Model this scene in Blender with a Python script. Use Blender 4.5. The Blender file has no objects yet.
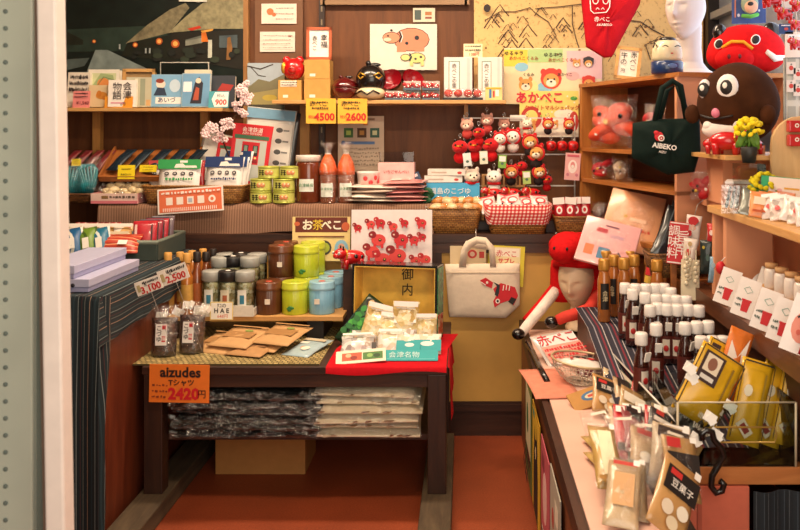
import bpy, bmesh, math, random
from mathutils import Vector, Matrix, Euler
R = random.Random(7)
C = bpy.context.scene.collection
F = 850.0; VX = 465.0; HY = 128.0; EYE = 1.45
def X(px, Y): return (px - VX) * Y / F
def H(py, Y): return EYE - (py - HY) * Y / F
def S(n, Y): return n * Y / F
def at(px, py, Y): return (X(px, Y), Y, H(py, Y))
rad = math.radians

# ---------------------------------------------------------------- materials
def lin(c):
    if isinstance(c, str):
        c = c.lstrip('#'); c = tuple(int(c[i:i+2], 16) / 255 for i in (0, 2, 4))
    return tuple((v / 12.92 if v <= .04045 else ((v + .055) / 1.055) ** 2.4) for v in c) + (1,)
_M = {}
def base_mat(name):
    m = bpy.data.materials.new(name); m.use_nodes = True
    nt = m.node_tree; b = nt.nodes['Principled BSDF']
    return m, nt, b
def N(nt, t, **kw):
    n = nt.nodes.new(t)
    for k, v in kw.items():
        if k in n.inputs: n.inputs[k].default_value = v
        else: setattr(n, k, v)
    return n
def ramp(nt, stops, interp='LINEAR'):
    r = nt.nodes.new('ShaderNodeValToRGB'); cr = r.color_ramp; cr.interpolation = interp
    while len(cr.elements) < len(stops): cr.elements.new(0.5)
    for e, (p, c) in zip(cr.elements, stops): e.position = p; e.color = lin(c)
    return r
def mat(col, rough=.6, metal=0, var=.10, scale=30, bump=0, coat=0, trans=0, alpha=1, sheen=0):
    """procedural colour: a noise mixes the hue with a slightly darker and lighter one"""
    key = (col, rough, metal, var, scale, bump, coat, trans, alpha, sheen)
    if key in _M: return _M[key]
    m, nt, b = base_mat('m_' + str(col).strip('#'))
    tc = N(nt, 'ShaderNodeTexCoord'); nz = N(nt, 'ShaderNodeTexNoise', Scale=scale, Detail=4.0)
    nt.links.new(tc.outputs['Object'], nz.inputs['Vector'])
    c = lin(col)
    r = ramp(nt, [(.3, '#000000'), (.7, '#ffffff')])
    r.color_ramp.elements[0].color = tuple(v * (1 - var) for v in c[:3]) + (1,)
    r.color_ramp.elements[1].color = tuple(min(1, v * (1 + var)) for v in c[:3]) + (1,)
    nt.links.new(nz.outputs['Fac'], r.inputs['Fac']); nt.links.new(r.outputs['Color'], b.inputs['Base Color'])
    b.inputs['Roughness'].default_value = rough; b.inputs['Metallic'].default_value = metal
    b.inputs['Coat Weight'].default_value = coat; b.inputs['Coat Roughness'].default_value = .12
    b.inputs['Transmission Weight'].default_value = trans; b.inputs['Alpha'].default_value = alpha
    b.inputs['Sheen Weight'].default_value = sheen
    if rough >= .7: b.inputs['Specular IOR Level'].default_value = .15
    if bump:
        bp = N(nt, 'ShaderNodeBump', Strength=bump, Distance=.01)
        nt.links.new(nz.outputs['Fac'], bp.inputs['Height']); nt.links.new(bp.outputs['Normal'], b.inputs['Normal']); nt.links.new(bp.outputs['Normal'], b.inputs['Coat Normal'])
    _M[key] = m
    return m
def film(tint='#ffffff', a=.18, wr=.9):
    """thin crinkled clear plastic"""
    key = ('film', tint, a, wr)
    if key in _M: return _M[key]
    m, nt, b = base_mat('m_clear_film')
    tc = N(nt, 'ShaderNodeTexCoord'); nz = N(nt, 'ShaderNodeTexNoise', Scale=38.0, Detail=3.0, Distortion=1.5)
    nt.links.new(tc.outputs['Object'], nz.inputs['Vector'])
    bp = N(nt, 'ShaderNodeBump', Strength=wr, Distance=.02)
    nt.links.new(nz.outputs['Fac'], bp.inputs['Height'])
    gl = N(nt, 'ShaderNodeBsdfGlossy', Roughness=.12); gl.inputs['Color'].default_value = lin('#ffffff')
    tr = N(nt, 'ShaderNodeBsdfTransparent'); tr.inputs['Color'].default_value = lin(tint)
    mx = N(nt, 'ShaderNodeMixShader'); mx.inputs['Fac'].default_value = a
    nt.links.new(bp.outputs['Normal'], gl.inputs['Normal'])
    nt.links.new(tr.outputs[0], mx.inputs[1]); nt.links.new(gl.outputs[0], mx.inputs[2])
    nt.links.new(mx.outputs[0], nt.nodes['Material Output'].inputs['Surface'])
    nt.nodes.remove(b)
    _M[key] = m
    return m
def wood(c1, c2, axis='X', scale=6, rough=.5, coat=0, bump=.15):
    key = ('wood', c1, c2, axis, scale, rough, coat)
    if key in _M: return _M[key]
    m, nt, b = base_mat('m_wood')
    tc = N(nt, 'ShaderNodeTexCoord'); mp = N(nt, 'ShaderNodeMapping')
    sc = {'X': (.12, 1, 1), 'Y': (1, .12, 1), 'Z': (1, 1, .12)}[axis]
    mp.inputs['Scale'].default_value = sc
    nt.links.new(tc.outputs['Object'], mp.inputs['Vector'])
    nz = N(nt, 'ShaderNodeTexNoise', Scale=scale * 6.0, Detail=8.0, Roughness=.65, Distortion=.6)
    nt.links.new(mp.outputs[0], nz.inputs['Vector'])
    r = ramp(nt, [(.3, c1), (.7, c2)])
    nt.links.new(nz.outputs['Fac'], r.inputs['Fac']); nt.links.new(r.outputs['Color'], b.inputs['Base Color'])
    bp = N(nt, 'ShaderNodeBump', Strength=bump, Distance=.004)
    nt.links.new(nz.outputs['Fac'], bp.inputs['Height']); nt.links.new(bp.outputs['Normal'], b.inputs['Normal'])
    b.inputs['Roughness'].default_value = rough; b.inputs['Coat Weight'].default_value = coat
    _M[key] = m
    return m
def stripes(bands, period, axis='X', rough=.8, ang=0.0, bump=0):
    """bands: [(position, colour)...] repeating with the given period along an axis of the object"""
    key = ('st', tuple(bands), period, axis, ang)
    if key in _M: return _M[key]
    m, nt, b = base_mat('m_stripes')
    tc = N(nt, 'ShaderNodeTexCoord'); mp = N(nt, 'ShaderNodeMapping'); mp.inputs['Rotation'].default_value = (0, ang if axis != 'Y' else 0, 0)
    nt.links.new(tc.outputs['Object'], mp.inputs['Vector'])
    sx = N(nt, 'ShaderNodeSeparateXYZ'); nt.links.new(mp.outputs[0], sx.inputs[0])
    if axis == 'XY':
        ad = N(nt, 'ShaderNodeMath', operation='ADD'); nt.links.new(sx.outputs['X'], ad.inputs[0]); nt.links.new(sx.outputs['Y'], ad.inputs[1]); src = ad.outputs[0]
    elif axis == 'XZ':
        ad = N(nt, 'ShaderNodeMath', operation='SUBTRACT'); nt.links.new(sx.outputs['X'], ad.inputs[0]); nt.links.new(sx.outputs['Z'], ad.inputs[1]); src = ad.outputs[0]
    else: src = sx.outputs[axis]
    dv = N(nt, 'ShaderNodeMath', operation='DIVIDE'); dv.inputs[1].default_value = period
    fr = N(nt, 'ShaderNodeMath', operation='FRACT')
    nt.links.new(src, dv.inputs[0]); nt.links.new(dv.outputs[0], fr.inputs[0])
    r = ramp(nt, bands, 'CONSTANT'); nt.links.new(fr.outputs[0], r.inputs['Fac'])
    nt.links.new(r.outputs['Color'], b.inputs['Base Color']); b.inputs['Roughness'].default_value = rough
    _M[key] = m
    return m
def checks(c1, c2, c3, size, rough=.85):
    """gingham: two stripe sets crossed"""
    key = ('ck', c1, c2, c3, size)
    if key in _M: return _M[key]
    m, nt, b = base_mat('m_gingham')
    tc = N(nt, 'ShaderNodeTexCoord'); sx = N(nt, 'ShaderNodeSeparateXYZ'); nt.links.new(tc.outputs['Object'], sx.inputs[0])
    def st(src):
        dv = N(nt, 'ShaderNodeMath', operation='DIVIDE'); dv.inputs[1].default_value = size
        fr = N(nt, 'ShaderNodeMath', operation='FRACT'); gt = N(nt, 'ShaderNodeMath', operation='GREATER_THAN'); gt.inputs[1].default_value = .5
        nt.links.new(src, dv.inputs[0]); nt.links.new(dv.outputs[0], fr.inputs[0]); nt.links.new(fr.outputs[0], gt.inputs[0]); return gt.outputs[0]
    ad = N(nt, 'ShaderNodeMath', operation='ADD'); ad2 = N(nt, 'ShaderNodeMath', operation='ADD')
    nt.links.new(sx.outputs['X'], ad2.inputs[0]); nt.links.new(sx.outputs['Y'], ad2.inputs[1])
    nt.links.new(st(ad2.outputs[0]), ad.inputs[0])
    ad3 = N(nt, 'ShaderNodeMath', operation='SUBTRACT'); nt.links.new(sx.outputs['Z'], ad3.inputs[0]); nt.links.new(sx.outputs['Y'], ad3.inputs[1])
    nt.links.new(st(ad3.outputs[0]), ad.inputs[1])
    hf = N(nt, 'ShaderNodeMath', operation='MULTIPLY'); hf.inputs[1].default_value = .5; nt.links.new(ad.outputs[0], hf.inputs[0])
    r = ramp(nt, [(0, c1), (.25, c2), (.75, c3)], 'CONSTANT'); nt.links.new(hf.outputs[0], r.inputs['Fac'])
    nt.links.new(r.outputs['Color'], b.inputs['Base Color']); b.inputs['Roughness'].default_value = rough
    _M[key] = m
    return m
def weave(c1, c2, sx=.02, sz=.008, rough=.55, flat=False):
    """wicker / woven mat: brick texture for colour and bump"""
    key = ('wv', c1, c2, sx, sz, flat)
    if key in _M: return _M[key]
    m, nt, b = base_mat('m_wicker')
    tc = N(nt, 'ShaderNodeTexCoord'); s = N(nt, 'ShaderNodeSeparateXYZ'); nt.links.new(tc.outputs['Object'], s.inputs[0])
    ad = N(nt, 'ShaderNodeMath', operation='ADD'); cb = N(nt, 'ShaderNodeCombineXYZ')
    if flat:
        nt.links.new(s.outputs['X'], cb.inputs[0]); nt.links.new(s.outputs['Y'], cb.inputs[1])
    else:
        nt.links.new(s.outputs['X'], ad.inputs[0]); nt.links.new(s.outputs['Y'], ad.inputs[1])
        nt.links.new(ad.outputs[0], cb.inputs[0]); nt.links.new(s.outputs['Z'], cb.inputs[1])
    br = N(nt, 'ShaderNodeTexBrick', Scale=1.0)
    br.inputs['Color1'].default_value = lin(c1); br.inputs['Color2'].default_value = lin(c2)
    br.inputs['Mortar'].default_value = tuple(v * .25 for v in lin(c2)[:3]) + (1,)
    br.inputs['Brick Width'].default_value = sx; br.inputs['Row Height'].default_value = sz; br.inputs['Mortar Size'].default_value = sz * .12
    nt.links.new(cb.outputs[0], br.inputs['Vector']); nt.links.new(br.outputs['Color'], b.inputs['Base Color'])
    bp = N(nt, 'ShaderNodeBump', Strength=.5, Distance=.004); bp.invert = True
    nt.links.new(br.outputs['Fac'], bp.inputs['Height']); nt.links.new(bp.outputs['Normal'], b.inputs['Normal'])
    b.inputs['Roughness'].default_value = rough
    _M[key] = m
    return m
def speckle(cols, scale=60, rough=.4, coat=.3, w=.5):
    """crumbly food / mixed print look: voronoi cells in several colours"""
    key = ('sp', tuple(cols), scale, rough)
    if key in _M: return _M[key]
    m, nt, b = base_mat('m_speckle')
    tc = N(nt, 'ShaderNodeTexCoord'); vo = N(nt, 'ShaderNodeTexVoronoi', Scale=float(scale)); nt.links.new(tc.outputs['Object'], vo.inputs['Vector'])
    sp = N(nt, 'ShaderNodeSeparateColor'); nt.links.new(vo.outputs['Color'], sp.inputs[0])
    n = len(cols); r = ramp(nt, [(i / n, c) for i, c in enumerate(cols)], 'CONSTANT'); nt.links.new(sp.outputs[0], r.inputs['Fac'])
    nt.links.new(r.outputs['Color'], b.inputs['Base Color']); b.inputs['Roughness'].default_value = rough; b.inputs['Coat Weight'].default_value = coat
    bp = N(nt, 'ShaderNodeBump', Strength=.4, Distance=.006); nt.links.new(vo.outputs['Distance'], bp.inputs['Height']); nt.links.new(bp.outputs['Normal'], b.inputs['Normal'])
    _M[key] = m
    return m
def glass(tint='#e8f2ee', rough=.02, a=None):
    key = ('glass', tint, rough)
    if key in _M: return _M[key]
    m, nt, b = base_mat('m_glass')
    fr = N(nt, 'ShaderNodeFresnel', IOR=1.45)
    gl = N(nt, 'ShaderNodeBsdfGlossy', Roughness=rough); tr = N(nt, 'ShaderNodeBsdfTransparent'); tr.inputs['Color'].default_value = lin(tint)
    mx = N(nt, 'ShaderNodeMixShader'); nt.links.new(fr.outputs[0], mx.inputs['Fac'])
    nt.links.new(tr.outputs[0], mx.inputs[1]); nt.links.new(gl.outputs[0], mx.inputs[2])
    nt.links.new(mx.outputs[0], nt.nodes['Material Output'].inputs['Surface']); nt.nodes.remove(b)
    _M[key] = m
    return m

# ---------------------------------------------------------------- geometry
class G:
    """collects shapes; build() links them as ONE mesh object"""
    def __init__(s): s.bm = bmesh.new(); s.mats = []
    def mi(s, m):
        if m not in s.mats: s.mats.append(m)
        return s.mats.index(m)
    def fin(s, faces, m, M, smooth):
        k = s.mi(m); vs = set()
        for f in faces:
            f.material_index = k; f.smooth = smooth; vs.update(f.verts)
        if M is not None:
            for v in vs: v.co = M @ v.co
        return s
    def grid(s, rows, m, M=None, smooth=True, closed=False, caps=False):
        V = [[s.bm.verts.new(p) for p in r] for r in rows]; fs = []
        n = len(V[0])
        for i in range(len(V) - 1):
            for j in range(n if closed else n - 1):
                q = (V[i][j], V[i][(j + 1) % n], V[i + 1][(j + 1) % n], V[i + 1][j])
                fs.append(s.bm.faces.new(q))
        if caps:
            fs.append(s.bm.faces.new(V[0][::-1])); fs.append(s.bm.faces.new(V[-1]))
        return s.fin(fs, m, M, smooth)
    def box(s, c, d, m, rot=None, bev=0, M=None, seg=2):
        r = bmesh.ops.create_cube(s.bm, size=1)
        vs = r['verts']
        for v in vs: v.co = Vector((v.co.x * d[0], v.co.y * d[1], v.co.z * d[2]))
        fs = set(f for v in vs for f in v.link_faces)
        if bev:
            es = list(set(e for v in vs for e in v.link_edges))
            rr = bmesh.ops.bevel(s.bm, geom=es, offset=bev, segments=seg, affect='EDGES', profile=.5)
            fs = set(f for f in rr['faces'] if f.is_valid) | set(f for f in fs if f.is_valid)
            fs = set(f for f0 in list(fs) for v in f0.verts for f in v.link_faces)
        T = Matrix.Translation(c) @ (Euler(rot).to_matrix().to_4x4() if rot else Matrix())
        if M is not None: T = M @ T
        return s.fin(fs, m, T, bool(bev) and seg > 2)
    def lathe(s, prof, m, seg=20, M=None, smooth=True, caps=True, flute=0, nfl=0):
        rows = []
        for r, z in prof:
            row = []
            for j in range(seg):
                a = 2 * math.pi * j / seg; rr = max(r, 1e-5)
                if flute and nfl: rr *= 1 + flute * (math.cos(a * nfl))
                row.append((rr * math.cos(a), rr * math.sin(a), z))
            rows.append(row)
        return s.grid(rows, m, M, smooth, True, caps)
    def ell(s, c, r, m, M=None, u=16, v=10, rot=None):
        rows = []
        for i in range(v + 1):
            t = math.pi * i / v
            rows.append([(max(math.sin(t), 1e-4) * math.cos(2 * math.pi * j / u) * r[0], max(math.sin(t), 1e-4) * math.sin(2 * math.pi * j / u) * r[1], -math.cos(t) * r[2]) for j in range(u)])
        T = Matrix.Translation(c) @ (Euler(rot).to_matrix().to_4x4() if rot else Matrix())
        if M is not None: T = M @ T
        return s.grid(rows, m, T, True, True, True)
    def tube(s, pts, r, m, seg=8, M=None, closed=False):
        pts = [Vector(p) for p in pts]; rows = []; n = len(pts)
        rs = r if isinstance(r, (list, tuple)) else [r] * n
        up = None
        for i, p in enumerate(pts):
            a = pts[i - 1] if (i or closed) else p; b = pts[(i + 1) % n] if (i < n - 1 or closed) else p
            t = (b - a).normalized()
            if up is None: up = Vector((0, 0, 1)) if abs(t.z) < .9 else Vector((1, 0, 0))
            x = t.cross(up).normalized(); y = x.cross(t).normalized(); up = y
            rows.append([p + (x * math.cos(2 * math.pi * j / seg) + y * math.sin(2 * math.pi * j / seg)) * rs[i] for j in range(seg)])
        if closed: rows.append(rows[0]); return s.grid(rows, m, M, True, True, False)
        return s.grid(rows, m, M, True, True, True)
    def prism(s, pts, y0, y1, m, M=None):
        """polygon in the XZ plane extruded along Y"""
        ar = sum(pts[i - 1][0] * pts[i][1] - pts[i][0] * pts[i - 1][1] for i in range(len(pts)))
        if ar < 0: pts = pts[::-1]
        a = [s.bm.verts.new((p[0], y0, p[1])) for p in pts]; b = [s.bm.verts.new((p[0], y1, p[1])) for p in pts]
        fs = [s.bm.faces.new(a), s.bm.faces.new(b[::-1])]; n = len(pts)
        for i in range(n): fs.append(s.bm.faces.new((a[i - 1], b[i - 1], b[i], a[i])))
        bmesh.ops.recalc_face_normals(s.bm, faces=fs)
        return s.fin(fs, m, M, False)
    def build(s, name, parent=None, loc=None, rot=None, sub=0, wire=0, remesh=0, solid=0):
        me = bpy.data.meshes.new(name); s.bm.normal_update(); s.bm.to_mesh(me); s.bm.free()
        for m in s.mats: me.materials.append(m)
        o = bpy.data.objects.new(name, me); C.objects.link(o)
        if parent: o.parent = parent
        if loc is not None: o.location = loc
        if rot is not None: o.rotation_euler = rot
        if remesh:
            k = o.modifiers.new('r', 'REMESH'); k.mode = 'VOXEL'; k.voxel_size = remesh; k.use_smooth_shade = True
            k = o.modifiers.new('s', 'SMOOTH'); k.iterations = 6; k.factor = .5
        if sub:
            k = o.modifiers.new('s', 'SUBSURF'); k.levels = sub; k.render_levels = sub
        if solid:
            k = o.modifiers.new('t', 'SOLIDIFY'); k.thickness = solid
        if wire:
            k = o.modifiers.new('w', 'WIREFRAME'); k.thickness = wire; k.use_replace = True
        return o
def tag(o, label, cat, group=None, kind=None):
    if label: o['label'] = label; o['category'] = cat
    if group: o['group'] = group
    if kind: o['kind'] = kind
    return o
def thing(name, label, cat, loc=(0, 0, 0), rot=(0, 0, 0), group=None):
    o = bpy.data.objects.new(name, None); C.objects.link(o); o.empty_display_size = .05
    o.location = loc; o.rotation_euler = rot
    return tag(o, label, cat, group)
def setting(o): o['kind'] = 'structure'; return o
KIDS = {}
def kids(o):
    return [c for c in o.children]
def dup(root, loc, rot=None, label=None, group=None, scale=None):
    r = root.copy(); C.objects.link(r); r.location = loc
    if rot is not None: r.rotation_euler = rot
    if label: r['label'] = label
    if group: r['group'] = group
    if scale: r.scale = (scale,) * 3
    for ch in root.children:
        c = ch.copy(); C.objects.link(c); c.parent = r
        for g in ch.children:
            d = g.copy(); C.objects.link(d); d.parent = c
    return r

# ---------------------------------------------------------------- lettering and print
INK = mat('#1c1614', .6, var=.02); RED = mat('#d0202a', .55, var=.05); WHITE = mat('#f4efe6', .6, var=.02)
_T = {}
def text_mesh(s, bold):
    k = (s, bold)
    if k in _T: return _T[k]
    cu = bpy.data.curves.new('t', 'FONT'); cu.body = s; cu.size = 1; cu.resolution_u = 2; cu.align_x = 'CENTER'; cu.align_y = 'CENTER'
    cu.offset = bold; cu.fill_mode = 'FRONT' if False else 'BOTH'; cu.extrude = .002; cu.space_line = .95
    o = bpy.data.objects.new('t', cu); C.objects.link(o)
    dg = bpy.context.evaluated_depsgraph_get(); me = bpy.data.meshes.new_from_object(o.evaluated_get(dg))
    bpy.data.objects.remove(o); bpy.data.curves.remove(cu); _T[k] = me
    return me
def text(s, size, m, parent, loc, rot=(math.pi / 2, 0, 0), bold=.012, name='lettering', sx=1):
    if any(ord(ch) > 0x3000 for ch in s): bold = min(bold, .004 if any(0x4e00 <= ord(ch) <= 0x9fff for ch in s) else .03)
    me = text_mesh(s, bold).copy(); me.materials.clear(); me.materials.append(m)
    for v in me.vertices: v.co = Vector((v.co.x * size * sx, v.co.y * size, v.co.z * .06))
    o = bpy.data.objects.new(name, me); C.objects.link(o); o.parent = parent; o.location = loc; o.rotation_euler = rot
    return o
def vtext(s, *a, **k): return text('\n'.join(s), *a, **k)
def rot2(pts, a, cx, cz):
    c, s = math.cos(a), math.sin(a)
    return [(cx + x * c - z * s, cz + x * s + z * c) for x, z in pts]
def prints(parent, items, y0, w, h, name='printed_design', M=None, loc=None, rot=None, z0=0):
    """flat printed shapes on a face looking to -Y; x,z run 0..1 over the face (w by h, centred in x, from z0 up)"""
    g = G(); k = 0
    def P(u, v): return ((u - .5) * w, z0 + v * h)
    for it in items:
        k += 1; ya = y0 - .00025 * k; yb = ya - .0004
        t = it[0]; m = it[1] if not isinstance(it[1], str) else mat(it[1], .6, var=.04)
        if t == 'r':
            _, _, u, v, a, b = it[:6]; an = it[6] if len(it) > 6 else 0
            cx, cz = P(u, v); g.prism(rot2([(-a*w/2, -b*h/2), (a*w/2, -b*h/2), (a*w/2, b*h/2), (-a*w/2, b*h/2)], an, cx, cz), yb, ya, m)
        elif t == 'o':
            _, _, u, v, a, b = it[:6]; an = it[6] if len(it) > 6 else 0
            cx, cz = P(u, v); n = 14
            g.prism(rot2([(a*w/2*math.cos(2*math.pi*i/n), b*h/2*math.sin(2*math.pi*i/n)) for i in range(n)], an, cx, cz), yb, ya, m)
        elif t == 'p':
            g.prism([P(*q) for q in it[2]], yb, ya, m)
        elif t == 'l':
            pts = [Vector(P(*q)) for q in it[2]]; wd = it[3] / 2; L = []; Rr = []
            for i, p in enumerate(pts):
                d = (pts[min(i + 1, len(pts) - 1)] - pts[max(i - 1, 0)]); d = d.normalized() if d.length else Vector((1, 0)); n = Vector((-d.y, d.x)) * wd
                L.append(p + n); Rr.append(p - n)
            for i in range(len(pts) - 1): g.prism([tuple(L[i]), tuple(L[i+1]), tuple(Rr[i+1]), tuple(Rr[i])], yb, ya, m)
    return g.build(name, parent, loc, rot)
def scribble(n, w=.5, seed=1, cols=(INK,), x0=.1, x1=.9, z0=.1, z1=.9, hh=.05):
    """rows of small dark marks standing for handwriting too small to read"""
    r = random.Random(seed); out = []
    for i in range(n):
        z = z1 - (z1 - z0) * (i + .5) / n; x = x0
        while x < x1:
            a = r.uniform(.02, .06); out.append(('r', r.choice(cols), x + a / 2, z + r.uniform(-.01, .01), a, hh * r.uniform(.5, 1.1), r.uniform(-.3, .3))); x += a + r.uniform(.012, .03)
    return out
def card(name, w, h, col, label, cat, loc, rot=(0, 0, 0), items=(), group=None, t=.003, texts=(), z0=0.0, edge=None):
    """a flat printed board that stands on its lower edge at loc"""
    r = thing(name, label, cat, loc, rot, group)
    m = mat(col, .6, var=.04) if isinstance(col, str) else col
    g = G(); g.box((0, 0, z0 + h / 2), (w, t, h), m); g.build('board', r)
    if items: prints(r, items, -t / 2, w, h, z0=z0)
    for tx in texts:
        s, u, v, sz, c = tx[:5]; kw = tx[5] if len(tx) > 5 else {}
        text(s, sz, mat(c, .6, var=.02) if isinstance(c, str) else c, r, ((u - .5) * w, -t / 2 - .0012 - .0003 * len(items) * .2, z0 + v * h), **kw)
    return r

# ---------------------------------------------------------------- goods
def pouch_mesh(w, h, d, m, seam=.012, nx=8, nz=9, rough_=.0, seed=0, gus=False):
    """filled bag standing up along Z, front to -Y; pinched at both ends"""
    rr = random.Random(seed); g = G(); front = []; back = []
    for i in range(nz + 1):
        v = i / nz; z = v * h
        k = math.sin(math.pi * min(max((z - seam) / max(h - 2 * seam, 1e-6), 0), 1)) ** .55
        if gus: k = (1 - max(0, (v - .1)) ** 2.2) * (1 if v < .93 else .12)
        fr = []; bk = []
        for j in range(nx + 1):
            u = j / nx; e = (1 - abs(2 * u - 1) ** 3)
            y = d / 2 * k * e + .0008; n = rr.uniform(-1, 1) * rough_ * k
            x = (u - .5) * w * (1 - .05 * k)
            fr.append((x, -y + n, z)); bk.append((x, y + n, z))
        front.append(fr + bk[::-1])
    g.grid(front, m, None, True, True, True)
    return g
def pouch(name, w, h, d, m, label, cat, loc, rot, items=(), group=None, texts=(), seed=0, rough_=.002, gus=False, yk=.5, body='bag'):
    r = thing(name, label, cat, loc, rot, group)
    pouch_mesh(w, h, d, m, rough_=rough_, seed=seed, gus=gus).build(body, r)
    if items: prints(r, items, -d * yk - .0015, w, h)
    for tx in texts:
        s, u, v, sz, c = tx[:5]; kw = tx[5] if len(tx) > 5 else {}
        text(s, sz, mat(c, .6, var=.02) if isinstance(c, str) else c, r, ((u - .5) * w, -d * yk - .004, v * h), **kw)
    return r
def flat_pack(name, w, l, t, m, label, cat, loc, rot=(0, 0, 0), items=(), group=None, texts=(), seed=0, body='bag', wrap=None):
    """pack lying flat, face up; length runs along Y away from the viewer"""
    r = thing(name, label, cat, loc, rot, group)
    o = pouch_mesh(w, l, t, m, rough_=t * .06, seed=seed).build(body, r, (0, -l / 2, t / 2), (-math.pi / 2, 0, 0))
    if items: prints(r, items, 0, w, l, loc=(0, -l / 2, t * .98 + .001), rot=(-math.pi / 2, 0, 0))
    for tx in texts:
        s, u, v, sz, c = tx[:5]; kw = tx[5] if len(tx) > 5 else {}
        text(s, sz, mat(c, .6, var=.02) if isinstance(c, str) else c, r, ((u - .5) * w, (v - .5) * l, t * .98 + .004), rot=(0, 0, 0), **kw)
    return r
def carton(name, w, d, h, m, label, cat, loc, rot=(0, 0, 0), items=(), texts=(), group=None, bev=.0015, top=None, body='carton', seam=None):
    r = thing(name, label, cat, loc, rot, group)
    g = G(); g.box((0, 0, h / 2), (w, d, h), m, bev=bev); g.build(body, r)
    if seam: g = G(); g.box((0, 0, h + .0004), (w * .98, .02, .0008), seam); g.build('tape', r)
    if items: prints(r, items, -d / 2, w, h)
    for tx in texts:
        s, u, v, sz, c = tx[:5]; kw = tx[5] if len(tx) > 5 else {}
        text(s, sz, mat(c, .6, var=.02) if isinstance(c, str) else c, r, ((u - .5) * w, -d / 2 - .0025, v * h), **kw)
    return r
def book(name, w, h, d, col, label, loc, rot, items=(), texts=(), group=None, cat='book'):
    r = thing(name, label, cat, loc, rot, group); m = mat(col, .4, var=.04, coat=.3)
    g = G(); g.box((0, -d / 2, h / 2), (w, .002, h), m); g.box((0, d / 2, h / 2), (w, .002, h), m); g.box((-w / 2, 0, h / 2), (.002, d, h), m); g.build('cover', r)
    g = G(); g.box((.002, 0, h / 2), (w - .006, d - .003, h - .006), mat('#efe6d2', .8)); g.build('pages', r)
    if items: prints(r, items, -d / 2 - .001, w, h)
    for tx in texts:
        s, u, v, sz, c = tx[:5]; kw = tx[5] if len(tx) > 5 else {}
        text(s, sz, mat(c, .6, var=.02), r, ((u - .5) * w, -d / 2 - .0035, v * h), **kw)
    return r
def basket(name, w, d, h, label, loc, rot=(0, 0, 0), m=None, flare=.82, lining=None, group=None):
    m = m or weave('#b98543', '#8d5a26', .018, .009)
    r = thing(name, label, 'basket', loc, rot, group)
    def ring(k, z, ins=0): 
        out = []; n = 6
        W, D = w * k / 2 - ins, d * k / 2 - ins; rr = min(W, D) * .35
        for cx, cy, a0 in ((W - rr, D - rr, 0), (-W + rr, D - rr, 90), (-W + rr, -D + rr, 180), (W - rr, -D + rr, 270)):
            for i in range(n): a = rad(a0 + 90 * i / (n - 1)); out.append((cx + rr * math.cos(a), cy + rr * math.sin(a), z))
        return out
    g = G(); rows = [ring(flare, 0)] + [ring(flare + (1 - flare) * t, h * t) for t in (.33, .66, 1)] + [ring(1, h, .008)] + [ring(flare, .008, .008)]
    g.grid(rows, m, None, True, True, True); g.build('basket_body', r)
    g = G(); g.tube([(x, y, h) for x, y, z in ring(1, h, .003)], .006, m, 8, closed=True); g.build('rim', r)
    if lining:
        g = G(); g.grid([ring(.9, h * .35, -.004), ring(.97, h * .7, -.006), ring(1.02, h + .006, -.005), ring(1.0, h + .008, .004), ring(.9, h * .6, .012)], lining, None, True, True, False); g.build('lining', r)
    return r
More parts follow.
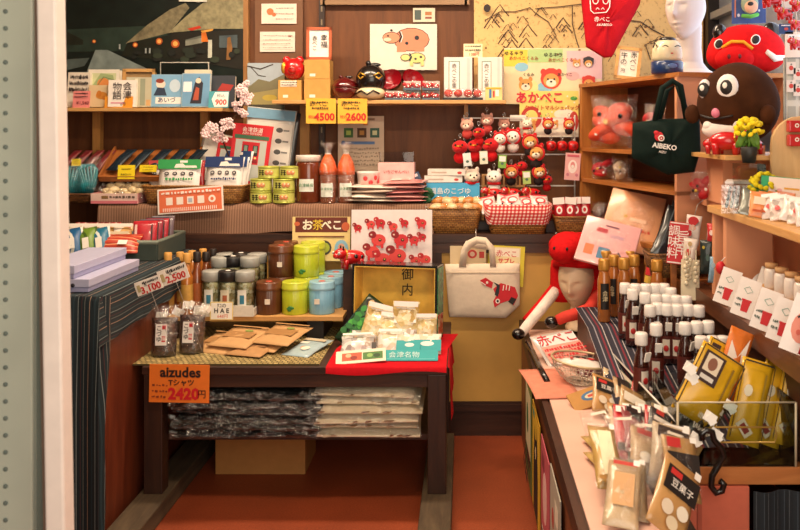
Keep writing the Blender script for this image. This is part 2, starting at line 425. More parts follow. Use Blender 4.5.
# ---------------------------------------------------------------- the room
YB = 4.45
DKW = wood('#2a1711', '#4a2b1c', 'X', 5, .45); DKWY = wood('#2a1711', '#4a2b1c', 'Y', 5, .45); DKWZ = wood('#241410', '#40261a', 'Z', 5, .45)
PINE = wood('#c08a4a', '#dcae6e', 'X', 5, .45); PINEZ = wood('#a9743a', '#c8934f', 'Z', 5, .5); PINEY = wood('#c28b4a', '#dfb172', 'Y', 5, .45)
CHERRY = wood('#8a4f26', '#b06c36', 'Y', 5, .4)
OLD = wood('#3a2b1c', '#625039', 'Y', 4, .75)
PEACH = mat('#dd9a72', .55, var=.05, scale=6)
def room():
    g = G(); g.box((-.5, 2.4, -.05), (4.6, 4.6, .1), floor_mat()); setting(g.build('floor'))
    g = G(); wm = wood('#5c3214', '#7d4a22', 'Z', 3, .6); g.box((-.5, YB + .05, 1.35), (4.6, .1, 2.9), wm)
    setting(g.build('wall_back'))
    wl = mat('#6b4630', .8, var=.08, scale=5)
    g = G(); g.box((-2.75, 2.4, 1.35), (.1, 4.6, 2.9), wl); setting(g.build('wall_left'))
    # right wall is pierced by a window
    wr = mat('#8a6a4c', .8, var=.08, scale=5); g = G()
    for y0, y1, z0, z1 in ((.1, 2.6, -.1, 2.8), (4.38, 4.7, -.1, 2.8), (2.6, 4.38, -.1, 1.3), (2.6, 4.38, 2.3, 2.8)):
        g.box((1.31, (y0 + y1) / 2, (z0 + z1) / 2), (.1, y1 - y0, z1 - z0), wr)
    setting(g.build('wall_right'))
    g = G(); g.box((-.5, 2.4, 2.75), (4.6, 4.6, .1), mat('#d9cbb4', .9, var=.04)); setting(g.build('ceiling'))
    # window: dark posts, muntins, cloudy glass
    r = thing('window_1', '', '', (1.3, 0, 0)); setting(r)
    fm = mat('#8d8f92', .5, var=.05); g = G()
    for y in (2.62, 3.1, 3.9): g.box((-.03, y, 1.8), (.04, .04, 1.0), fm)
    for z in (1.32, 2.02, 2.28): g.box((-.03, 3.49, z), (.04, 1.76, .035), fm)
    setting(g.build('window_frame', r))
    g = G(); g.box((-.03, 4.36, 1.8), (.06, .05, 1.1), mat('#1d1411', .5)); setting(g.build('window_post', r))
    g = G(); g.box((0, 3.49, 1.8), (.008, 1.78, 1.0), mat('#c3cfe0', .35, var=.12, scale=3, trans=.6)); setting(g.build('window_pane', r))
    # wall battens and base board
    g = G(); g.box((X(246.5, 4.43), 4.43, 1.9), (S(5, 4.43), .03, 1.7), wood('#9a6a3c', '#b98850', 'Z', 4, .5)); setting(g.build('trim_1'))
    g = G(); g.box((X(322, 4.43), 4.435, 1.85), (.03, .03, 1.5), DKWZ)
    for z in range(14): g.box((X(322, 4.43), 4.419, 1.3 + z * .07), (.008, .004, .03), mat('#8a7a66', .4, .6))
    setting(g.build('trim_2'))
    g = G(); g.box((X(467, 4.43), 4.44, 1.3), (.03, .02, .58), DKWZ); setting(g.build('trim_3'))
    g = G(); g.box((X(305, 4.43), 4.435, 1.3), (.05, .03, .6), PINEZ); g.build('trim_4')['kind'] = 'structure'
def floor_mat():
    m, nt, b = base_mat('m_red_vinyl_floor')
    tc = N(nt, 'ShaderNodeTexCoord'); n1 = N(nt, 'ShaderNodeTexNoise', Scale=160.0, Detail=5.0); n2 = N(nt, 'ShaderNodeTexNoise', Scale=3.0, Detail=4.0)
    nt.links.new(tc.outputs['Object'], n1.inputs['Vector']); nt.links.new(tc.outputs['Object'], n2.inputs['Vector'])
    r1 = ramp(nt, [(.3, '#8a3a1e'), (.7, '#a84e2a')]); r2 = ramp(nt, [(.3, '#a8a8a8'), (.7, '#ffffff')])
    nt.links.new(n1.outputs['Fac'], r1.inputs['Fac']); nt.links.new(n2.outputs['Fac'], r2.inputs['Fac'])
    mx = N(nt, 'ShaderNodeMix', data_type='RGBA', blend_type='MULTIPLY'); mx.inputs[0].default_value = .5
    nt.links.new(r1.outputs['Color'], mx.inputs[6]); nt.links.new(r2.outputs['Color'], mx.inputs[7]); nt.links.new(mx.outputs[2], b.inputs['Base Color'])
    b.inputs['Roughness'].default_value = .5
    return m
room()

# sliding glass door in the foreground, left
def front_door():
    Y = 1.5; r = thing('door_1', '', '', (X(64, Y), Y, 0), (0, 0, 0)); setting(r)
    fm = mat('#efe0d6', .45, var=.04)
    tilt = -.017
    g = G(); g.box((0, 0, 1.1), (.034, .04, 2.2), fm, bev=.004); setting(g.build('door_stile', r, (.006, 0, 0), (0, tilt, 0)))
    g = G(); g.box((-.0215, .004, 1.1), (.006, .03, 2.2), mat('#6c5647', .5)); setting(g.build('door_gasket', r, (.006, 0, 0), (0, tilt, 0)))
    g = G(); g.box((-.27, .0, 1.1), (.49, .006, 2.2), mat('#c2d0c2', .08, var=.1, scale=4, alpha=.10)); setting(g.build('door_pane', r))
    # the other leaf just behind: pale stile with a row of holes
    r2 = thing('door_2', '', '', (X(20, 1.62), 1.62, 0)); setting(r2)
    g = G(); g.box((-.002, 0, 1.1), (.066, .03, 2.2), mat('#c6cabb', .35, var=.14, scale=5), bev=.003); setting(g.build('door_stile', r2))
    g = G()
    for i in range(60): g.lathe([(.0045, -.001), (.0045, .001)], mat('#4c5a58', .5), 10, Matrix.Translation((-.019, -.016, .55 + i * .032)) @ Matrix.Rotation(math.pi / 2, 4, 'X'))
    o = g.build('stile_holes', r2); setting(o); o['kind'] = 'stuff'
    g = G(); g.box((.046, .0, 1.1), (.014, .03, 2.2), mat('#35352b', .5)); g.box((.062, .01, 1.1), (.014, .03, 2.2), mat('#8d907c', .5)); setting(g.build('door_gasket', r2))
    g = G(); g.box((-.30, .005, 1.1), (.5, .005, 2.2), mat('#a6bfae', .1, var=.3, scale=3, alpha=.35)); setting(g.build('door_pane', r2))
front_door()

# ---------------------------------------------------------------- counters, table, shelves
def frame_things():
    # back counter with mustard front
    r = thing('back_counter', 'long dark-topped back counter with plain mustard front panels along the rear wall', 'counter', (-.9, 4.0, 0))
    x0, x1 = -1.75, 2.12; cx = (x0 + x1) / 2; w = x1 - x0
    g = G(); g.box((cx, .215, .93), (w, .43, .04), DKW); g.build('countertop', r)
    g = G(); g.box((cx, .012, .885), (w, .03, .045), DKW); g.build('apron', r)
    must = mat('#cfa050', .6, var=.10, scale=5)
    g = G(); g.box((cx, .03, .5), (w, .03, .74), must); g.build('front_panel', r)
    for x in (-.9 - .0, .0, .9 - .06):
        pass
    g = G(); g.box((.9 + X(437, 4.0), .008, .5), (.045, .02, .74), DKWZ); g.build('stile', r)
    g = G(); g.box((.9 + X(205, 4.0), .008, .5), (.04, .02, .74), DKWZ); g.build('stile', r)
    g = G(); g.box((cx, .02, .08), (w, .03, .16), DKW); g.box((cx, .0, .135), (w, .02, .03), DKW); g.build('kickboard', r)
    # raised step under the brown check cloth
    r = thing('display_step', 'long raised step covered in brown checked cloth at the back of the counter', 'display stand', (X(288, 4.06), 4.06, .95))
    g = G(); g.box((-.08, .2, .066), (1.62, .36, .132), DKW); g.build('riser', r)
    # cloth with scalloped hem
    m = stripes([(0, '#7a5742'), (.5, '#94705a')], .012, 'X', .9); rows = []
    n = 60
    for k, (y, z) in enumerate(((.38, .137), (.1, .139), (.0, .138), (-.012, .134), (-.016, .11), (-.018, .06), (-.02, 0))):
        row = []
        for i in range(n + 1):
            x = -.9 + 1.66 * i / n; f = max(0, k - 3) / 3
            row.append((x, y - .008 * f * (1 + math.sin(x * 17) + .5 * math.sin(x * 41)), z + f * .012 * math.sin(x * 7 + 1)))
        rows.append(row)
    g = G(); g.grid(rows, m); g.build('brown_cloth', r)
    # shelves on the back wall
    r = thing('wall_shelf', 'long narrow pine wall shelf holding lacquered toys and kraft boxes', 'shelf', (X(391, 4.3), 4.31, 1.588))
    g = G(); g.box((.0, 0, -.009), (1.155, .24, .018), PINE, bev=.002); g.build('board', r)
    for x in (-.42, .38):
        g = G(); g.box((x, .06, -.05), (.02, .12, .065), PINEZ); g.build('bracket', r)
    r = thing('wall_shelf', 'pine wall shelf holding picture books below the night village poster', 'shelf', (X(130, 4.3), 4.31, 1.55))
    g = G(); g.box((.0, 0, -.009), (1.0, .24, .018), PINE, bev=.002); g.build('board', r)
    for px in (92, 201):
        g = G(); g.box((X(px, 4.3) - X(130, 4.3), .06, -.16), (.04, .04, .285), PINEZ); g.build('bracket', r)
    # low table
    r = thing('display_table', 'low dark wood display table with shelf in front of the back counter', 'table', (X(298, 3.2), 3.2, 0))
    xa, xb = X(141.5, 3.2) - X(298, 3.2), X(448, 3.2) - X(298, 3.2); w = xb - xa; cx = (xa + xb) / 2
    g = G(); g.box((cx, .375, .535), (w, .75, .03), DKW, bev=.003); g.build('tabletop', r)
    g = G(); g.box((cx, .03, .495), (w - .04, .03, .05), DKW); g.build('apron', r)
    for x in (xa + .042, xb - .042):
        for y in (.037, .69):
            g = G(); g.box((x, y, .295), (.07, .07, .45), DKWZ, bev=.003); g.build('leg', r)
    g = G(); g.box((cx, .37, .262), (w - .09, .6, .022), DKW); g.build('lower_shelf', r)
    for s, x in (('left', xa + .042), ('right', xb - .042)):
        o = thing('timber_sleeper', 'weathered grey-brown timber block under the %s legs of the display table' % s, 'timber', (X(298, 3.2) + x, 3.35, 0))
        g = G(); g.box((0, 0, .035), (.115, 1.0, .07), OLD, bev=.005); g.build('sleeper_block', o)
    # woven mat, tier board
    r = thing('woven_mat', 'pale straw woven mat lying on the low table', 'mat', (X(231, 3.3), 3.52, .55))
    g = G(); g.box((0, 0, .003), (.71, .6, .006), weave('#cbb478', '#8f7a45', .02, .02, .7, True)); g.build('mat_weave', r)
    r = thing('tier_board', 'narrow pine riser board holding tea tins and jars on the low table', 'board', (X(258, 3.72), 3.74, .5565))
    g = G(); g.box((0, 0, .088), (.78, .30, .02), PINE, bev=.002); g.build('plank', r)
    for x in (-.34, .27):
        g = G(); g.box((x, .0, .039), (.07, .26, .078), mat('#1a1412', .6)); g.build('support_block', r)
    # left counter
    r = thing('side_counter', 'left counter with reddish brown wooden side under a dark striped cloth', 'counter', (-1.26, 2.86, 0))
    g = G(); g.box((-.36, .55, .44), (.72, 1.1, .88), wood('#5a2413', '#7c3a20', 'Z', 4, .45)); g.build('cabinet_body', r)
    nav = [(0, '#17262c'), (.10, '#a88a74'), (.128, '#17262c'), (.34, '#22363e'), (.40, '#17262c'), (.55, '#7f8a8a'), (.575, '#121e24'), (.72, '#4f282a'), (.745, '#17262c'), (.86, '#74766e'), (.885, '#15232a')]
    g = G(); m = stripes(nav, .075, 'XZ', .9)
    # top cloth and the hang on the aisle side
    rows = []
    for k, (x, z) in enumerate(((-.70, .886), (-.3, .886), (-.02, .886), (.008, .884), (.014, .86), (.02, .83), (.024, .775))):
        row = []
        for i in range(31):
            y = -.01 + 1.11 * i / 30; f = max(0, k - 3) / 3
            zz = z
            if k >= 5: zz = z - (.07 - .05 * i / 30) * (k - 4) / 2 + .006 * math.sin(i * .9)
            row.append((x + .006 * f * math.sin(y * 22), y, zz))
        rows.append(row)
    g.grid(rows, m); o = g.build('cloth_top', r)
    g = G(); rows = []
    for k, z in enumerate((.886, .87, .7, .5, .3, .1, .015)):
        row = []
        for i in range(41):
            u = i / 40; x = -.70 + .735 * u; f = min(1, k / 3)
            # the free corner swings out a little beside the wooden side
            x2 = x + (.02 * u * f); row.append((x2, -.012 - .018 * f * (1 + math.sin(x * 40)) - .02 * f, z))
        rows.append(row)
    g.grid(rows, stripes(nav, .075, 'X', .9)); g.build('cloth_front', r)
    g = G(); rows = []
    for k in range(8):
        t = k / 7; row = []
        zt = .886 - .871 * t
        for i in range(9):
            u = i / 8; wd = .13 * (1 - .35 * t) + .015 * math.sin(t * 9)
            row.append((.02 + .012 * math.sin(u * 9 + t * 2), -.03 + wd * u, zt - .02 * u * (1 - t)))
        rows.append(row)
    g.grid(rows, stripes(nav, .075, 'Y', .9)); g.build('cloth_corner', r)
    # right-hand low counter
    r = thing('low_counter', 'low right-hand display counter with pale pink cloth and pictures on its aisle side', 'counter', (.26, 4.0, 0))
    g = G(); g.box((.13, -1.12, .525), (.26, 2.2, .04), DKWY); g.box((.61, -.86, .525), (.72, 1.7, .04), DKWY); g.build('countertop', r)
    g = G(); g.box((.02, -1.12, .255), (.03, 2.2, .50), wood('#6b3a1e', '#8a4d28', 'Y', 4, .5)); g.build('side_panel', r)
    g = G(); g.box((.003, -1.12, .525), (.018, 2.22, .05), DKWY); g.build('edge_rail', r)
    g = G(); g.box((.11, -1.21, .549), (.18, 1.99, .006), mat('#dcb4a2', .8, var=.06, scale=8)); g.build('pink_cloth', r)
    g = G(); g.box((.38, -1.735, .25), (.225, .03, .50), mat('#c9674e', .55, var=.06)); g.build('pink_front', r)
    g = G(); g.box((.30, -1.73, .525), (.02, .05, .05), PINE); g.box((.65, -1.725, .527), (.66, .04, .045), wood('#a05c2c', '#c07a42', 'X', 4, .45)); g.build('front_rail', r)
    g = G(); g.box((.36, -1.752, .26), (.012, .006, .42), mat('#a9523d', .6)); g.build('panel_groove', r)
    rows = []
    for k in range(7):
        rows.append([(.495 + .45 * i / 20, -1.775 - .012 * math.sin(i * 1.3), .50 - .49 * k / 6) for i in range(21)])
    g = G(); g.grid(rows, stripes([(0, '#1a2128'), (.3, '#3c4650'), (.36, '#161b20'), (.7, '#50565c'), (.74, '#171c22')], .03, 'X', .9)); g.build('striped_curtain', r)
    # pictures on the side of the low counter (looking to the aisle)
    def sidepic(y, z, w, h, col, label, items, texts=()):
        return card('side_poster', w, h, col, label, 'picture', (.253, y, z), (0, 0, -math.pi / 2), items, texts=texts)
    sidepic(3.02, .06, .30, .38, '#d9a92c', 'yellow poster with black dog on the side of the low right counter', [('r', '#e8c23a', .5, .5, .92, .92), ('p', '#171413', [(.2, .02), (.2, .5), (.32, .72), (.4, .86), (.46, .74), (.62, .76), (.68, .9), (.74, .7), (.8, .4), (.78, .02)]), ('o', '#f0d9a0', .5, .62, .14, .12), ('r', '#2f9a8a', .25, .93, .2, .06)])
    sidepic(3.38, .05, .30, .40, '#6d7a3c', 'green and cream poster beyond the yellow one on the low counter side', [('r', '#e2d8b0', .5, .6, .8, .6), ('o', '#3f6f42', .4, .6, .3, .3), ('r', '#8a4a30', .6, .25, .5, .12)] + scribble(4, seed=4, z0=.1, z1=.3))
    sidepic(2.68, .04, .26, .40, '#c8606c', 'pink poster with green and white patches nearest on the low counter side', [('o', '#f0c8c4', .5, .6, .5, .4), ('r', '#d9d2c0', .5, .2, .7, .2), ('r', '#8f3a48', .3, .85, .3, .12)] + scribble(3, seed=5, z0=.1, z1=.3))
    sidepic(2.38, .04, .26, .42, '#b8b2a2', 'grey poster with red dots at the near end of the low counter side', [('o', '#b8433a', .3, .7, .2, .14), ('o', '#c85a48', .6, .5, .26, .18), ('o', '#b8433a', .4, .28, .2, .14), ('r', '#efe4d0', .7, .82, .3, .14)])
    # sloped riser under the bottles
    r = thing('bottle_riser', 'sloping dark wood riser under the sauce bottles on the low right counter', 'display stand', (.47, 2.45, .55))
    g = G(); pr = [(0, 0), (1.1, 0), (1.1, .148), (.75, .148), (0, .02)]
    g.prism([(p[0], p[1]) for p in pr], 0, .33, DKWY, Matrix.Rotation(math.pi / 2, 4, 'Z') @ Matrix.Translation((0, -.33, 0))); g.build('wedge', r)
    # striped runner over it
    rows = []
    st = [(0, '#2a2836'), (.22, '#8d8a94'), (.30, '#2a2836'), (.5, '#7a2434'), (.62, '#2a2836'), (.78, '#b9b2b2'), (.84, '#262433')]
    for k, (y, z) in enumerate(((1.095, .1515), (.95, .1515), (.75, .1515), (.5, .109), (.25, .066), (.02, .028), (-.08, .008))):
        rows.append([(-.01 + .335 * i / 10, y, z + .002 * math.sin(i)) for i in range(11)])
    o = thing('striped_runner', 'navy and plum striped cloth runner draped down the bottle riser', 'cloth', (.47, 2.45, .55))
    g = G(); g.grid(rows, stripes(st, .055, 'X', .85)); g.build('runner_cloth', o)
    # peach stepped cabinet on the right
    r = thing('peach_cabinet', 'peach painted cabinet with pine shelf edge along the right wall', 'cabinet', (.88, 2.1, 0))
    g = G(); g.box((.17, .6, .70), (.30, 1.18, .30), wood('#3a2014', '#5a3422', 'Y', 5, .45)); g.build('dark_base', r)
    g = G(); g.box((-.005, .6, .835), (.06, 1.2, .06), wood('#4a2a1a', '#6e4026', 'Y', 5, .4)); g.build('ledge', r)
    g = G(); g.box((.28, .6, 1.0), (.14, 1.18, .30), PEACH); g.build('face_panel', r)
    g = G(); g.box((.17, .425, 1.165), (.38, .99, .025), PINEY, bev=.003); g.build('top_shelf', r); g = G(); g.box((.19, 1.08, 1.165), (.30, .31, .024), PEACH); g.build('far_board', r)
    for y in (.90, .77):
        g = G(); g.box((.075, y, 1.0), (.16, .03, .30), PEACH, bev=.004); g.build('fin', r)
frame_things()

# dark cubby unit facing the aisle, turned a little toward the viewer
def cubby():
    A = Vector((.568, 4.2, 0)); B = Vector((.823, 3.3, 0)); L = (B - A).length; ang = math.atan2(B.y - A.y, B.x - A.x)
    r = thing('cubby_shelf', 'honey brown open cubby shelf unit turned toward the aisle on the right', 'shelf', (A.x, A.y, .95), (0, 0, ang))
    # local x runs along the front toward the viewer, local y goes into the unit
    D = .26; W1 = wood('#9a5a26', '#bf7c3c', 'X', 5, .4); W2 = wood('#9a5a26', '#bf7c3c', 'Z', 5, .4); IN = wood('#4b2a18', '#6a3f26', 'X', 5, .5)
    g = G(); g.box((L / 2, D / 2, .708), (L + .03, D, .018), W1); g.build('top_board', r)
    g = G(); g.box((L / 2, D / 2, .395), (L, D, .016), W1); g.build('shelf_board', r)
    g = G(); g.box((L / 2, D / 2, .245), (L, D, .016), W1); g.build('shelf_board', r)
    g = G(); g.box((L / 2, D / 2, .01), (L, D, .02), W1); g.build('bottom_board', r)
    g = G(); g.box((.009, D / 2, .355), (.026, D, .70), W2); g.build('end_panel', r)
    g = G(); g.box((L - .009, D / 2, .355), (.018, D, .70), PEACH); g.build('end_panel', r)
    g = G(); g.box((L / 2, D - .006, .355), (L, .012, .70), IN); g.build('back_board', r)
    return r, A, B, L, ang
CUB, CA, CB, CL, CANG = cubby()
def cub(x, y, z):
    c, s = math.cos(CANG), math.sin(CANG); return (CA.x + x * c - y * s, CA.y + x * s + y * c, .95 + z)

# peach shelf carrying the round plush, and the shelf behind it
r = thing('peach_shelf', 'peach corner shelf under the round brown plush toy', 'shelf', (1.03, 3.0, 1.18))
g = G(); g.box((0, 0, .172), (.36, .44, .016), PINEY, bev=.002); g.build('board', r)
g = G(); g.box((.02, .1, .082), (.28, .2, .164), PEACH); g.build('support', r)
g = G(); g.box((.17, .17, .318), (.07, .12, .275), PEACH); g.build('post', r)
g = G(); g.box((.08, .23, .462), (.26, .26, .016), wood('#a86a34', '#c8894c', 'Y', 5, .4)); g.build('upper_board', r)

# ---------------------------------------------------------------- camera and light
cam = bpy.data.cameras.new('camera'); co = bpy.data.objects.new('camera', cam); C.objects.link(co)
co.location = (0, 0, EYE); co.rotation_euler = (math.pi / 2, 0, 0)
cam.sensor_width = 36; cam.lens = F / 800 * 36; cam.shift_x = -65 / 800; cam.shift_y = -137 / 800; cam.clip_start = .05
cam.dof.use_dof = True; cam.dof.focus_distance = 3.75; cam.dof.aperture_fstop = 7.0
bpy.context.scene.camera = co
def area(name, loc, rot, sx, sy, power, col):
    l = bpy.data.lights.new(name, 'AREA'); l.shape = 'RECTANGLE'; l.size = sx; l.size_y = sy; l.energy = power; l.color = lin(col)[:3]
    o = bpy.data.objects.new(name, l); C.objects.link(o); o.location = loc; o.rotation_euler = rot
for i, (x, y, p) in enumerate(((-1.0, 3.45, 22), (.1, 3.45, 17), (-.3, 2.1, 24))):
    r = thing('ceiling_light', '', '', (x, y, 2.70)); setting(r)
    g = G(); g.box((0, 0, -.02), (1.0, .16, .04), mat('#e8e6e0', .5)); setting(g.build('housing', r))
    area('ceiling_light_lamp', (x, y, 2.65), (0, 0, 0), .95, .14, p, '#ffe3c2')
area('window_daylight', (1.24, 3.4, 1.85), (0, math.pi / 2, 0), .8, 1.4, 6, '#dfeaff')
area('doorway_daylight', (.35, .25, 1.6), (rad(80), 0, 0), 1.9, 1.9, 30, '#fff1de')
w = bpy.data.worlds.new('world'); bpy.context.scene.world = w; w.use_nodes = True
w.node_tree.nodes['Background'].inputs[0].default_value = lin('#f3ead9'); w.node_tree.nodes['Background'].inputs[1].default_value = .12
sc = bpy.context.scene
sc.view_settings.view_transform = 'Standard'; sc.view_settings.look = 'None'; sc.view_settings.gamma = 1; sc.view_settings.exposure = 0.42; sc.view_settings.use_curve_mapping = False
# ---------------------------------------------------------------- wall pictures
KR = mat('#c99a55', .7, var=.06); KR2 = mat('#d9ae6a', .7, var=.06); YEL = mat('#f0b63a', .6, var=.03)
def sc1(*a, **k): return scribble(*a, **k)
# big night photograph of a village
def night_poster():
    Y = 4.425; xa, xb = X(60, Y), X(244, Y); w = xb - xa; z0 = H(112, Y); h = 2.45 - z0
    r = thing('night_poster', 'large framed night photograph of thatched village houses above the left shelf', 'poster', ((xa + xb) / 2, Y, z0))
    hp = h / (Y / F)   # height in picture units
    g = G(); g.box((0, 0, h / 2), (w, .012, h), mat('#16201c', .35, var=.35, scale=9)); g.build('board', r)
    def q(px, py): return ((px - 60) / 184, (112 - py) / hp)
    I = []
    def poly(c, pts): I.append(('p', mat(c, .4, var=.25, scale=16) if isinstance(c, str) else c, [q(*p) for p in pts]))
    poly('#141e19', [(60, -40), (244, -40), (244, 30), (60, 36)])
    poly('#2c3c33', [(60, 30), (150, 26), (200, 50), (60, 52)])
    poly('#7d8a86', [(96, 50), (108, 50), (150, 70), (165, 112), (75, 112), (88, 70)])
    poly('#55625e', [(60, 60), (90, 58), (85, 66), (60, 72)])
    poly('#23281f', [(60, 27), (72, 34), (84, 40), (84, 45), (60, 45)])
    thatch = mat('#7a7256', .6, var=.35, scale=40); thatch2 = mat('#8f8866', .6, var=.3, scale=40)
    poly(thatch, [(126, 44), (148, 25), (170, 10), (186, 3), (190, 8), (170, 33)])
    poly('#1d2118', [(128, 43), (176, 34), (178, 62), (122, 56)])
    poly(thatch2, [(169, 33), (186, 17), (206, 1), (214, -3), (244, -6), (244, 29), (214, 29)])
    poly('#24221b', [(172, 33), (244, 30), (244, 70), (172, 58)])
    poly('#6a6f66', [(186, 40), (204, 35), (204, 38), (186, 44)]); poly('#8d8f80', [(186, 41), (203, 38), (203, 43), (186, 46)])
    poly('#c9cbbb', [(208.5, 40), (212.5, 40), (212.5, 58), (208.5, 58)])
    poly('#e0762a', [(202, 33), (206, 31), (209, 42), (202, 42)]); poly('#e4a44a', [(201, 31), (214, 29), (213, 31), (203, 33)]); poly('#c33a22', [(188, 29), (200, 26), (202, 28), (192, 31)])
    for a, b, s in ((95, 41.5, 2.2), (136, 45, 3), (160, 41.5, 4), (176, 44, 5)): 
        u, v = q(a, b); I.append(('o', '#b9541f', u, v, s * 1.7 / 184, s * 1.7 / hp)); I.append(('o', '#f3b45a', u, v, s / 184, s / hp))
    poly('#4d5a5e', [(220, 36), (238, 35), (238, 48), (220, 48)]); poly('#94683a', [(228, 38), (231, 37), (233, 48), (231, 60), (227, 60)])
    for i in range(16):
        a = R.uniform(124, 240); u, v = q(a, R.uniform(50, 62)); I.append(('o', R.choice(['#20291d', '#2b3524', '#11160f']), u, v, R.uniform(5, 12) / 184, R.uniform(4, 8) / hp))
    for a in (121, 147, 151): u, v = q(a, 47 + (a > 140) * 4); I.append(('r', '#9ba3a0', u, v, 1.6 / 184, 5 / hp))
    poly('#d8d8cc', [(180, -1), (208, -1), (208, 2.5), (180, 2)])  # pale strip at the top: a ceiling lamp's reflection painted into the poster
    prints(r, I, -.006, w, h)
night_poster()
# notes on the panel beside it
Y = 4.43
card('notice_board', S(48, Y), S(120, Y), '#7a5236', 'brown streaked wooden board with two white notes at the back wall', 'board', (X(279, Y), Y, H(72, Y)), (0, 0, 0),
     [('l', '#a88462', [(.05, .62 + i * .05), (.45, .66 + i * .05), (.95, .60 + i * .05)], .008) for i in range(6)], t=.01)
for i, (px, py, w, h, lab) in enumerate(((279.5, 24, 35, 20, 'white note with small orange cow drawing, upper of two on the brown board'), (278, 52, 35, 20, 'white handwritten note, lower of two on the brown board'))):
    it = [('o', '#d97a4a', .25, .6, .2, .35), ('o', '#d97a4a', .36, .45, .12, .2)] if i == 0 else [('r', '#a8665a', .85, .78, .08, .1)]
    card('paper_note', S(w, Y), S(h, Y), '#f0e2d4', lab, 'note', (X(px, Y), Y - .012, H(py, Y)), (0, 0, rad(0)), it + scribble(3 if i == 0 else 4, seed=i + 3, x0=.42 if i == 0 else .1, cols=('#9a8f86',), hh=.04), t=.002)
# dark frame at the top
r = thing('framed_picture', 'dark framed picture at the top of the back wall, only its lower edge showing', 'picture', (X(395, 4.42), 4.42, H(5, 4.42)))
g = G(); w = S(144, 4.42)
for c, d in (((0, 0, .012), (w, .03, .024)), ((0, 0, .40), (w, .03, .024)), ((-w/2, 0, .2), (.024, .03, .4)), ((w/2, 0, .2), (.024, .03, .4))): g.box(c, d, wood('#8d6a48', '#a9845c', 'X', 4, .4))
g.build('frame', r); g = G(); g.box((0, .005, .2), (w, .008, .4), mat('#2b2320', .3)); g.build('picture_sheet', r)
# white drawing of two toy cows
def cowpic():
    Y = 4.43; w, h = S(67, Y), S(46, Y)
    r = card('cow_picture', w, h, '#efe6d6', 'white drawing of a big orange cow and small yellow cow on the back wall', 'picture', (X(403.5, Y), Y, H(70, Y)), (0, 0, 0), [
        ('o', '#2a1d18', .62, .66, .54, .52), ('o', '#e8906e', .62, .66, .52, .49), ('r', '#e8906e', .47, .5, .14, .22), ('r', '#e8906e', .74, .5, .14, .2),
        ('o', '#2a1d18', .32, .70, .27, .26), ('o', '#ee9a76', .32, .70, .25, .23), ('l', '#2a1d18', [(.44, .84), (.47, .72), (.44, .6)], .008), ('l', '#ffffff', [(.46, .84), (.49, .72), (.46, .6)], .004),
        ('o', '#1c2a33', .7, .7, .07, .1), ('o', '#1c2a33', .55, .58, .05, .07), ('o', '#1c1614', .27, .74, .03, .04), ('o', '#f0d9c0', .26, .66, .12, .08), ('o', '#1c1614', .32, .86, .04, .05),
        ('o', '#2a1d18', .70, .26, .26, .24), ('o', '#e6dd8c', .70, .26, .24, .21), ('o', '#2a1d18', .53, .27, .15, .16), ('o', '#e6dd8c', .53, .27, .13, .13), ('o', '#26333a', .76, .28, .04, .05), ('o', '#26333a', .68, .24, .04, .05), ('l', '#26333a', [(.59, .36), (.62, .28), (.59, .2)], .008), ('r', '#e6dd8c', .62, .14, .05, .1), ('r', '#e6dd8c', .78, .14, .05, .1)])
cowpic()
card('small_card', S(22, 4.43), S(14, 4.43), '#e6d8bf', 'tiny card with grey and red marks pinned above the cow drawing', 'card', (X(424, 4.43), 4.43, H(22, 4.43)), (0, 0, 0), [('r', '#51605c', .22, .5, .3, .7), ('r', '#b87a4a', .7, .6, .3, .25), ('r', '#9a5a4a', .7, .3, .3, .15)])
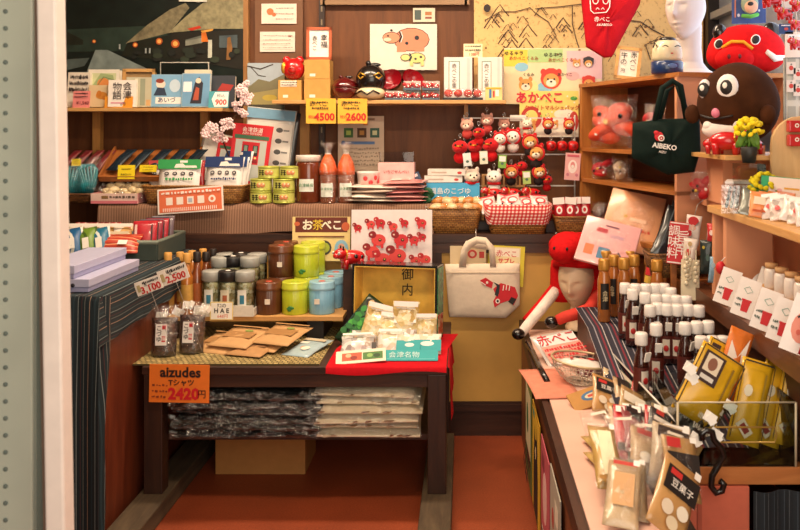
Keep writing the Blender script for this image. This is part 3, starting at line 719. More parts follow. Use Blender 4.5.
# map
def map_poster():
    Y = 4.42; xa, xb = X(474, Y), X(703, Y); w = xb - xa; z0 = H(90, Y); h = 2.2 - z0; U = 229; V = h / (Y / F)
    r = thing('map_poster', 'large yellow hand-drawn mountain map on the back wall', 'map', ((xa + xb) / 2, Y, z0))
    m, nt, b = base_mat('m_map_paper'); tc = N(nt, 'ShaderNodeTexCoord'); nz = N(nt, 'ShaderNodeTexNoise', Scale=45.0, Detail=6.0, Roughness=.7); nt.links.new(tc.outputs['Object'], nz.inputs['Vector'])
    rp = ramp(nt, [(.0, '#e8c582'), (.56, '#e3bd78'), (.63, '#b98f52'), (.7, '#e3bd78')]); nt.links.new(nz.outputs['Fac'], rp.inputs['Fac']); nt.links.new(rp.outputs['Color'], b.inputs['Base Color'])
    g = G(); g.box((0, 0, h / 2), (w, .006, h), m); g.build('board', r)
    def q(x, y): return ((x - 474) / U, (90 - y) / V)
    I = []; br = '#4a3018'
    def L(pts, wd=.006): I.append(('l', br, [q(*p) for p in pts], wd))
    for cx, cy, s in ((500, 10, 9), (492, 22, 8), (508, 36, 10), (528, 30, 9), (512, 45, 8), (526, 44, 10), (505, 52, 8), (563, 22, 7), (585, 24, 7), (545, 50, 8), (498, 18, 6), (566, 28, 5), (622, 14, 8), (640, 30, 8), (600, 45, 9)):
        L([(cx - s, cy + s * .8), (cx - s * .4, cy - s * .1), (cx, cy - s * .6), (cx + s * .4, cy), (cx + s, cy + s * .7)]); L([(cx - s * .6, cy + s * .9), (cx - s * .2, cy + s * .3), (cx + s * .15, cy + s * .75)], .004)
    L([(486, 20), (500, 12), (515, 12), (530, 8), (536, 14), (548, 22), (556, 36), (548, 46), (560, 55)], .005); L([(535, 9), (560, 7), (585, 4), (600, 2)], .005); L([(572, 6), (572, 24), (576, 40), (580, 52)], .005)
    L([(620, 20), (640, 22), (652, 30), (664, 36)], .006); L([(650, 60), (645, 45), (655, 40), (664, 52)], .006); L([(606, 50), (612, 35), (625, 30)], .005)
    for i in range(26):
        cx, cy, q_ = R.uniform(482, 668), R.uniform(4, 58), R.uniform(3, 7)
        L([(cx - q_, cy + q_ * .8), (cx - q_ * .3, cy - q_ * .3), (cx + q_ * .1, cy - q_ * .5), (cx + q_, cy + q_ * .7)], .0035)
    for i in range(46):
        a, c = R.uniform(482, 660), R.uniform(2, 60); u, v = q(a, c); I.append(('o', R.choice(['#8a6a3c', '#7a5a30', '#6a4a24']), u, v, R.uniform(1, 3) / U, R.uniform(1, 3) / V))
    I.append(('o', '#2a1d18', *q(487, 9), 7 / U, 8 / V))
    prints(r, I, -.003, w, h)
map_poster()
# posters under the map
def shiba(u, v, s, hood=None, a=1.0):
    o = []
    if hood: o += [('o', hood, u, v + .02 * a, s * 1.35, s * a * 1.35), ('o', hood, u - s * .5, v + s * a * .55, s * .35, s * a * .4), ('o', hood, u + s * .5, v + s * a * .55, s * .35, s * a * .4)]
    else: o += [('o', '#d98f4a', u - s * .35, v + s * a * .42, s * .3, s * a * .35), ('o', '#d98f4a', u + s * .35, v + s * a * .42, s * .3, s * a * .35)]
    o += [('o', '#e0a052', u, v, s, s * a * .9), ('o', '#f6e8d0', u, v - s * a * .16, s * .66, s * a * .5), ('o', '#231814', u - s * .2, v + s * a * .08, s * .12, s * a * .13), ('o', '#231814', u + s * .2, v + s * a * .08, s * .12, s * a * .13), ('o', '#231814', u, v - s * a * .08, s * .16, s * a * .12)]
    return o
Y = 4.40; w, h = S(98, Y), S(56, Y)
card('shiba_poster', w, h, '#f0dcae', 'pastel poster of hooded puppies under the yellow map', 'poster', (X(553, Y), Y, H(104, Y)), (0, 0, 0),
     [('r', '#f3d24a', .12, .82, .24, .3), ('r', '#b7d68a', .42, .86, .36, .24), ('r', '#f2c4c0', .82, .7, .36, .5), ('o', '#8fc6dc', .18, .66, .14, .16), ('o', '#f0b0a8', .7, .5, .14, .16), ('o', '#8fc6dc', .42, .3, .16, .2), ('o', '#f6e8a0', .25, .3, .2, .3)]
     + shiba(.48, .42, .16, '#d9402f', w / h) + shiba(.22, .34, .14, None, w / h) + shiba(.74, .72, .08, None, w / h) + shiba(.86, .72, .08, '#3a3a3a', w / h) + shiba(.86, .36, .10, '#d9402f', w / h),
     texts=(('ゆるキラ', .1, .9, .025, '#3a2a20'), ('あかべこくるみ', .2, .81, .022, '#b4522a'), ('ゆるキラ', .5, .87, .025, '#3a2a20'), ('あかべこくるみ', .6, .78, .022, '#b4522a'), ('くるみ', .25, .52, .02, '#3a2a20'), ('あかべこ', .62, .52, .02, '#3a2a20')))
Y = 4.33; w, h = S(59, Y), S(46, Y)
card('cow_poster', w, h, '#f2d873', 'yellow poster with red and orange Japanese lettering above the key ring rack', 'poster', (X(549, Y), Y, H(137, Y)), (0, 0, 0),
     [('r', '#f6ecd6', .5, .2, 1, .4), ('o', '#f6ecd6', .76, .5, .36, .22), ('o', '#5aa84a', .92, .84, .12, .09), ('o', '#c33a2e', .2, .42, .36, .5), ('o', '#f2d873', .2, .44, .22, .3), ('o', '#c33a2e', .92, .34, .16, .44)] + shiba(.17, .2, .22, None, w / h) + shiba(.58, .26, .15, None, w / h) + shiba(.8, .22, .12, None, w / h)
     + [('o', R.choice(['#e8a03a', '#9ac45a', '#f6f0d0']), R.uniform(.05, .95), R.uniform(.45, .95), .03, .04) for i in range(16)],
     texts=(('あかべこ', .34, .84, .062, '#d02a3a', {'bold': .03}), ('クルリトマルシェバッグ', .55, .63, .0255, '#b9401f', {'bold': .02})))
Y = 4.28
card('white_strip', S(16, Y), S(6, Y), '#efe8dc', 'short blank white shelf tag above the puppy key rings', 'tag', (X(518, Y), Y, H(121, Y)))
# card leaning under the centre shelf
Y = 4.36; w, h = S(46, Y), S(56, Y)
card('info_sheet', w, h, '#c9b39b', 'beige info sheet with three small coloured squares under the centre shelf', 'sheet', (X(361, Y), Y, H(172, Y)), (0, 0, 0),
     [('r', '#8a6a50', .5, .94, .6, .04), ('r', '#3d6b35', .23, .7, .2, .17), ('r', '#a8c45a', .23, .7, .1, .08), ('r', '#5a3a1e', .52, .7, .2, .17), ('r', '#b8863a', .52, .7, .1, .08), ('r', '#2f5a4a', .8, .7, .2, .17), ('r', '#c8c89a', .8, .7, .1, .08), ('o', '#4a6a9a', .12, .52, .1, .08), ('r', '#5a7aa8', .5, .52, .6, .05), ('r', '#c87a3a', .6, .86, .1, .05)] + scribble(5, seed=9, z0=.1, z1=.45, cols=('#8d7a68',), hh=.03))

# ---------------------------------------------------------------- toys
REDL = mat('#c8181c', .25, var=.04, coat=.6); BLK = mat('#15100f', .25, coat=.5, var=.02); LACQ = mat('#5c0f12', .16, coat=.9, var=.05); GOLD = mat('#d9a53a', .35, .6)
def cow_parts(r, s, body=REDL, face=True):
    """a small papier-mache cow: rounded body on four legs, nodding head on a neck ring; s = body length"""
    g = G(); g.ell((0, 0, .40 * s), (.5 * s, .30 * s, .27 * s), body)
    for x in (-.28, .28):
        for y in (-.15, .15): g.lathe([(.085 * s, 0), (.10 * s, .2 * s), (.12 * s, .34 * s)], body, 10, Matrix.Translation((x * s, y * s, 0)))
    g.build('body', r)
    g = G(); g.ell((-.46 * s, -.06 * s, .56 * s), (.26 * s, .21 * s, .20 * s), body); g.ell((-.64 * s, -.10 * s, .50 * s), (.13 * s, .14 * s, .11 * s), body); g.build('head', r)
    g = G()
    for y in (-.17, .11): g.lathe([(.045 * s, 0), (.03 * s, .08 * s), (.004, .14 * s)], BLK, 8, Matrix.Translation((-.40 * s, y * s, .70 * s)))
    g.build('horns', r)
    if face:
        g = G(); 
        for x, y, z in ((-.60, -.25, .60), (-.70, .06, .60)): g.ell((x * s, y * s, z * s), (.05 * s, .03 * s, .055 * s), WHITE, u=10, v=6); g.ell((x * s - .01 * s, y * s - .02 * s, z * s), (.025 * s, .02 * s, .03 * s), BLK, u=8, v=6)
        g.build('eyes', r)
    g = G(); g.ell((.05 * s, -.26 * s, .45 * s), (.09 * s, .06 * s, .09 * s), BLK, u=10, v=6); g.ell((.30 * s, -.21 * s, .42 * s), (.07 * s, .06 * s, .07 * s), BLK, u=10, v=6); g.build('spots', r)
    g = G(); g.tube([(-.28 * s + .02 * s * math.sin(a), .26 * s * math.cos(a), .50 * s + .22 * s * math.sin(a)) for a in [i * math.pi / 5 for i in range(10)]], .03 * s, GOLD, 6, closed=True); g.build('neck_ring', r)
def cow(name, s, label, loc, rz=0, body=REDL, group=None):
    r = thing(name, label, 'toy cow', loc, (0, 0, rz), group); cow_parts(r, s, body); return r

# ---------------------------------------------------------------- centre shelf goods
ZS = 1.588; Y = 4.28
def kraft(px, w, h, d, z, label, Yk=4.29, items=(), col=None):
    return carton('kraft_box', S(w, Yk), S(d, Yk), S(h, Yk), col or KR, label, 'box', (X(px, Yk), Yk, z), items=[('r', '#efe6d8', .32, .2, .22, .14)] + list(items), seam=mat('#d8b87c', .4))
kraft(292, 23, 20, 22, ZS, 'low kraft box with white sticker at the left end of the centre shelf', items=[('r', '#efe0d0', .45, .82, .7, .3)] + scribble(2, seed=8, x0=.15, x1=.8, z0=.7, z1=.95))
kraft(319, 26, 21, 22, ZS, 'kraft box on the centre shelf beneath another kraft box')
kraft(319, 25, 19, 22, ZS + S(21, 4.29) + .001, 'kraft box stacked on top of another under the red framed sign')
kraft(302, 9, 40, 10, ZS, 'narrow kraft box standing behind the red lucky doll', Yk=4.385)
# framed calligraphy sign on the box
Y = 4.27; r = thing('framed_sign', 'orange-red framed calligraphy sign standing on the stacked kraft boxes', 'sign', (X(319, Y), Y, ZS + S(40, 4.29) + .002), (rad(-4), 0, rad(3)))
w, h = S(25, Y), S(33, Y); g = G(); fm = mat('#b9562a', .45)
for c, d in (((0, 0, .007), (w, .014, .014)), ((0, 0, h - .007), (w, .014, .014)), ((-w/2+.007, 0, h/2), (.014, .014, h)), ((w/2-.007, 0, h/2), (.014, .014, h))): g.box(c, d, fm)
g.build('frame', r); g = G(); g.box((0, .003, h / 2), (w - .02, .004, h - .02), mat('#f0e9e2', .5)); g.build('sheet', r)
vtext('幸福', .036, INK, r, (.025, -.003, h * .56)); vtext('赤べこ', .026, INK, r, (-.022, -.003, h * .5))
# red lucky doll on the low box
r = thing('lucky_doll', 'round red papier-mache lucky doll with gold marks on the low kraft box', 'doll', (X(295, 4.29), 4.26, ZS + S(20, 4.29) + .001))
g = G(); g.ell((0, 0, .055), (.055, .05, .055), REDL); g.build('body', r)
g = G(); g.ell((0, -.043, .05), (.022, .012, .022), mat('#b02018', .3, coat=.5)); g.build('face', r)
for x in (-.035, .03): g = G(); g.ell((x, -.005, .098), (.022, .018, .022), REDL, u=10, v=6); g.build('ear', r)
g = G(); g.ell((-.046, -.02, .06), (.014, .016, .03), GOLD, u=10, v=6); g.build('gold_patch', r)
for x in (-.008, .008): g = G(); g.ell((x, -.054, .055), (.003, .002, .004), BLK, u=8, v=5); g.build('eye', r)
# lacquer pieces
r = thing('lacquer_bowl', 'dark red lidded lacquer bowl on the centre shelf', 'bowl', (X(345, 4.26), 4.26, ZS))
g = G(); g.lathe([(.03, 0), (.035, .012), (.058, .03), (.066, .055), (.064, .062)], LACQ, 24); g.build('bowl', r)
g = G(); g.lathe([(.066, .062), (.064, .075), (.05, .10), (.02, .114), (.001, .116)], LACQ, 24); g.build('lid', r)
g = G(); g.ell((-.02, 0, .118), (.012, .01, .008), LACQ, u=10, v=6); g.ell((.02, 0, .118), (.02, .006, .006), BLK, u=10, v=6); g.build('knob', r)
r = thing('lion_head', 'black lacquered lion mask with gold swirls and cream jaw on the centre shelf', 'mask', (X(371, 4.25), 4.25, ZS))
g = G(); g.ell((0, 0, .105), (.076, .07, .075), BLK, u=24, v=14); g.build('head', r)
g = G(); g.ell((0, -.012, .036), (.074, .068, .034), mat('#e9d6ae', .4, coat=.4), u=20, v=8); g.build('jaw', r)
g = G(); g.tube([(-.07, -.05, .03), (-.04, -.077, .045), (-.01, -.083, .026), (.02, -.082, .046), (.05, -.07, .03)], .005, BLK, 6); g.build('mouth_line', r)
for sx in (-1, 1):
    g = G(); g.tube([(sx * .02, -.064, .12), (sx * .045, -.06, .135), (sx * .06, -.045, .12), (sx * .045, -.06, .105), (sx * .03, -.066, .115)], .004, GOLD, 6); g.build('gold_swirl', r)
g = G(); g.ell((-.012, -.01, .185), (.014, .012, .014), BLK, u=10, v=8); g.ell((.02, 0, .178), (.03, .012, .01), BLK, u=10, v=8); g.build('topknot', r)
for i, (px, py0, rot, lab) in enumerate(((392, 0, (rad(62), 0, rad(-14)), 'open lacquer bowl with red inside tipped toward the viewer, left of two'), (411, 0, (rad(58), 0, rad(32)), 'open lacquer bowl with red inside tipped sideways, right of two'))):
    r = thing('lacquer_bowl', lab, 'bowl', (X(px, 4.32), 4.32, ZS + .095), rot)
    g = G(); pr = [(.022, -.035), (.024, -.028), (.045, -.012), (.057, .015), (.060, .03)]
    g.lathe([(.001, -.035)] + pr, BLK, 24, caps=False); g.build('outer_shell', r)
    g = G(); g.lathe([(.060, .031), (.056, .016), (.042, -.008), (.002, -.02)], mat('#9a1520', .2, coat=.8), 24, caps=False); g.build('red_inside', r)
    r2 = thing('bowl_stand', 'small black stand under the %s tipped lacquer bowl' % ('left', 'right')[i], 'stand', (X(px, 4.33), 4.33, ZS))
    g = G(); g.box((0, .0, .003), (.06, .06, .006), BLK); g.build('base', r2)
    g = G(); g.tube([(0, .02, .006), (0, .03, .04), (0, .005, .06)], .004, BLK); g.build('support_arm', r2)
# boxes of little red cows
def cowbox(px, z, lab, Yk=4.235):
    r = thing('toy_box', lab, 'boxed toy', (X(px, Yk), Yk, z), (0, 0, 0), 'little boxed red cows on the centre shelf')
    w, h, d = S(17, Yk), S(9.6, Yk), .06
    g = G(); g.box((0, .0, .002), (w, d, .004), mat('#2a2220', .4)); g.box((0, d / 2 - .002, h / 2), (w, .004, h), mat('#cfc6bc', .5)); g.build('box_back', r)
    g = G(); g.box((0, -d / 2, h * .12), (w, .003, h * .24), mat('#4a5a68', .4)); g.build('box_band', r)
    g = G(); g.box((0, -.001, h / 2), (w - .002, d - .002, h - .002), film(a=.10)); g.build('clear_cover', r)
    for k, dx in enumerate((-.02, .022)):
        g = G(); g.ell((dx, -.01, h * .45), (.022, .016, .014), REDL, u=10, v=6); g.ell((dx - .016, -.018, h * .62), (.011, .01, .010), REDL, u=8, v=6); g.build('cow_body', r)
        g = G(); g.ell((dx + .002, -.026, h * .48), (.005, .003, .005), WHITE, u=8, v=5); g.build('cow_spot', r)
    return r
p0 = cowbox(394, ZS, 'small clear box with red cows at the left end of the bottom row'); hb = S(9.6, 4.235) + .001
for px, z, lab in ((412, ZS, 'small clear box with red cows in the middle of the bottom row'), (431, ZS, 'small clear box with red cows at the right end of the bottom row'),
                   (412, ZS + hb, 'small clear box with red cows, left one of the upper row'), (431, ZS + hb, 'small clear box with red cows, right one of the upper row')):
    dup(p0, (X(px, 4.235), 4.235, z), label=lab)
# white boxed packets
for px, w, lab, rz in ((458, 28, 'white paper-wrapped box with a green framed column of characters, left of two', .03), (491, 24, 'white paper-wrapped box with a green framed column of characters, right of two', -.18)):
    Yk = 4.30; h = S(43, Yk); ww = S(w, Yk)
    carton('wrapped_box', ww, .07, h, mat('#e8ded6', .45, var=.03, coat=.2), lab, 'box', (X(px, Yk), Yk, ZS), (0, 0, rz), items=[('r', '#6f8f78', .36, .56, .40, .70), ('r', '#f1ebe4', .36, .56, .34, .66), ('r', '#d9cfc8', .86, .5, .1, .96)], texts=[('赤\nべ\nこ\nの\n里', .36, .56, .026, '#4a3f38')])
r = thing('sweet_tray', 'black tray with four red sweets before the wrapped boxes', 'tray', (X(463, 4.21), 4.215, ZS))
g = G(); g.box((0, 0, .006), (S(40, 4.21), .045, .012), mat('#1d1a19', .4)); g.build('tray', r)
g = G(); g.box((0, 0, .036), (S(38, 4.21), .04, .045), film(a=.10)); g.build('clear_lid', r)
for i in range(4):
    g = G(); g.ell((-.072 + .048 * i, 0, .034), (.022, .018, .020), mat('#d2402f', .3, coat=.5), u=12, v=8); g.build('sweet', r)
carton('small_box', S(17, 4.21), .03, S(13, 4.21), '#e8c86a' and mat('#ead08a', .5), 'small yellow box with blue red and green print at the right end of the shelf', 'box', (X(494, 4.21), 4.215, ZS), (0, 0, -.1), items=[('r', '#3f7fae', .3, .5, .14, .7), ('r', '#c93a3a', .5, .45, .1, .5), ('r', '#f2efe8', .7, .55, .2, .5), ('r', '#dfae2c', .5, .9, .9, .12)])
card('price_sign', S(19, 4.27), S(14, 4.27), '#f0e3b4', 'tiny cream price sign with red number standing on the wrapped boxes', 'price sign', (X(473, 4.30), 4.30, ZS + S(43, 4.30) + .001), (rad(-6), 0, 0), scribble(2, seed=11, z0=.4, z1=.95, hh=.12), texts=(('108円', .55, .22, .022, '#d23a2a'),))
# two yellow price cards hanging from the shelf edge
for px, w, n, lab in ((321, 30, '4500', 'yellow price card reading 4500, the left of two hanging under the kraft boxes'), (352.5, 29.5, '2600', 'yellow price card reading 2600, hanging right under the red lacquer bowl')):
    Yk = 4.185; ww, hh = S(w, Yk), S(25, Yk)
    card('price_card', ww, hh, YEL, lab, 'price card', (X(px, Yk), Yk, H(123.5, Yk)), (0, 0, 0), scribble(2, seed=int(n) , x0=.2, x1=.75, z0=.5, z1=.95, hh=.08), texts=(('赤べこ', .42, .78, .03, '#2a1a10'), ('税込', .2, .26, .018, '#c02a20'), (n, .62, .25, .05, '#c8201c', {'bold': .03})))

# ---------------------------------------------------------------- books on the left shelf
ZL = 1.55; Y = 4.27
def pb(px, w, hpx, d, col, lab, rz=0, rx=-.12, items=(), texts=(), Yk=None, cat='book'):
    Yk = Yk or Y; return book('picture_book', S(w, Yk), S(hpx, Yk), d, col, lab, (X(px, Yk), Yk, ZL + .004), (rx, 0, rz), items, texts, None, cat)
def pbc(*a, **k): return pb(*a, **k)
pb(79, 22, 35, .03, '#e6dccb', 'cream box book with calligraphy behind the pink price card', items=scribble(3, seed=21, z0=.4, z1=.95, hh=.12))
pb(103.5, 31, 38, .03, '#e9e2d2', 'white book with green and orange cover beside the pink price card', items=[('r', '#c9cfa2', .5, .5, .8, .8), ('p', '#9cae7a', [(.1, .5), (.4, .9), (.8, .85), (.9, .5)]), ('o', '#d98a4a', .5, .62, .4, .3), ('l', '#6a7a4a', [(.1, .3), (.5, .8), (.9, .7)], .004)], Yk=4.30)
pb(102, 26, 22, .02, '#dfc79c', 'cream booklet with an orange maple leaf on the left shelf', items=[('o', '#d08a34', .5, .52, .45, .35), ('o', '#c87a2a', .4, .6, .2, .3), ('o', '#c87a2a', .62, .42, .2, .2)], Yk=4.245)
pb(122.5, 27, 27, .02, '#ede6dc', 'white book with black brush lettering leaning above the orange card', texts=(('会\n津', .68, .58, .045, '#2a1a14'), ('物\n語', .32, .56, .045, '#2a1a14')), items=[('r', '#d98a9a', .5, .14, .8, .05)], rz=.1, Yk=4.215)
r = thing('wooden_picture_stand', 'honey wooden frame standing behind the books on the left shelf', 'frame', (X(137, 4.33), 4.345, ZL), (-.1, 0, 0)); w, h = S(33, 4.33), S(40, 4.33); g = G()
for c, d in (((0, 0, .008), (w, .02, .016)), ((0, 0, h - .008), (w, .02, .016)), ((-w/2+.008, 0, h/2), (.016, .02, h)), ((w/2-.008, 0, h/2), (.016, .02, h))): g.box(c, d, PINE)
g.build('frame', r); g = G(); g.box((0, .006, h / 2), (w - .02, .004, h - .02), mat('#a8875a', .6)); g.build('backing', r)
pb(139, 24, 30, .025, '#b9b49a', 'pale grey-green book with vertical stripes before the wooden frame', items=[('r', '#d9d6c2', .4, .5, .12, .9), ('r', '#8d947e', .65, .5, .2, .9), ('r', '#c9a06a', .88, .14, .16, .2)], rz=.16, Yk=4.255)
man = [('r', '#7fb0d2', .5, .5, .96, .96), ('o', '#e8d8c8', .3, .7, .3, .26), ('p', '#2b3a52', [(.08, .35), (.2, .6), (.42, .58), (.5, .35)]), ('o', '#8a3a2a', .27, .8, .26, .14), ('r', '#f2f0ea', .55, .2, .8, .2), ('o', '#c4d8e6', .75, .65, .35, .4)]
pb(167, 31, 33, .02, '#8fb4d0', 'blue comic book with a cartoon figure, left one of two on the shelf', items=man, texts=(('ぼのぼの'[0:0] + 'あいづ', .5, .2, .03, '#28416a'),), rz=.05)
pb(196, 28, 34, .02, '#a4c0cf', 'blue comic book with a red and dark figure, right one of two on the shelf', items=[('r', '#6f9fc4', .5, .5, .96, .96), ('p', '#2a2a36', [(.3, .1), (.45, .7), (.6, .9), (.75, .7), (.7, .1)]), ('p', '#b4543a', [(.4, .2), (.5, .6), (.62, .55), (.6, .2)]), ('o', '#e8d2b8', .58, .78, .2, .16), ('r', '#e8eef0', .2, .6, .3, .3)], rz=.02, Yk=4.255)
r = thing('acrylic_stand', 'clear acrylic display stand behind the two blue comic books', 'stand', (X(184, 4.33), 4.34, ZL)); w, h = S(48, 4.33), S(46, 4.33)
g = G(); g.box((0, 0, h / 2), (w, .004, h), glass('#eef2f2')); g.build('acrylic_sheet', r); g = G(); g.tube([(-w/2, 0, 0), (-w/2, 0, h), (w/2, 0, h), (w/2, 0, 0)], .004, mat('#b9b5a8', .3), 6); g.build('acrylic_edge', r)
pb(197, 26, 38, .02, '#ddd2ba', 'cream book standing behind the right blue comic book', Yk=4.31)
pb(222, 26, 32, .02, '#3c4048', 'dark book with a red streak at the right end of the left shelf', items=[('p', '#a8322c', [(.3, .5), (.5, .75), (.95, .7), (.8, .5)]), ('r', '#6a7280', .4, .3, .6, .2)], Yk=4.31)
card('price_card', S(20, 4.2), S(17, 4.2), '#4aa0ac', 'teal and white price card reading 900 on the left shelf', 'price card', (X(218, 4.2), 4.205, ZL), (-.2, 0, 0), [('p', '#f2efe8', [(.3, .06), (.15, .5), (.3, .94), (.97, .94), (.97, .06)])], texts=(('900', .62, .32, .038, '#d2402e', {'bold': .03}), ('税込', .6, .72, .02, '#4a6a70')))
card('price_card', S(17, 4.2), S(17, 4.2), '#e88a86', 'pink price card at the left end of the left shelf', 'price card', (X(80.5, 4.2), 4.205, ZL), (-.15, 0, 0), scribble(2, seed=31, x0=.1, x1=.9, z0=.55, z1=.95, hh=.08), texts=(('¥1,540', .6, .28, .022, '#7a2a2a'),))
card('price_card', S(28, 4.2), S(11.5, 4.2), '#e89a2c', 'orange price card under the brush-lettered book', 'price card', (X(118, 4.2), 4.205, ZL), (-.15, 0, 0), texts=(('1冊', .45, .72, .022, '#4a2a12'), ('1,650円', .5, .3, .022, '#4a2a12')))
# water-colour landscape on the wall between the shelves
Y = 4.40; w, h = S(37, Y), S(62, Y)
card('landscape_photo', w, h, '#9a9a8c', 'pale landscape photograph of hills and a bare tree between the two shelves', 'photograph', (X(266, Y), Y, H(125, Y)), (0, 0, 0),
     [('r', '#aebcc6', .5, .82, 1, .36), ('p', '#7f7a5c', [(0, .6), (.3, .74), (.6, .7), (1, .82), (1, .3), (0, .3)]), ('p', '#a89a62', [(0, .5), (.6, .56), (1, .6), (1, .3), (0, .3)]), ('o', '#c9b04a', .6, .44, .4, .1), ('r', '#4a4638', .5, .26, 1, .14), ('l', '#3a2d22', [(0, .95), (.35, .9), (.7, .98)], .006), ('l', '#3a2d22', [(.1, .93), (.3, .8), (.5, .78)], .004), ('r', '#5a6a48', .4, .12, .8, .2)])
# ---------------------------------------------------------------- goods on the raised step (left to right)
ZC = .95; ZT = 1.0905
def clr(r, w, d, h, z=0, a=.10): g = G(); g.box((0, 0, z + h / 2), (w, d, h), film(a=a)); g.build('clear_wrap', r)
# dark riser carrying the striped packets
r = thing('display_riser', 'dark wooden riser under the navy striped packets left on the step', 'display stand', (X(138, 4.28), 4.26, ZT))
g = G(); g.box((0, 0.02, .05), (.50, .16, .10), DKW); g.build('riser_block', r)
r = thing('wooden_tray', 'flat brown wooden tray sloping forward with navy striped packets', 'tray', (X(150, 4.2), 4.235, ZT + .175), (rad(36), 0, 0))
g = G(); g.box((0, 0, 0), (.44, .24, .01), CHERRY); g.box((0, -.12, .012), (.44, .01, .03), CHERRY); g.box((-.22, 0, .012), (.01, .24, .03), CHERRY); g.box((.22, 0, .012), (.01, .24, .03), CHERRY); g.build('tray_base', r)
nst = stripes([(0, '#16222e'), (.3, '#2c4256'), (.38, '#131c26'), (.6, '#3f5a6c'), (.64, '#16222e')], .03, 'X', .5)
for i in range(5):
    flat_pack('cloth_packet', .07, .17, .03, stripes([(0, '#14202c'), (.4, ['#22394a', '#28424c', '#1d3040', '#263c50', '#203646'][i]), (.55, '#121b24'), (.8, '#4a6472'), (.85, '#14202c')], .02, 'X', .35), 'navy striped cloth packet on the sloping tray, %s' % ('leftmost', 'second from left', 'middle one', 'fourth from left', 'rightmost')[i], 'cloth packet', (X(121 + i * 18, 4.2), 4.225, ZT + .190), (rad(36), .0, rad(-24)), seed=i, group='navy cloth packets on the tray')
for i in range(4):
    flat_pack('maroon_packet', .05, .16, .025, stripes([(0, '#6e1c24'), (.5, '#8f2a30'), (.6, '#5a141c'), (.9, '#b06a5a')], .02, 'X', .4), 'maroon striped cloth packet at the far left, %s' % ('leftmost', 'second from left', 'third from left', 'rightmost')[i], 'cloth packet', (X(70 + i * 11.5, 4.25), 4.25, ZT + .185), (rad(40), 0, rad(-20)), seed=9 + i, group='maroon cloth packets at the far left')
r = thing('display_riser', 'small dark block under the maroon striped packets at the far left', 'display stand', (X(86, 4.3), 4.30, ZT))
g = G(); g.box((-.02, 0, .07), (.2, .16, .14), DKW); g.build('riser_block', r)
for px, py, w, h, lab in ((126, 179, 17, 14, 'yellow handwritten price card below the navy packets, left'), (148, 172, 17, 7, 'yellow price card tilted under the navy packets, right'), (76, 166, 9, 7, 'small yellow price card under the maroon packets')):
    Yk = 4.12; card('price_card', S(w, Yk), S(h, Yk), '#f0d81e', lab, 'price card', (X(px, Yk), Yk, H(py, Yk)), (rad(-8), 0, 0), scribble(2, seed=px, x0=.2, x1=.8, z0=.15, z1=.9, cols=('#7a6a10', '#6a5a12'), hh=.09))
# teal straps in a flat basket at far left
basket('wicker_basket', .2, .16, .04, 'flat dark wicker basket of teal straps at the far left', (X(75, 4.12), 4.15, ZT), m=weave('#8a5a2c', '#5a3416', .015, .008))
r = thing('strap_bag', 'clear bag of teal and orange cords in the flat basket at far left', 'bag', (X(80, 4.13), 4.14, ZT + .03), (0, 0, .2))
tm = mat('#1f8a96', .4); g = G()
for i in range(16):
    a = i * .5; g.tube([(-.06 + .007 * i, .0, .0), (-.05 + .008 * i, -.03 + .02 * math.sin(a), .06), (-.05 + .007 * i + .02 * math.sin(a), 0, .12 + .02 * math.cos(a)), (-.01 + .004 * i, .02, .15)], .006, tm, 6)
o = g.build('cords', r); o['kind'] = 'stuff'
g = G(); g.tube([(-.075, -.03, .03), (-.06, -.04, .09), (-.07, -.02, .13)], .009, mat('#d0902e', .5), 6); g.build('orange_cord', r)
pouch_mesh(.19, .19, .11, film(a=.13), seed=3, rough_=.006).build('clear_bag', r)
# pink box of wrapped sweets
r = thing('sweet_box', 'open pink box of cream wrapped sweets left of the wicker basket', 'box', (X(119, 4.1), 4.12, ZT))
w, d, h = S(46, 4.1), .15, S(10, 4.1); pk = mat('#e09a9a', .5); g = G()
g.box((0, 0, .003), (w, d, .006), pk); g.box((0, -d/2, h/2), (w, .004, h), mat('#e8c8bc', .5)); g.box((0, d/2, h/2), (w, .004, h), pk); g.box((-w/2, 0, h/2), (.004, d, h), pk); g.box((w/2, 0, h/2), (.004, d, h), pk); g.build('box_body', r)
prints(r, [('r', '#d97a84', .5, .14, 1, .28), ('r', '#8a6a40', .3, .62, .14, .3)] + scribble(1, seed=6, x0=.4, x1=.95, z0=.4, z1=.9, cols=('#5a4a3c',), hh=.25), -d/2 - .002, w, h)
sw = mat('#e0cba0', .35, coat=.5, scale=60, var=.2)
def wrapped(loc, rot, lab, m, grp, cat='sweet', nm='wrapped_sweet', s=1.0):
    r = thing(nm, lab, cat, loc, rot, grp); g = G(); g.ell((0, 0, .018 * s), (.028 * s, .02 * s, .018 * s), m, u=12, v=8); g.build('sweet', r)
    for sx in (-1, 1): g = G(); g.lathe([(.004 * s, 0), (.016 * s, .018 * s)], film(a=.3), 10, Matrix.Translation((sx * .026 * s, 0, .018 * s)) @ Matrix.Rotation(sx * math.pi / 2, 4, 'Y'), caps=False); g.build('wrapper_twist', r)
    return r
ORD = ['first', 'second', 'third', 'fourth', 'fifth', 'sixth', 'seventh', 'eighth', 'ninth', 'tenth', 'eleventh', 'twelfth']
k = 0
for row in range(3):
    for i in range(5):
        wrapped((X(103 + i * 8.5 + row * 1.5, 4.1), 4.075 + row * .045, ZT + .012 + row * .022 + (i % 2) * .008), (R.uniform(-.3, .3), R.uniform(-.3, .3), R.uniform(-.8, .8)), 'cream wrapped sweet in the pink box, %s from left in the %s row' % (ORD[i], ('front', 'middle', 'back')[row]), sw, 'wrapped sweets in the pink box')
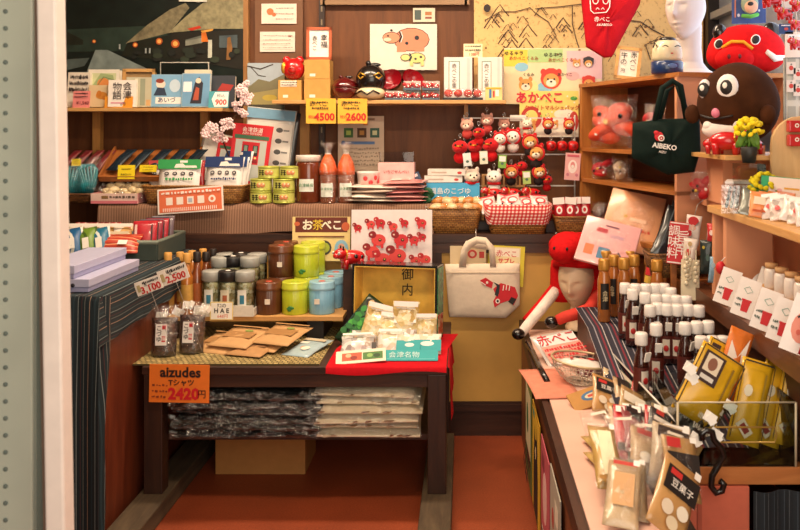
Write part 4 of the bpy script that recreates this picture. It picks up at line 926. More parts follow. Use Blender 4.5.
# wicker basket with towel packs
basket('wicker_basket', S(103, 4.08), .22, S(17, 4.08), 'honey wicker basket of picture towels behind the orange sign', (X(196, 4.1), 4.14, ZT), flare=.9)
def towel(px, pyb, w, h, Yk, c, lab, rz=0, rx=-.25, train=True, items=None):
    ww, hh = S(w, Yk), S(h, Yk)
    it = items or [('r', c, .5, .86, 1, .26), ('p', '#efeae0', [(.38, .76), (.42, .86), (.58, .88), (.64, .82), (.9, .82), (.92, .76)]), ('r', '#efeae0', .6, .93, .18, .06)] + [('o', '#2c2a30', .22 + i * .19, .60, .11, .10) for i in range(4)] + [('o', '#b9b6b4', .22 + i * .19, .60, .06, .05) for i in range(4)] + scribble(1, seed=px, x0=.2, x1=.85, z0=.38, z1=.52, cols=(c,), hh=.07)
    return pouch('towel_pack', ww, hh, .03, mat('#ece7e2', .35, var=.03, coat=.4), lab, 'towel', (X(px, Yk), Yk, H(pyb, Yk)), (rx, 0, rz), it, body='towel_sleeve')
towel(178, 196, 43, 37, 4.09, '#2f9a52', 'white and green picture towel pack at the left of the wicker basket')
towel(163, 194, 30, 34, 4.16, '#b03a3a', 'white and red picture towel pack behind the green one', rz=.1)
towel(222, 198, 40, 42, 4.10, '#20376a', 'white and navy picture towel pack in front at the right of the wicker basket', rz=-.12)
towel(227, 196, 40, 40, 4.15, '#2c4a80', 'white and navy picture towel pack tilted behind the front navy one', rz=-.3)
towel(233, 196, 34, 46, 4.20, '#24406e', 'white and blue towel pack standing rearmost in the wicker basket', rz=-.45)
Yk = 3.995; w, h = S(66, Yk), S(25, Yk)
card('price_sign', w, h, '#efe6dc', 'orange printed sign with white border in front of the wicker basket', 'sign', (X(191, Yk), Yk, H(212.5, Yk)), (rad(-6), rad(-4), 0), [('r', '#e0714a', .5, .5, .95, .88)] + [('r', '#f3e8dc', .18 + i * .16, .50, .10, .30) for i in range(4)] + [('o', '#f3e8dc', .83, .50, .11, .30), ('o', '#e0714a', .83, .5, .05, .14), ('r', '#b0b8c8', .5, .5, .06, .16)] + scribble(1, seed=77, x0=.06, x1=.95, z0=.74, z1=.92, cols=('#f3e8dc',), hh=.10) + [('r', '#f3e8dc', .09 + i * .03, .16, .012, .14) for i in range(28)])
# large packets behind
def bigpack(px, pyb, w, h, Yk, lab, col, items, rz=0, rx=-.2, ry=0, texts=(), cat='packet', nm='gift_packet'):
    return pouch(nm, S(w, Yk), S(h, Yk), .02, mat(col, .3, var=.04, coat=.5) if isinstance(col, str) else col, lab, cat, (X(px, Yk), Yk, H(pyb, Yk)), (rx, ry, rz), items, texts=texts, body='packet_body')
train = [('r', '#c8202a', .5, .5, .98, .96), ('r', '#3c6a4c', .5, .80, .86, .06), ('r', '#b9bdb6', .5, .45, .78, .62), ('r', '#c8202a', .5, .56, .44, .34), ('r', '#2c2626', .38, .60, .13, .16), ('r', '#2c2626', .62, .60, .13, .16), ('r', '#7c9484', .38, .62, .08, .10), ('r', '#7c9484', .62, .62, .08, .10), ('r', '#8a1820', .5, .44, .4, .05), ('o', '#f0d890', .36, .49, .06, .03), ('o', '#f0d890', .64, .49, .06, .03)]
bigpack(246, 190, 40, 66, 4.22, 'big red packet printed with a red train standing behind the wicker basket', '#d2242e', train, rx=-.1, ry=.1, texts=(('会津鉄道', .5, .91, .026, '#f3ece0'), ('AIZU-TETSUDO', .5, .855, .014, '#f3ece0')))
bigpack(228, 190, 36, 52, 4.26, 'red and green train packet half hidden behind the big red one', '#c62a30', train, rx=-.1, ry=.16)
bigpack(208, 186, 36, 54, 4.28, 'plain grey-white packet behind the green towel pack', '#cfc9bd', [('r', '#e4dfd4', .5, .5, .8, .8)], ry=.2)
bigpack(263, 192, 50, 84, 4.34, 'tall white picture packet with blue top leaning behind the tinned food', '#dedbd3', [('r', '#7fb0cf', .5, .93, .96, .12), ('r', '#f0ede4', .5, .45, .9, .76)] + [('o', '#5a5a58', .7, .75 - i * .13, .14, .06) for i in range(5)] + [('r', '#8a8a86', .84, .75 - i * .13, .12, .02) for i in range(5)], rx=-.06, ry=.1)
bigpack(283, 196, 14, 84, 4.36, 'dark edged packet standing beside the tall white picture packet', '#3b3a3a', [('r', '#8a9aa0', .3, .5, .3, .9)], rx=-.06, ry=.12)
bigpack(199, 190, 10, 30, 4.17, 'folded red packet peeking above the green towel pack', '#c42a2a', [('r', '#e8d8cc', .5, .5, .4, .1)])
# cherry blossom
r = thing('blossom_branch', 'artificial pale pink cherry blossom branch before the left shelf end', 'flower', (X(226, 4.15), 4.17, ZT + .02))
bk = mat('#4a3324', .8); P0 = [(0, 0.05, 0), (.0, 0.03, .2), (-.02, -.02, .29), (.02, -.03, .36), (.07, -.02, .43), (.10, 0, .49)]
g = G(); g.tube(P0, .004, bk, 6); g.tube([P0[2], (-.06, -.03, .33), (-.085, -.03, .335)], .003, bk, 6); g.tube([P0[4], (.05, -.02, .48), (.08, -.02, .53)], .003, bk, 6); g.build('twig', r)
fl = mat('#f0d2d2', .6, var=.06)
g = G()
for i in range(75):
    p = Vector(R.choice([P0[2], P0[3], P0[4], P0[5], (-.06, -.03, .33), (.08, -.02, .53), (-.08, -.03, .33)])) + Vector((R.uniform(-.03, .03), R.uniform(-.035, .01), R.uniform(-.03, .03)))
    a0 = R.uniform(0, 6)
    for q in range(5):
        a = a0 + q * 1.2566; g.ell((p.x + .009 * math.cos(a), p.y - .003, p.z + .009 * math.sin(a)), (.007, .003, .007), fl, u=6, v=4)
o = g.build('blossom', r); o['kind'] = 'stuff'
# tinned food: seven tins
def tin_can():
    r = thing('food_tin', 'x', 'tin can', (0, 0, 0), (0, 0, 0), 'yellow-green food tins stacked on the step')
    g = G(); g.lathe([(.050, 0), (.0525, .003), (.0525, .006), (.051, .008), (.051, .05), (.0525, .052), (.0525, .056), (.050, .058), (.049, .055), (.001, .054)], mat('#c2c75a', .3, .3), 28); g.build('can_body', r)
    g = G(); g.lathe([(.0516, .010), (.0516, .048)], mat('#cfd06a', .4), 28, caps=False); g.build('label_wrap', r)
    g = G()
    for a, s in ((-2.2, 0), (-1.85, 1), (-1.45, 2), (-1.1, 3)):
        M = Matrix.Rotation(a + math.pi / 2, 4, 'Z') @ Matrix.Translation((0, -.0525, .029))
        m = INK if s < 2 else mat('#d98a5a', .5)
        if s < 2:
            for dz, w in ((.010, .014), (0, .016), (-.010, .013)): g.box((R.uniform(-.001, .001), 0, dz), (w, .0012, .0035), m, M=M)
            g.box((0, 0, 0), (.004, .0012, .026), m, M=M)
        else: g.ell((0, 0, 0), (.011, .0015, .012), m, M=M, u=10, v=6); g.ell((.003, -.001, .004), (.005, .0015, .005), mat('#f0dcae', .5), M=M, u=8, v=5)
    g.build('label_print', r)
    return r
c0 = tin_can(); first = True; Yk = 4.09
for row, (z, pxs) in enumerate(((0, (261, 284)), (.0585, (261, 284)), (.117, (268, 290)))):
    for i, px in enumerate(pxs):
        lab = 'yellow-green food tin, %s of the %s row of the stack' % (('left', 'right')[i], ('bottom', 'middle', 'top')[row])
        loc = (X(px, Yk), Yk + (.02 if row == 2 else 0), ZT + z)
        if first: c0.location = loc; c0['label'] = lab; c0.rotation_euler = (0, 0, .1); first = False
        else: dup(c0, loc, (0, 0, R.uniform(-.15, .15)), lab)
# brown jar with white lid
r = thing('honey_jar', 'tall brown jar with white lid and white label beside the food tins', 'jar', (X(307.5, 4.1), 4.12, ZT)); rr = S(12, 4.1)
g = G(); g.lathe([(rr * .94, 0), (rr, .008), (rr, .185), (rr * .9, .2)], mat('#6b2f16', .12, coat=.8, var=.12), 28); g.build('jar_body', r)
g = G(); g.lathe([(rr * .96, .198), (rr * 1.03, .202), (rr * 1.03, .222), (rr * .99, .228), (.001, .229)], mat('#d9cdc4', .4), 28); g.build('lid', r)
def curved_label(r, rad_, z0, z1, a0, a1, m, nm='paper_label'):
    g = G(); g.grid([[(rad_ * math.cos(a), rad_ * math.sin(a), z) for a in [a0 + (a1 - a0) * i / 10 for i in range(11)]] for z in (z0, z1)], m); return g.build(nm, r)
GLAB = mat('#e8ece2', .5)
curved_label(r, rr + .001, .055, .115, -2.2, -.95, GLAB); text('会津蜂蜜', .018, mat('#2f7a4a', .5), r, (0, -rr - .003, .085))
# bottles in cloth-topped clear bags
for i, (px, lab) in enumerate(((328, 'amber bottle in clear bag with orange cloth top, left of two'), (346, 'amber bottle in clear bag with orange cloth top, right of two'))):
    Yk = 4.1 + i * .015; r = thing('gift_bottle', lab, 'bottle', (X(px, Yk), Yk, ZT), (0, 0, .1 * i)); rr = S(8.2, Yk)
    g = G(); g.lathe([(rr * .95, 0), (rr, .006), (rr, .13), (rr * .7, .16), (rr * .45, .175)], mat('#8a4a2c', .12, coat=.8, var=.12), 24); g.build('bottle_body', r)
    g = G(); g.lathe([(rr * 1.02, .135), (rr * 1.03, .16), (rr * .86, .19), (rr * .6, .215), (rr * .3, .235)], mat('#e8692f', .7, var=.2, scale=50), 24, flute=.05, nfl=9); g.build('cloth_cap', r)
    g = G(); g.lathe([(rr * 1.05, .003), (rr * 1.07, .15), (rr * .9, .195), (rr * .28, .236), (rr * .5, .262), (rr * 1.0, .29)], film(a=.16), 24, caps=False, flute=.05, nfl=7); g.build('clear_wrap', r)
    g = G(); g.tube([(rr * .32 * math.cos(a), rr * .32 * math.sin(a), .236) for a in [j * .6283 for j in range(10)]], .003, mat('#d9ccc0', .4), 6, closed=True); g.build('tie', r)
    curved_label(r, rr * 1.075, .03, .095, -2.3, -.85, GLAB); text('会津蜂蜜', .014, mat('#2f7a4a', .5), r, (0, -rr * 1.075 - .004, .068))
# strawberry tins and pink box
SBW = mat('#e9dcd6', .4, coat=.3)
for i, (z, lab) in enumerate(((0, 'white tub with red strawberry print, lower one of the pair'), (.0755, 'white tub with red strawberry print, upper one of the pair'))):
    r = thing('strawberry_tub', lab, 'tub', (X(368, 4.16), 4.16, ZT + z), (0, 0, i * .7)); rr = S(11, 4.16)
    g = G(); g.lathe([(rr * .9, 0), (rr, .06), (rr * 1.04, .063), (rr * 1.04, .072), (.001, .074)], SBW, 24); g.build('tub_body', r)
    g = G()
    for a, z2 in ((-2.4, .04), (-1.9, .02), (-1.4, .042), (-.9, .022), (-.4, .04)):
        M = Matrix.Rotation(a + math.pi / 2, 4, 'Z') @ Matrix.Translation((0, -rr * .98, z2)); g.ell((0, 0, 0), (.011, .004, .012), mat('#d23a40', .4), M=M, u=10, v=6)
    g.build('strawberry_print', r)
carton('pink_carton', S(36, 4.22), .10, S(38, 4.22), mat('#e9b9b4', .45), 'pink carton with a row of small lettering behind the white packs', 'box', (X(397, 4.22), 4.22, ZT), (0, 0, 0), items=[('r', '#f0d2cc', .5, .4, .9, .3), ('o', '#d0504a', .2, .35, .2, .16), ('o', '#c8c8d8', .6, .35, .2, .2)], texts=(('いちごせんべい', .5, .76, .018, '#9a3a3a'),))
r = thing('clear_case', 'clear plastic case standing on the pink carton', 'case', (X(397, 4.26), 4.26, ZT + S(38, 4.22) + .001)); g = G(); g.box((0, 0, .025), (.17, .05, .05), glass('#f2f0f0')); g.build('case_shell', r)
# flat stacks
for i in range(4):
    flat_pack('wafer_pack', .24, .17, .022, mat(['#eadccb', '#f0e4d6', '#e6d2c0', '#efe0d2'][i], .4, coat=.5), 'cream flat wafer pack in the stack left of the pink packs, %s from the bottom' % ORD[i], 'snack pack', (X(373, 4.1), 4.13, ZT + .022 * i), (R.uniform(-.04, .05), R.uniform(-.05, .05), R.uniform(-.3, .3)), seed=i, items=[('r', '#e8b4a6', .5, .5, .5, .4)], group='cream wafer packs')
for i in range(5):
    flat_pack('pink_pack', S(42, 4.1), .17, .022, mat(['#d98a86', '#e2a09a', '#cf7f80', '#e6a8a0', '#d98c88'][i], .35, coat=.5), 'pink flat cracker pack in the stack beside the blue box, %s from the bottom' % ORD[i], 'snack pack', (X(405, 4.1), 4.13, ZT + .022 * i), (R.uniform(-.04, .05), R.uniform(-.05, .05), R.uniform(-.25, .25)), seed=20 + i, items=[('r', '#f0d0c8', .4, .5, .5, .5), ('o', '#c84a4a', .5, .5, .2, .2)], group='pink cracker packs')
carton('navy_packet', S(27, 4.17), .03, S(20, 4.17), mat('#1c3a5a', .35, coat=.4), 'navy blue packet lying tilted behind the pink cracker packs', 'packet', (X(414, 4.19), 4.21, ZT + .03), (0, rad(-24), 0), items=[('r', '#e6e6ea', .82, .86, .2, .14)], body='packet_body')
# green leafy thing between
r = thing('leaf_spray', 'small dark green leaf spray at the left of the blue noodle box', 'leaf', (X(431, 4.1), 4.10, ZC)); g = G()
for i in range(12): g.ell((R.uniform(-.03, .04), R.uniform(-.02, .02), .16 + R.uniform(-.03, .05)), (.022, .004, .014), mat('#1f5a35', .5, var=.2), rot=(0, R.uniform(-1, 1), R.uniform(-.5, .5)), u=8, v=5)
g.tube([(0, .02, 0), (0, .01, .16)], .003, mat('#1f5a35', .5), 6); o = g.build('leaves', r)

# ---------------------------------------------------------------- goods on the lower counter right of the step
# blue box
Yk = 4.20; w, h = S(53, Yk), S(38, Yk)
carton('soup_box', w, .10, h, mat('#3a9ad2', .35, coat=.4), 'blue picture box with green hills and an orange bowl behind the sweets basket', 'box', (X(453, Yk), Yk + .04, ZC + .041), items=[('r', '#4ab0e0', .5, .75, 1, .5), ('r', '#d8eef4', .5, .5, 1, .06), ('p', '#2f7a4a', [(0, 0), (0, .35), (.3, .55), (.6, .35), (.9, .5), (1, .4), (1, 0)]), ('p', '#5a9a3c', [(0, 0), (0, .2), (.5, .3), (1, .2), (1, 0)]), ('o', '#d8552c', .82, .4, .24, .34), ('o', '#f0d8a0', .82, .42, .18, .2)], texts=(('福島のこづゆ', .45, .78, .034, '#f4f0ea', {'bold': .03}),))
r = thing('display_riser', 'dark box riser under the blue picture box on the counter', 'display stand', (X(460, 4.25), 4.28, ZC)); g = G(); g.box((0, 0, .02), (.34, .2, .04), DKW); g.build('riser_block', r)
for i, (px, z, lab) in enumerate(((443, 0, 'white printed pack lying on the blue picture box, lower'), (447, .034, 'white printed pack with red mark lying on the blue picture box, upper'))):
    carton('white_pack', S(38, 4.2), .08, .032, mat('#e6ddd2', .4, coat=.4), lab, 'pack', (X(px, 4.2), 4.235, ZC + .042 + S(38, 4.2) + .001 + z), (0, 0, .05 - i * .1), items=[('r', '#c8b0a0', .3, .5, .4, .2), ('o', '#c83a34', .84, .45, .12, .4)])
# baskets
basket('wicker_basket', S(54, 4.05), .2, S(25, 4.05), 'brown wicker basket of cream and orange sweets left of the gingham basket', (X(455, 4.1), 4.11, ZC))
k = 0
for row in range(2):
    for i in range(6):
        wrapped((X(437 + i * 7.6 + row * 2, 4.05), 4.04 + row * .06, ZC + .10 + row * .025), (R.uniform(-.3, .3), R.uniform(-.3, .3), R.uniform(-.8, .8)), '%s wrapped sweet, %s from left in the %s row of the brown basket' % (('cream', 'orange-brown')[(i + row) % 2], ORD[i], ('front', 'back')[row]), (mat('#dcc594', .35, coat=.5), mat('#c8813c', .35, coat=.5))[(i + row) % 2], 'sweets in the brown basket', s=1.25)
GING = checks('#f0dcd2', '#d8605a', '#b8202a', .018)
basket('wicker_basket', S(66, 4.05), .22, S(28, 4.05), 'wicker basket lined with red gingham cloth', (X(517, 4.08), 4.09, ZC), lining=GING)
for i in range(5):
    pouch('candy_pack', .085, .10, .03, mat('#efe6e2', .3, coat=.7), 'clear-topped white candy pack with red print in the gingham basket, %s from left' % ORD[i], 'candy pack', (X(491 + i * 12.5, 4.03), 4.02 + .015 * (i % 2), ZC + .10 + .006 * (i % 3)), (rad(-48), rad(R.uniform(-14, 14)), rad(R.uniform(-12, 12))), [('o', '#d8404a', .5, .55, .6, .4), ('o', '#efe6e2', .5, .55, .4, .24), ('r', '#c8303a', .5, .86, .8, .08), ('o', '#3a2a2a', .35, .3, .12, .1)], seed=i + 40, group='white candy packs in the gingham basket', rough_=.006)
for i, px in enumerate((494, 513, 533)):
    cow('toy_cow', .085, 'little red toy cow at the back of the gingham basket, %s' % ('left', 'middle', 'right')[i], (X(px, 4.12), 4.13, ZC + .15), .2 * i)
r = thing('wooden_rack', 'small slatted wooden rack behind the gingham basket', 'rack', (X(504, 4.22), 4.24, ZC)); g = G()
for i in range(11): g.box((-.1 + .02 * i, 0, .235), (.008, .012, .06), PINEZ)
g.box((0, .008, .265), (.22, .01, .01), PINE); g.box((0, .008, .21), (.22, .01, .01), PINE); g.box((-.105, .01, .13), (.012, .012, .26), PINEZ); g.box((.105, .01, .13), (.012, .012, .26), PINEZ); g.build('rack_slats', r)
basket('wicker_basket', S(40, 4.02), .17, S(17, 4.02), 'low wicker basket of red and white packs right of the gingham basket', (X(573, 4.04), 4.06, ZC))
for i in range(4):
    pouch('candy_pack', S(12, 4.05), S(26, 4.05), .03, mat('#c82430', .3, coat=.6, var=.08), 'red pack with white letter and clear top in the right low basket, %s' % ('leftmost', 'second', 'third', 'rightmost')[i], 'candy pack', (X(561 + i * 8.5, 4.04), 4.05 + .012 * i, ZC + .045), (-.15, rad(R.uniform(-8, 8)), -.2), [('r', '#e8dcd6', .5, .86, .96, .26), ('o', '#f0e6e0', .5, .5, .5, .3), ('o', '#c82430', .5, .5, .26, .16), ('r', '#231a1a', .5, .14, .96, .24)], seed=i, group='red candy packs in the low basket')
cow('toy_cow', .075, 'red toy cow lying left of the candy packs on the counter', (X(552, 4.1), 4.10, ZC + .055), .4)
r = thing('display_riser', 'dark block under the red toy cow left of the candy packs', 'display stand', (X(552, 4.1), 4.13, ZC)); g = G(); g.box((0, 0, .027), (.06, .1, .054), DKW); g.build('riser_block', r)

# ---------------------------------------------------------------- key-ring rack
r = thing('hook_rack', 'white wire display rack with three rods for key rings', 'rack', (X(520, 4.25), 4.27, ZC)); g = G(); wm = mat('#d0c9c0', .35)
for px, py in ((462, 118), (490, 154.5), (492, 186)):
    g.box((0, 0, H(py, 4.25) - ZC), (S(112, 4.25), .008, .006), wm)
for dx in (-.28, .28): g.tube([(dx, .03, 0), (dx, .03, H(115, 4.25) - ZC)], .004, wm, 6)
g.build('rack_frame', r)
def ring(r, z):
    g = G(); g.tube([(.006 * math.cos(a), 0, z + .010 * math.sin(a)) for a in [j * .6283 for j in range(10)]], .0014, mat('#c9c6c0', .25, .9), 6, closed=True); g.tube([(0, 0, z - .008), (0, 0, z - .022)], .0012, mat('#c9c6c0', .25, .9), 6); g.build('key_ring', r)
def charm(kind, px, py, Yk, lab, s=1.0, rz=0):
    """hanging plush: px,py is the middle of the head"""
    r = thing('plush_key_ring', lab, 'key ring', (X(px, Yk), Yk, H(py, Yk)), (0, 0, rz), 'plush key rings on the rack')
    fur = {'shiba': '#d99a52', 'red': '#c81c22', 'cat': '#e9e2da', 'white': '#e9dccb', 'panda': '#f0e8e2', 'pink': '#d9a08c'}[kind]; f = mat(fur, .8, var=.12, sheen=.3); cr = mat('#f4e6d0', .8); hd = mat('#c81c22', .7, var=.08, sheen=.2); k = .034 * s
    g = G()
    if kind == 'red':
        g.ell((0, 0, 0), (k * 1.05, k * .9, k * .85), hd); g.ell((-k * .45, -k * .55, -k * .2), (k * .55, k * .5, k * .45), hd); g.build('head', r)
        g = G(); g.tube([(-k * .8, -k * .75, k * .05), (-k * .4, -k * 1.0, k * .15), (0, -k * .95, k * .1)], .0035, GOLD, 6); g.build('gold_mark', r)
        g = G()
        for x in (-.75, .12): g.ell((x * k, -k * .85, k * .28), (.005, .003, .006), INK, u=8, v=5)
        g.build('eyes', r); g = G()
        for x in (-.6, .6): g.ell((x * k, 0, k * .8), (k * .2, k * .15, k * .25), BLK, u=8, v=5)
        g.build('ears', r)
    else:
        g.ell((0, 0, 0), (k, k * .85, k * .85), f)
        for x in (-.62, .62): g.ell((x * k, 0, k * .72), (k * .26, k * .18, k * .36), f, u=8, v=6)
        g.build('head', r)
        g = G(); g.ell((0, -k * .6, -k * .25), (k * .55, k * .4, k * .4), cr, u=12, v=8); g.build('muzzle', r)
        g = G(); g.ell((0, -k * 1.0, -k * .1), (k * .14, k * .1, k * .1), INK, u=8, v=5)
        for x in (-.38, .38): g.ell((x * k, -k * .78, k * .12), (k * .1, k * .08, k * .12), INK, u=8, v=5)
        g.build('face', r)
        if kind in ('shiba', 'cat'):
            g = G(); rows = []
            for t in range(6):
                a = t / 5 * math.pi * .62; rows.append([(k * 1.14 * math.sin(a + .02) * math.cos(b), k * .12 + k * 1.0 * (1 - .1) * math.cos(a), k * 1.05 * math.sin(a + .02) * math.sin(b)) for b in [j * math.pi / 8 for j in range(16)]])
            g.grid(rows, hd, None, True, True)
            for x in (-.7, .7): g.ell((x * k, k * .1, k * .95), (k * .3, k * .25, k * .35), hd, u=10, v=6)
            g.tube([(k * 1.0 * math.cos(b), -k * .22, k * .95 * math.sin(b)) for b in [j * math.pi / 8 for j in range(16)]], k * .16, hd, 8, closed=True); g.build('hood', r)
    bcol = {'shiba': '#2a2222', 'red': '#c81c22', 'cat': '#efe4da', 'white': '#e6d2b4', 'panda': '#f0e8e2', 'pink': '#c84a44'}[kind]
    g = G(); g.ell((0, .004, -k * 1.35), (k * .8, k * .65, k * .75), mat(bcol, .8, var=.1)); g.build('body', r)
    if kind in ('white', 'panda'): g = G(); g.tube([(k * .7 * math.cos(a), k * .55 * math.sin(a), -k * .8) for a in [j * .6283 for j in range(10)]], k * .2, hd, 8, closed=True); g.build('scarf', r)
    ring(r, k + .018); return r
for a in ((('red'), 460, 147, 'red cow head key ring with gold brow, leftmost of the second rod', 1.15), ('red', 475, 146, 'red cow head key ring, second from left on the second rod', 1.1), ('red', 491, 145, 'red cow head key ring, third from left on the second rod', 1.15),
          ('cat', 513, 137, 'white cat key ring in red hood, right of its red-hooded twin', 1.1), ('cat', 500, 139, 'white cat key ring in red hood, left of its twin', .95), ('shiba', 530, 142, 'brown puppy key ring in red hood behind another hooded puppy', 1.05), ('shiba', 536, 153, 'brown puppy key ring in red hood, lowest of the hooded ones', 1.15),
          ('pink', 467, 125, 'pinkish plush key ring at the left end of the top rod', 1.0), ('pink', 487, 120, 'pinkish plush key ring second from left on the top rod', 1.0), ('pink', 504, 124, 'pinkish plush key ring third from left on the top rod', .9),
          ('white', 472, 176, 'brown and white hamster key ring with red scarf, leftmost of the bottom row', 1.25), ('panda', 494, 177, 'white plush key ring with red scarf in the bottom row', 1.15), ('shiba', 511, 172, 'orange puppy key ring with dark body at the middle of the bottom row', .95), ('shiba', 539, 172, 'orange puppy key ring with dark body at the right of the bottom row', .95),
          ('red', 522, 166, 'small red cow key ring between two orange puppies', .8), ('red', 547, 180, 'small red round key ring at the right end of the bottom row', .8), ('white', 527, 124, 'tan puppy key ring at the left below the yellow poster', .8), ('shiba', 548, 124, 'small puppy key ring under the middle of the yellow poster', .75), ('shiba', 569, 124, 'small puppy key ring under the right of the yellow poster', .75), ('red', 479, 133, 'dark red cow key ring hanging between the two upper rods', .9)):
    charm(a[0], a[1], a[2], 4.235 - .02 * (a[1] % 3) + (.05 if a[2] < 130 else 0), a[3], a[4], R.uniform(-.3, .3))
for i, px in enumerate((551, 562, 573)):
    Yk = 4.22; r = thing('drum_key_ring', 'red barrel key ring in the row above the pink packet, %s' % ('left', 'middle', 'right')[i], 'key ring', (X(px, Yk), Yk, H(146, Yk)), (0, 0, .2), 'red barrel key rings')
    g = G(); g.lathe([(.02, -.022), (.026, -.01), (.026, .01), (.02, .022)], REDL, 16, Matrix.Rotation(math.pi / 2, 4, 'Y')); g.build('barrel', r); g = G(); g.ell((.0, -.026, 0), (.012, .004, .012), mat('#8a1014', .3), u=10, v=6); g.build('mark', r); ring(r, .04)
Yk = 4.19; card('pink_packet', S(15, Yk), S(27, Yk), '#e2a9a8', 'pink printed packet hanging below the red barrel key rings', 'packet', (X(571.5, Yk), Yk, H(180, Yk)), (0, rad(4), 0), [('o', '#f0e0da', .5, .5, .6, .5), ('o', '#d98a8a', .5, .55, .3, .26), ('o', '#e8e0d8', .5, .5, .2, .14), ('r', '#c85a6a', .5, .9, .8, .08), ('o', '#c87a8a', .2, .2, .2, .12), ('o', '#c87a8a', .8, .2, .2, .12)], t=.012)
for px, py, c, lab in ((468, 160, '#dfe6e4', 'white swing tag with grey print hanging under the leftmost red cow head'), (484, 158, '#dfe0c8', 'pale swing tag hanging under the third red cow head'), (502, 162, '#7fb04a', 'green and white swing tag above the middle puppy'), (527, 178, '#a8c46a', 'light green swing tag between the two orange puppies')):
    Yk = 4.17; card('swing_tag', S(8, Yk), S(13, Yk), c, lab, 'tag', (X(px, Yk), Yk, H(py + 6, Yk)), (0, rad(R.uniform(-18, 18)), 0), [('r', '#f2f0e8', .5, .7, .8, .4), ('o', '#4a6a5a', .5, .35, .4, .2)])
# ---------------------------------------------------------------- left counter goods
ZS1 = .886
PURP = mat('#b9b9d6', .45, var=.03)
YV = -1.28
# two long lilac boxes: axis runs toward the vanishing point (along Y)
for i, (x, z, lab) in enumerate(((-1.36, ZS1 + .002, 'long lilac gift box lying on the striped cloth beneath another lilac box'), (-1.41, ZS1 + .048, 'long lilac gift box stacked on top of the other lilac box'))):
    r = thing('long_box', lab, 'box', (x, 3.13, z), (0, 0, 0)); w = .15
    g = G(); g.box((0, 0, .012), (w - .006, .445, .024), mat('#9c9cc0', .5, var=.03), bev=.002); g.build('box_base', r)
    g = G(); g.box((0, 0, .031), (w, .45, .028), PURP, bev=.002); g.build('box_lid', r)
    g = G(); g.lathe([(.007, 0), (.007, .002)], mat('#2a2834', .5), 12, Matrix.Translation((.02, -.2255, .024)) @ Matrix.Rotation(math.pi / 2, 4, 'X')); g.build('thumb_hole', r)
# display tray with packs
r = thing('grey_tray', 'dark green-grey plastic tray of fabric packs on the left counter', 'tray', (-1.605, 3.775, ZS1 + .003))
# tray local: spans x -.32...+.30 , y -.25...+.27
tm = mat('#46514b', .5, var=.06); g = G(); L0, L1, W0, W1, hh = -.30, .30, -.175, .175, .075
g.box((0, 0, .004), (.6, .35, .008), tm); g.box((0, W0, hh / 2), (.6, .012, hh), tm); g.box((0, W1, hh / 2), (.6, .012, hh), tm); g.box((L0, 0, hh / 2), (.012, .35, hh), tm); g.box((L1, 0, hh / 2), (.012, .35, hh), tm); g.build('tray_body', r)
g = G(); g.tube([(L0, W0, hh), (L1, W0, hh), (L1, W1, hh), (L0, W1, hh)], .011, mat('#6a7266', .45), 8, closed=True); g.build('tray_rim', r)
cols = ['#b02430', '#c23038', '#8a1c2a', '#5a6a78', '#a82a34', '#2f3f50', '#6a5a62', '#8c8a90']
for i in range(8):
    pouch('fabric_pack', .10, .15, .035, mat(cols[i], .35, coat=.6, var=.15), 'folded fabric pack standing in the grey tray, %s from the front along its right side' % ORD[i], 'fabric pack', (-1.375 - .012 * (i % 2), 3.64 + .036 * i, ZS1 + .014), (rad(-18), 0, rad(12)), [('r', '#d8b8ae', .15, .5, .10, .8), ('r', '#3a2a30', .8, .5, .06, .8)], seed=i, group='fabric packs in the grey tray')
for i in range(4):
    pouch('fabric_pack', .16, .095, .035, mat(['#c89a62', '#d8b078', '#b8a890', '#c86a5a'][i], .35, coat=.6, var=.15), 'tan fabric pack in the middle of the grey tray, %s from the front' % ORD[i], 'fabric pack', (-1.53, 3.66 + .07 * i, ZS1 + .03), (rad(-30), 0, rad(4)), [('r', '#d8c4a4', .5, .85, .9, .14)], seed=i + 11, group='tan fabric packs in the grey tray')
flat_pack('striped_pack', .235, .12, .05, stripes([(0, '#b8402c'), (.45, '#d8734a'), (.6, '#e8b890'), (.7, '#a8341f')], .022, 'Z', .4), 'orange-red striped cloth pack with white sticker lying across the front of the grey tray', 'fabric pack', (-1.49, 3.595, ZS1 + .055), (rad(34), 0, rad(6)), [('r', '#efe8e0', .72, .35, .16, .22)])
for i, (px, c1, c2, lab) in enumerate(((76, '#1d5a8a', '#e0dcd0', 'blue and white fabric roll at the far left of the left counter'), (89, '#6a8a2c', '#3f5a1c', 'green fabric roll between the blue ones on the left counter'), (101, '#1f6a8a', '#d8dcd8', 'teal and white fabric roll beside the orange striped pack'))):
    pouch('fabric_roll', .085, .16, .06, stripes([(0, c1), (.5, c2), (.7, c1)], .06, 'XY', .4), lab, 'fabric roll', (X(px, 3.52), 3.51 + .012 * i, ZS1 + .004), (rad(-30), rad(-12), .2), [('r', '#ece6dc', .5, .5, .3, .3)], seed=i)
for i in range(4):
    pouch('fabric_pack', .10, .11, .04, speckle(['#d8c8a8', '#c89a5a', '#efe6d6', '#7a8a94', '#b86a4a'], 30), 'patterned cream pack in clear wrap at the back left of the tray, %s from left' % ORD[i], 'fabric pack', (X(76 + 15 * i, 3.7), 3.7, ZS1 + .04), (rad(-25), 0, .1), [('r', '#efe6da', .5, .9, .9, .14)], seed=60 + i, group='patterned packs in the tray')
for i in range(3):
    flat_pack('red_pack', .10, .1, .03, stripes([(0, '#a82a2a'), (.5, '#c85048'), (.8, '#e8c8b8')], .03, 'X', .4), 'red checked pack with white sticker on the counter step behind the tray, %s from left' % ORD[i], 'fabric pack', (X(86 + i * 12, 3.93), 3.90, ZS1 + .09), (rad(28), 0, 0), [('r', '#efe8e0', .8, .4, .2, .4)], seed=i, group='red checked packs behind the tray')

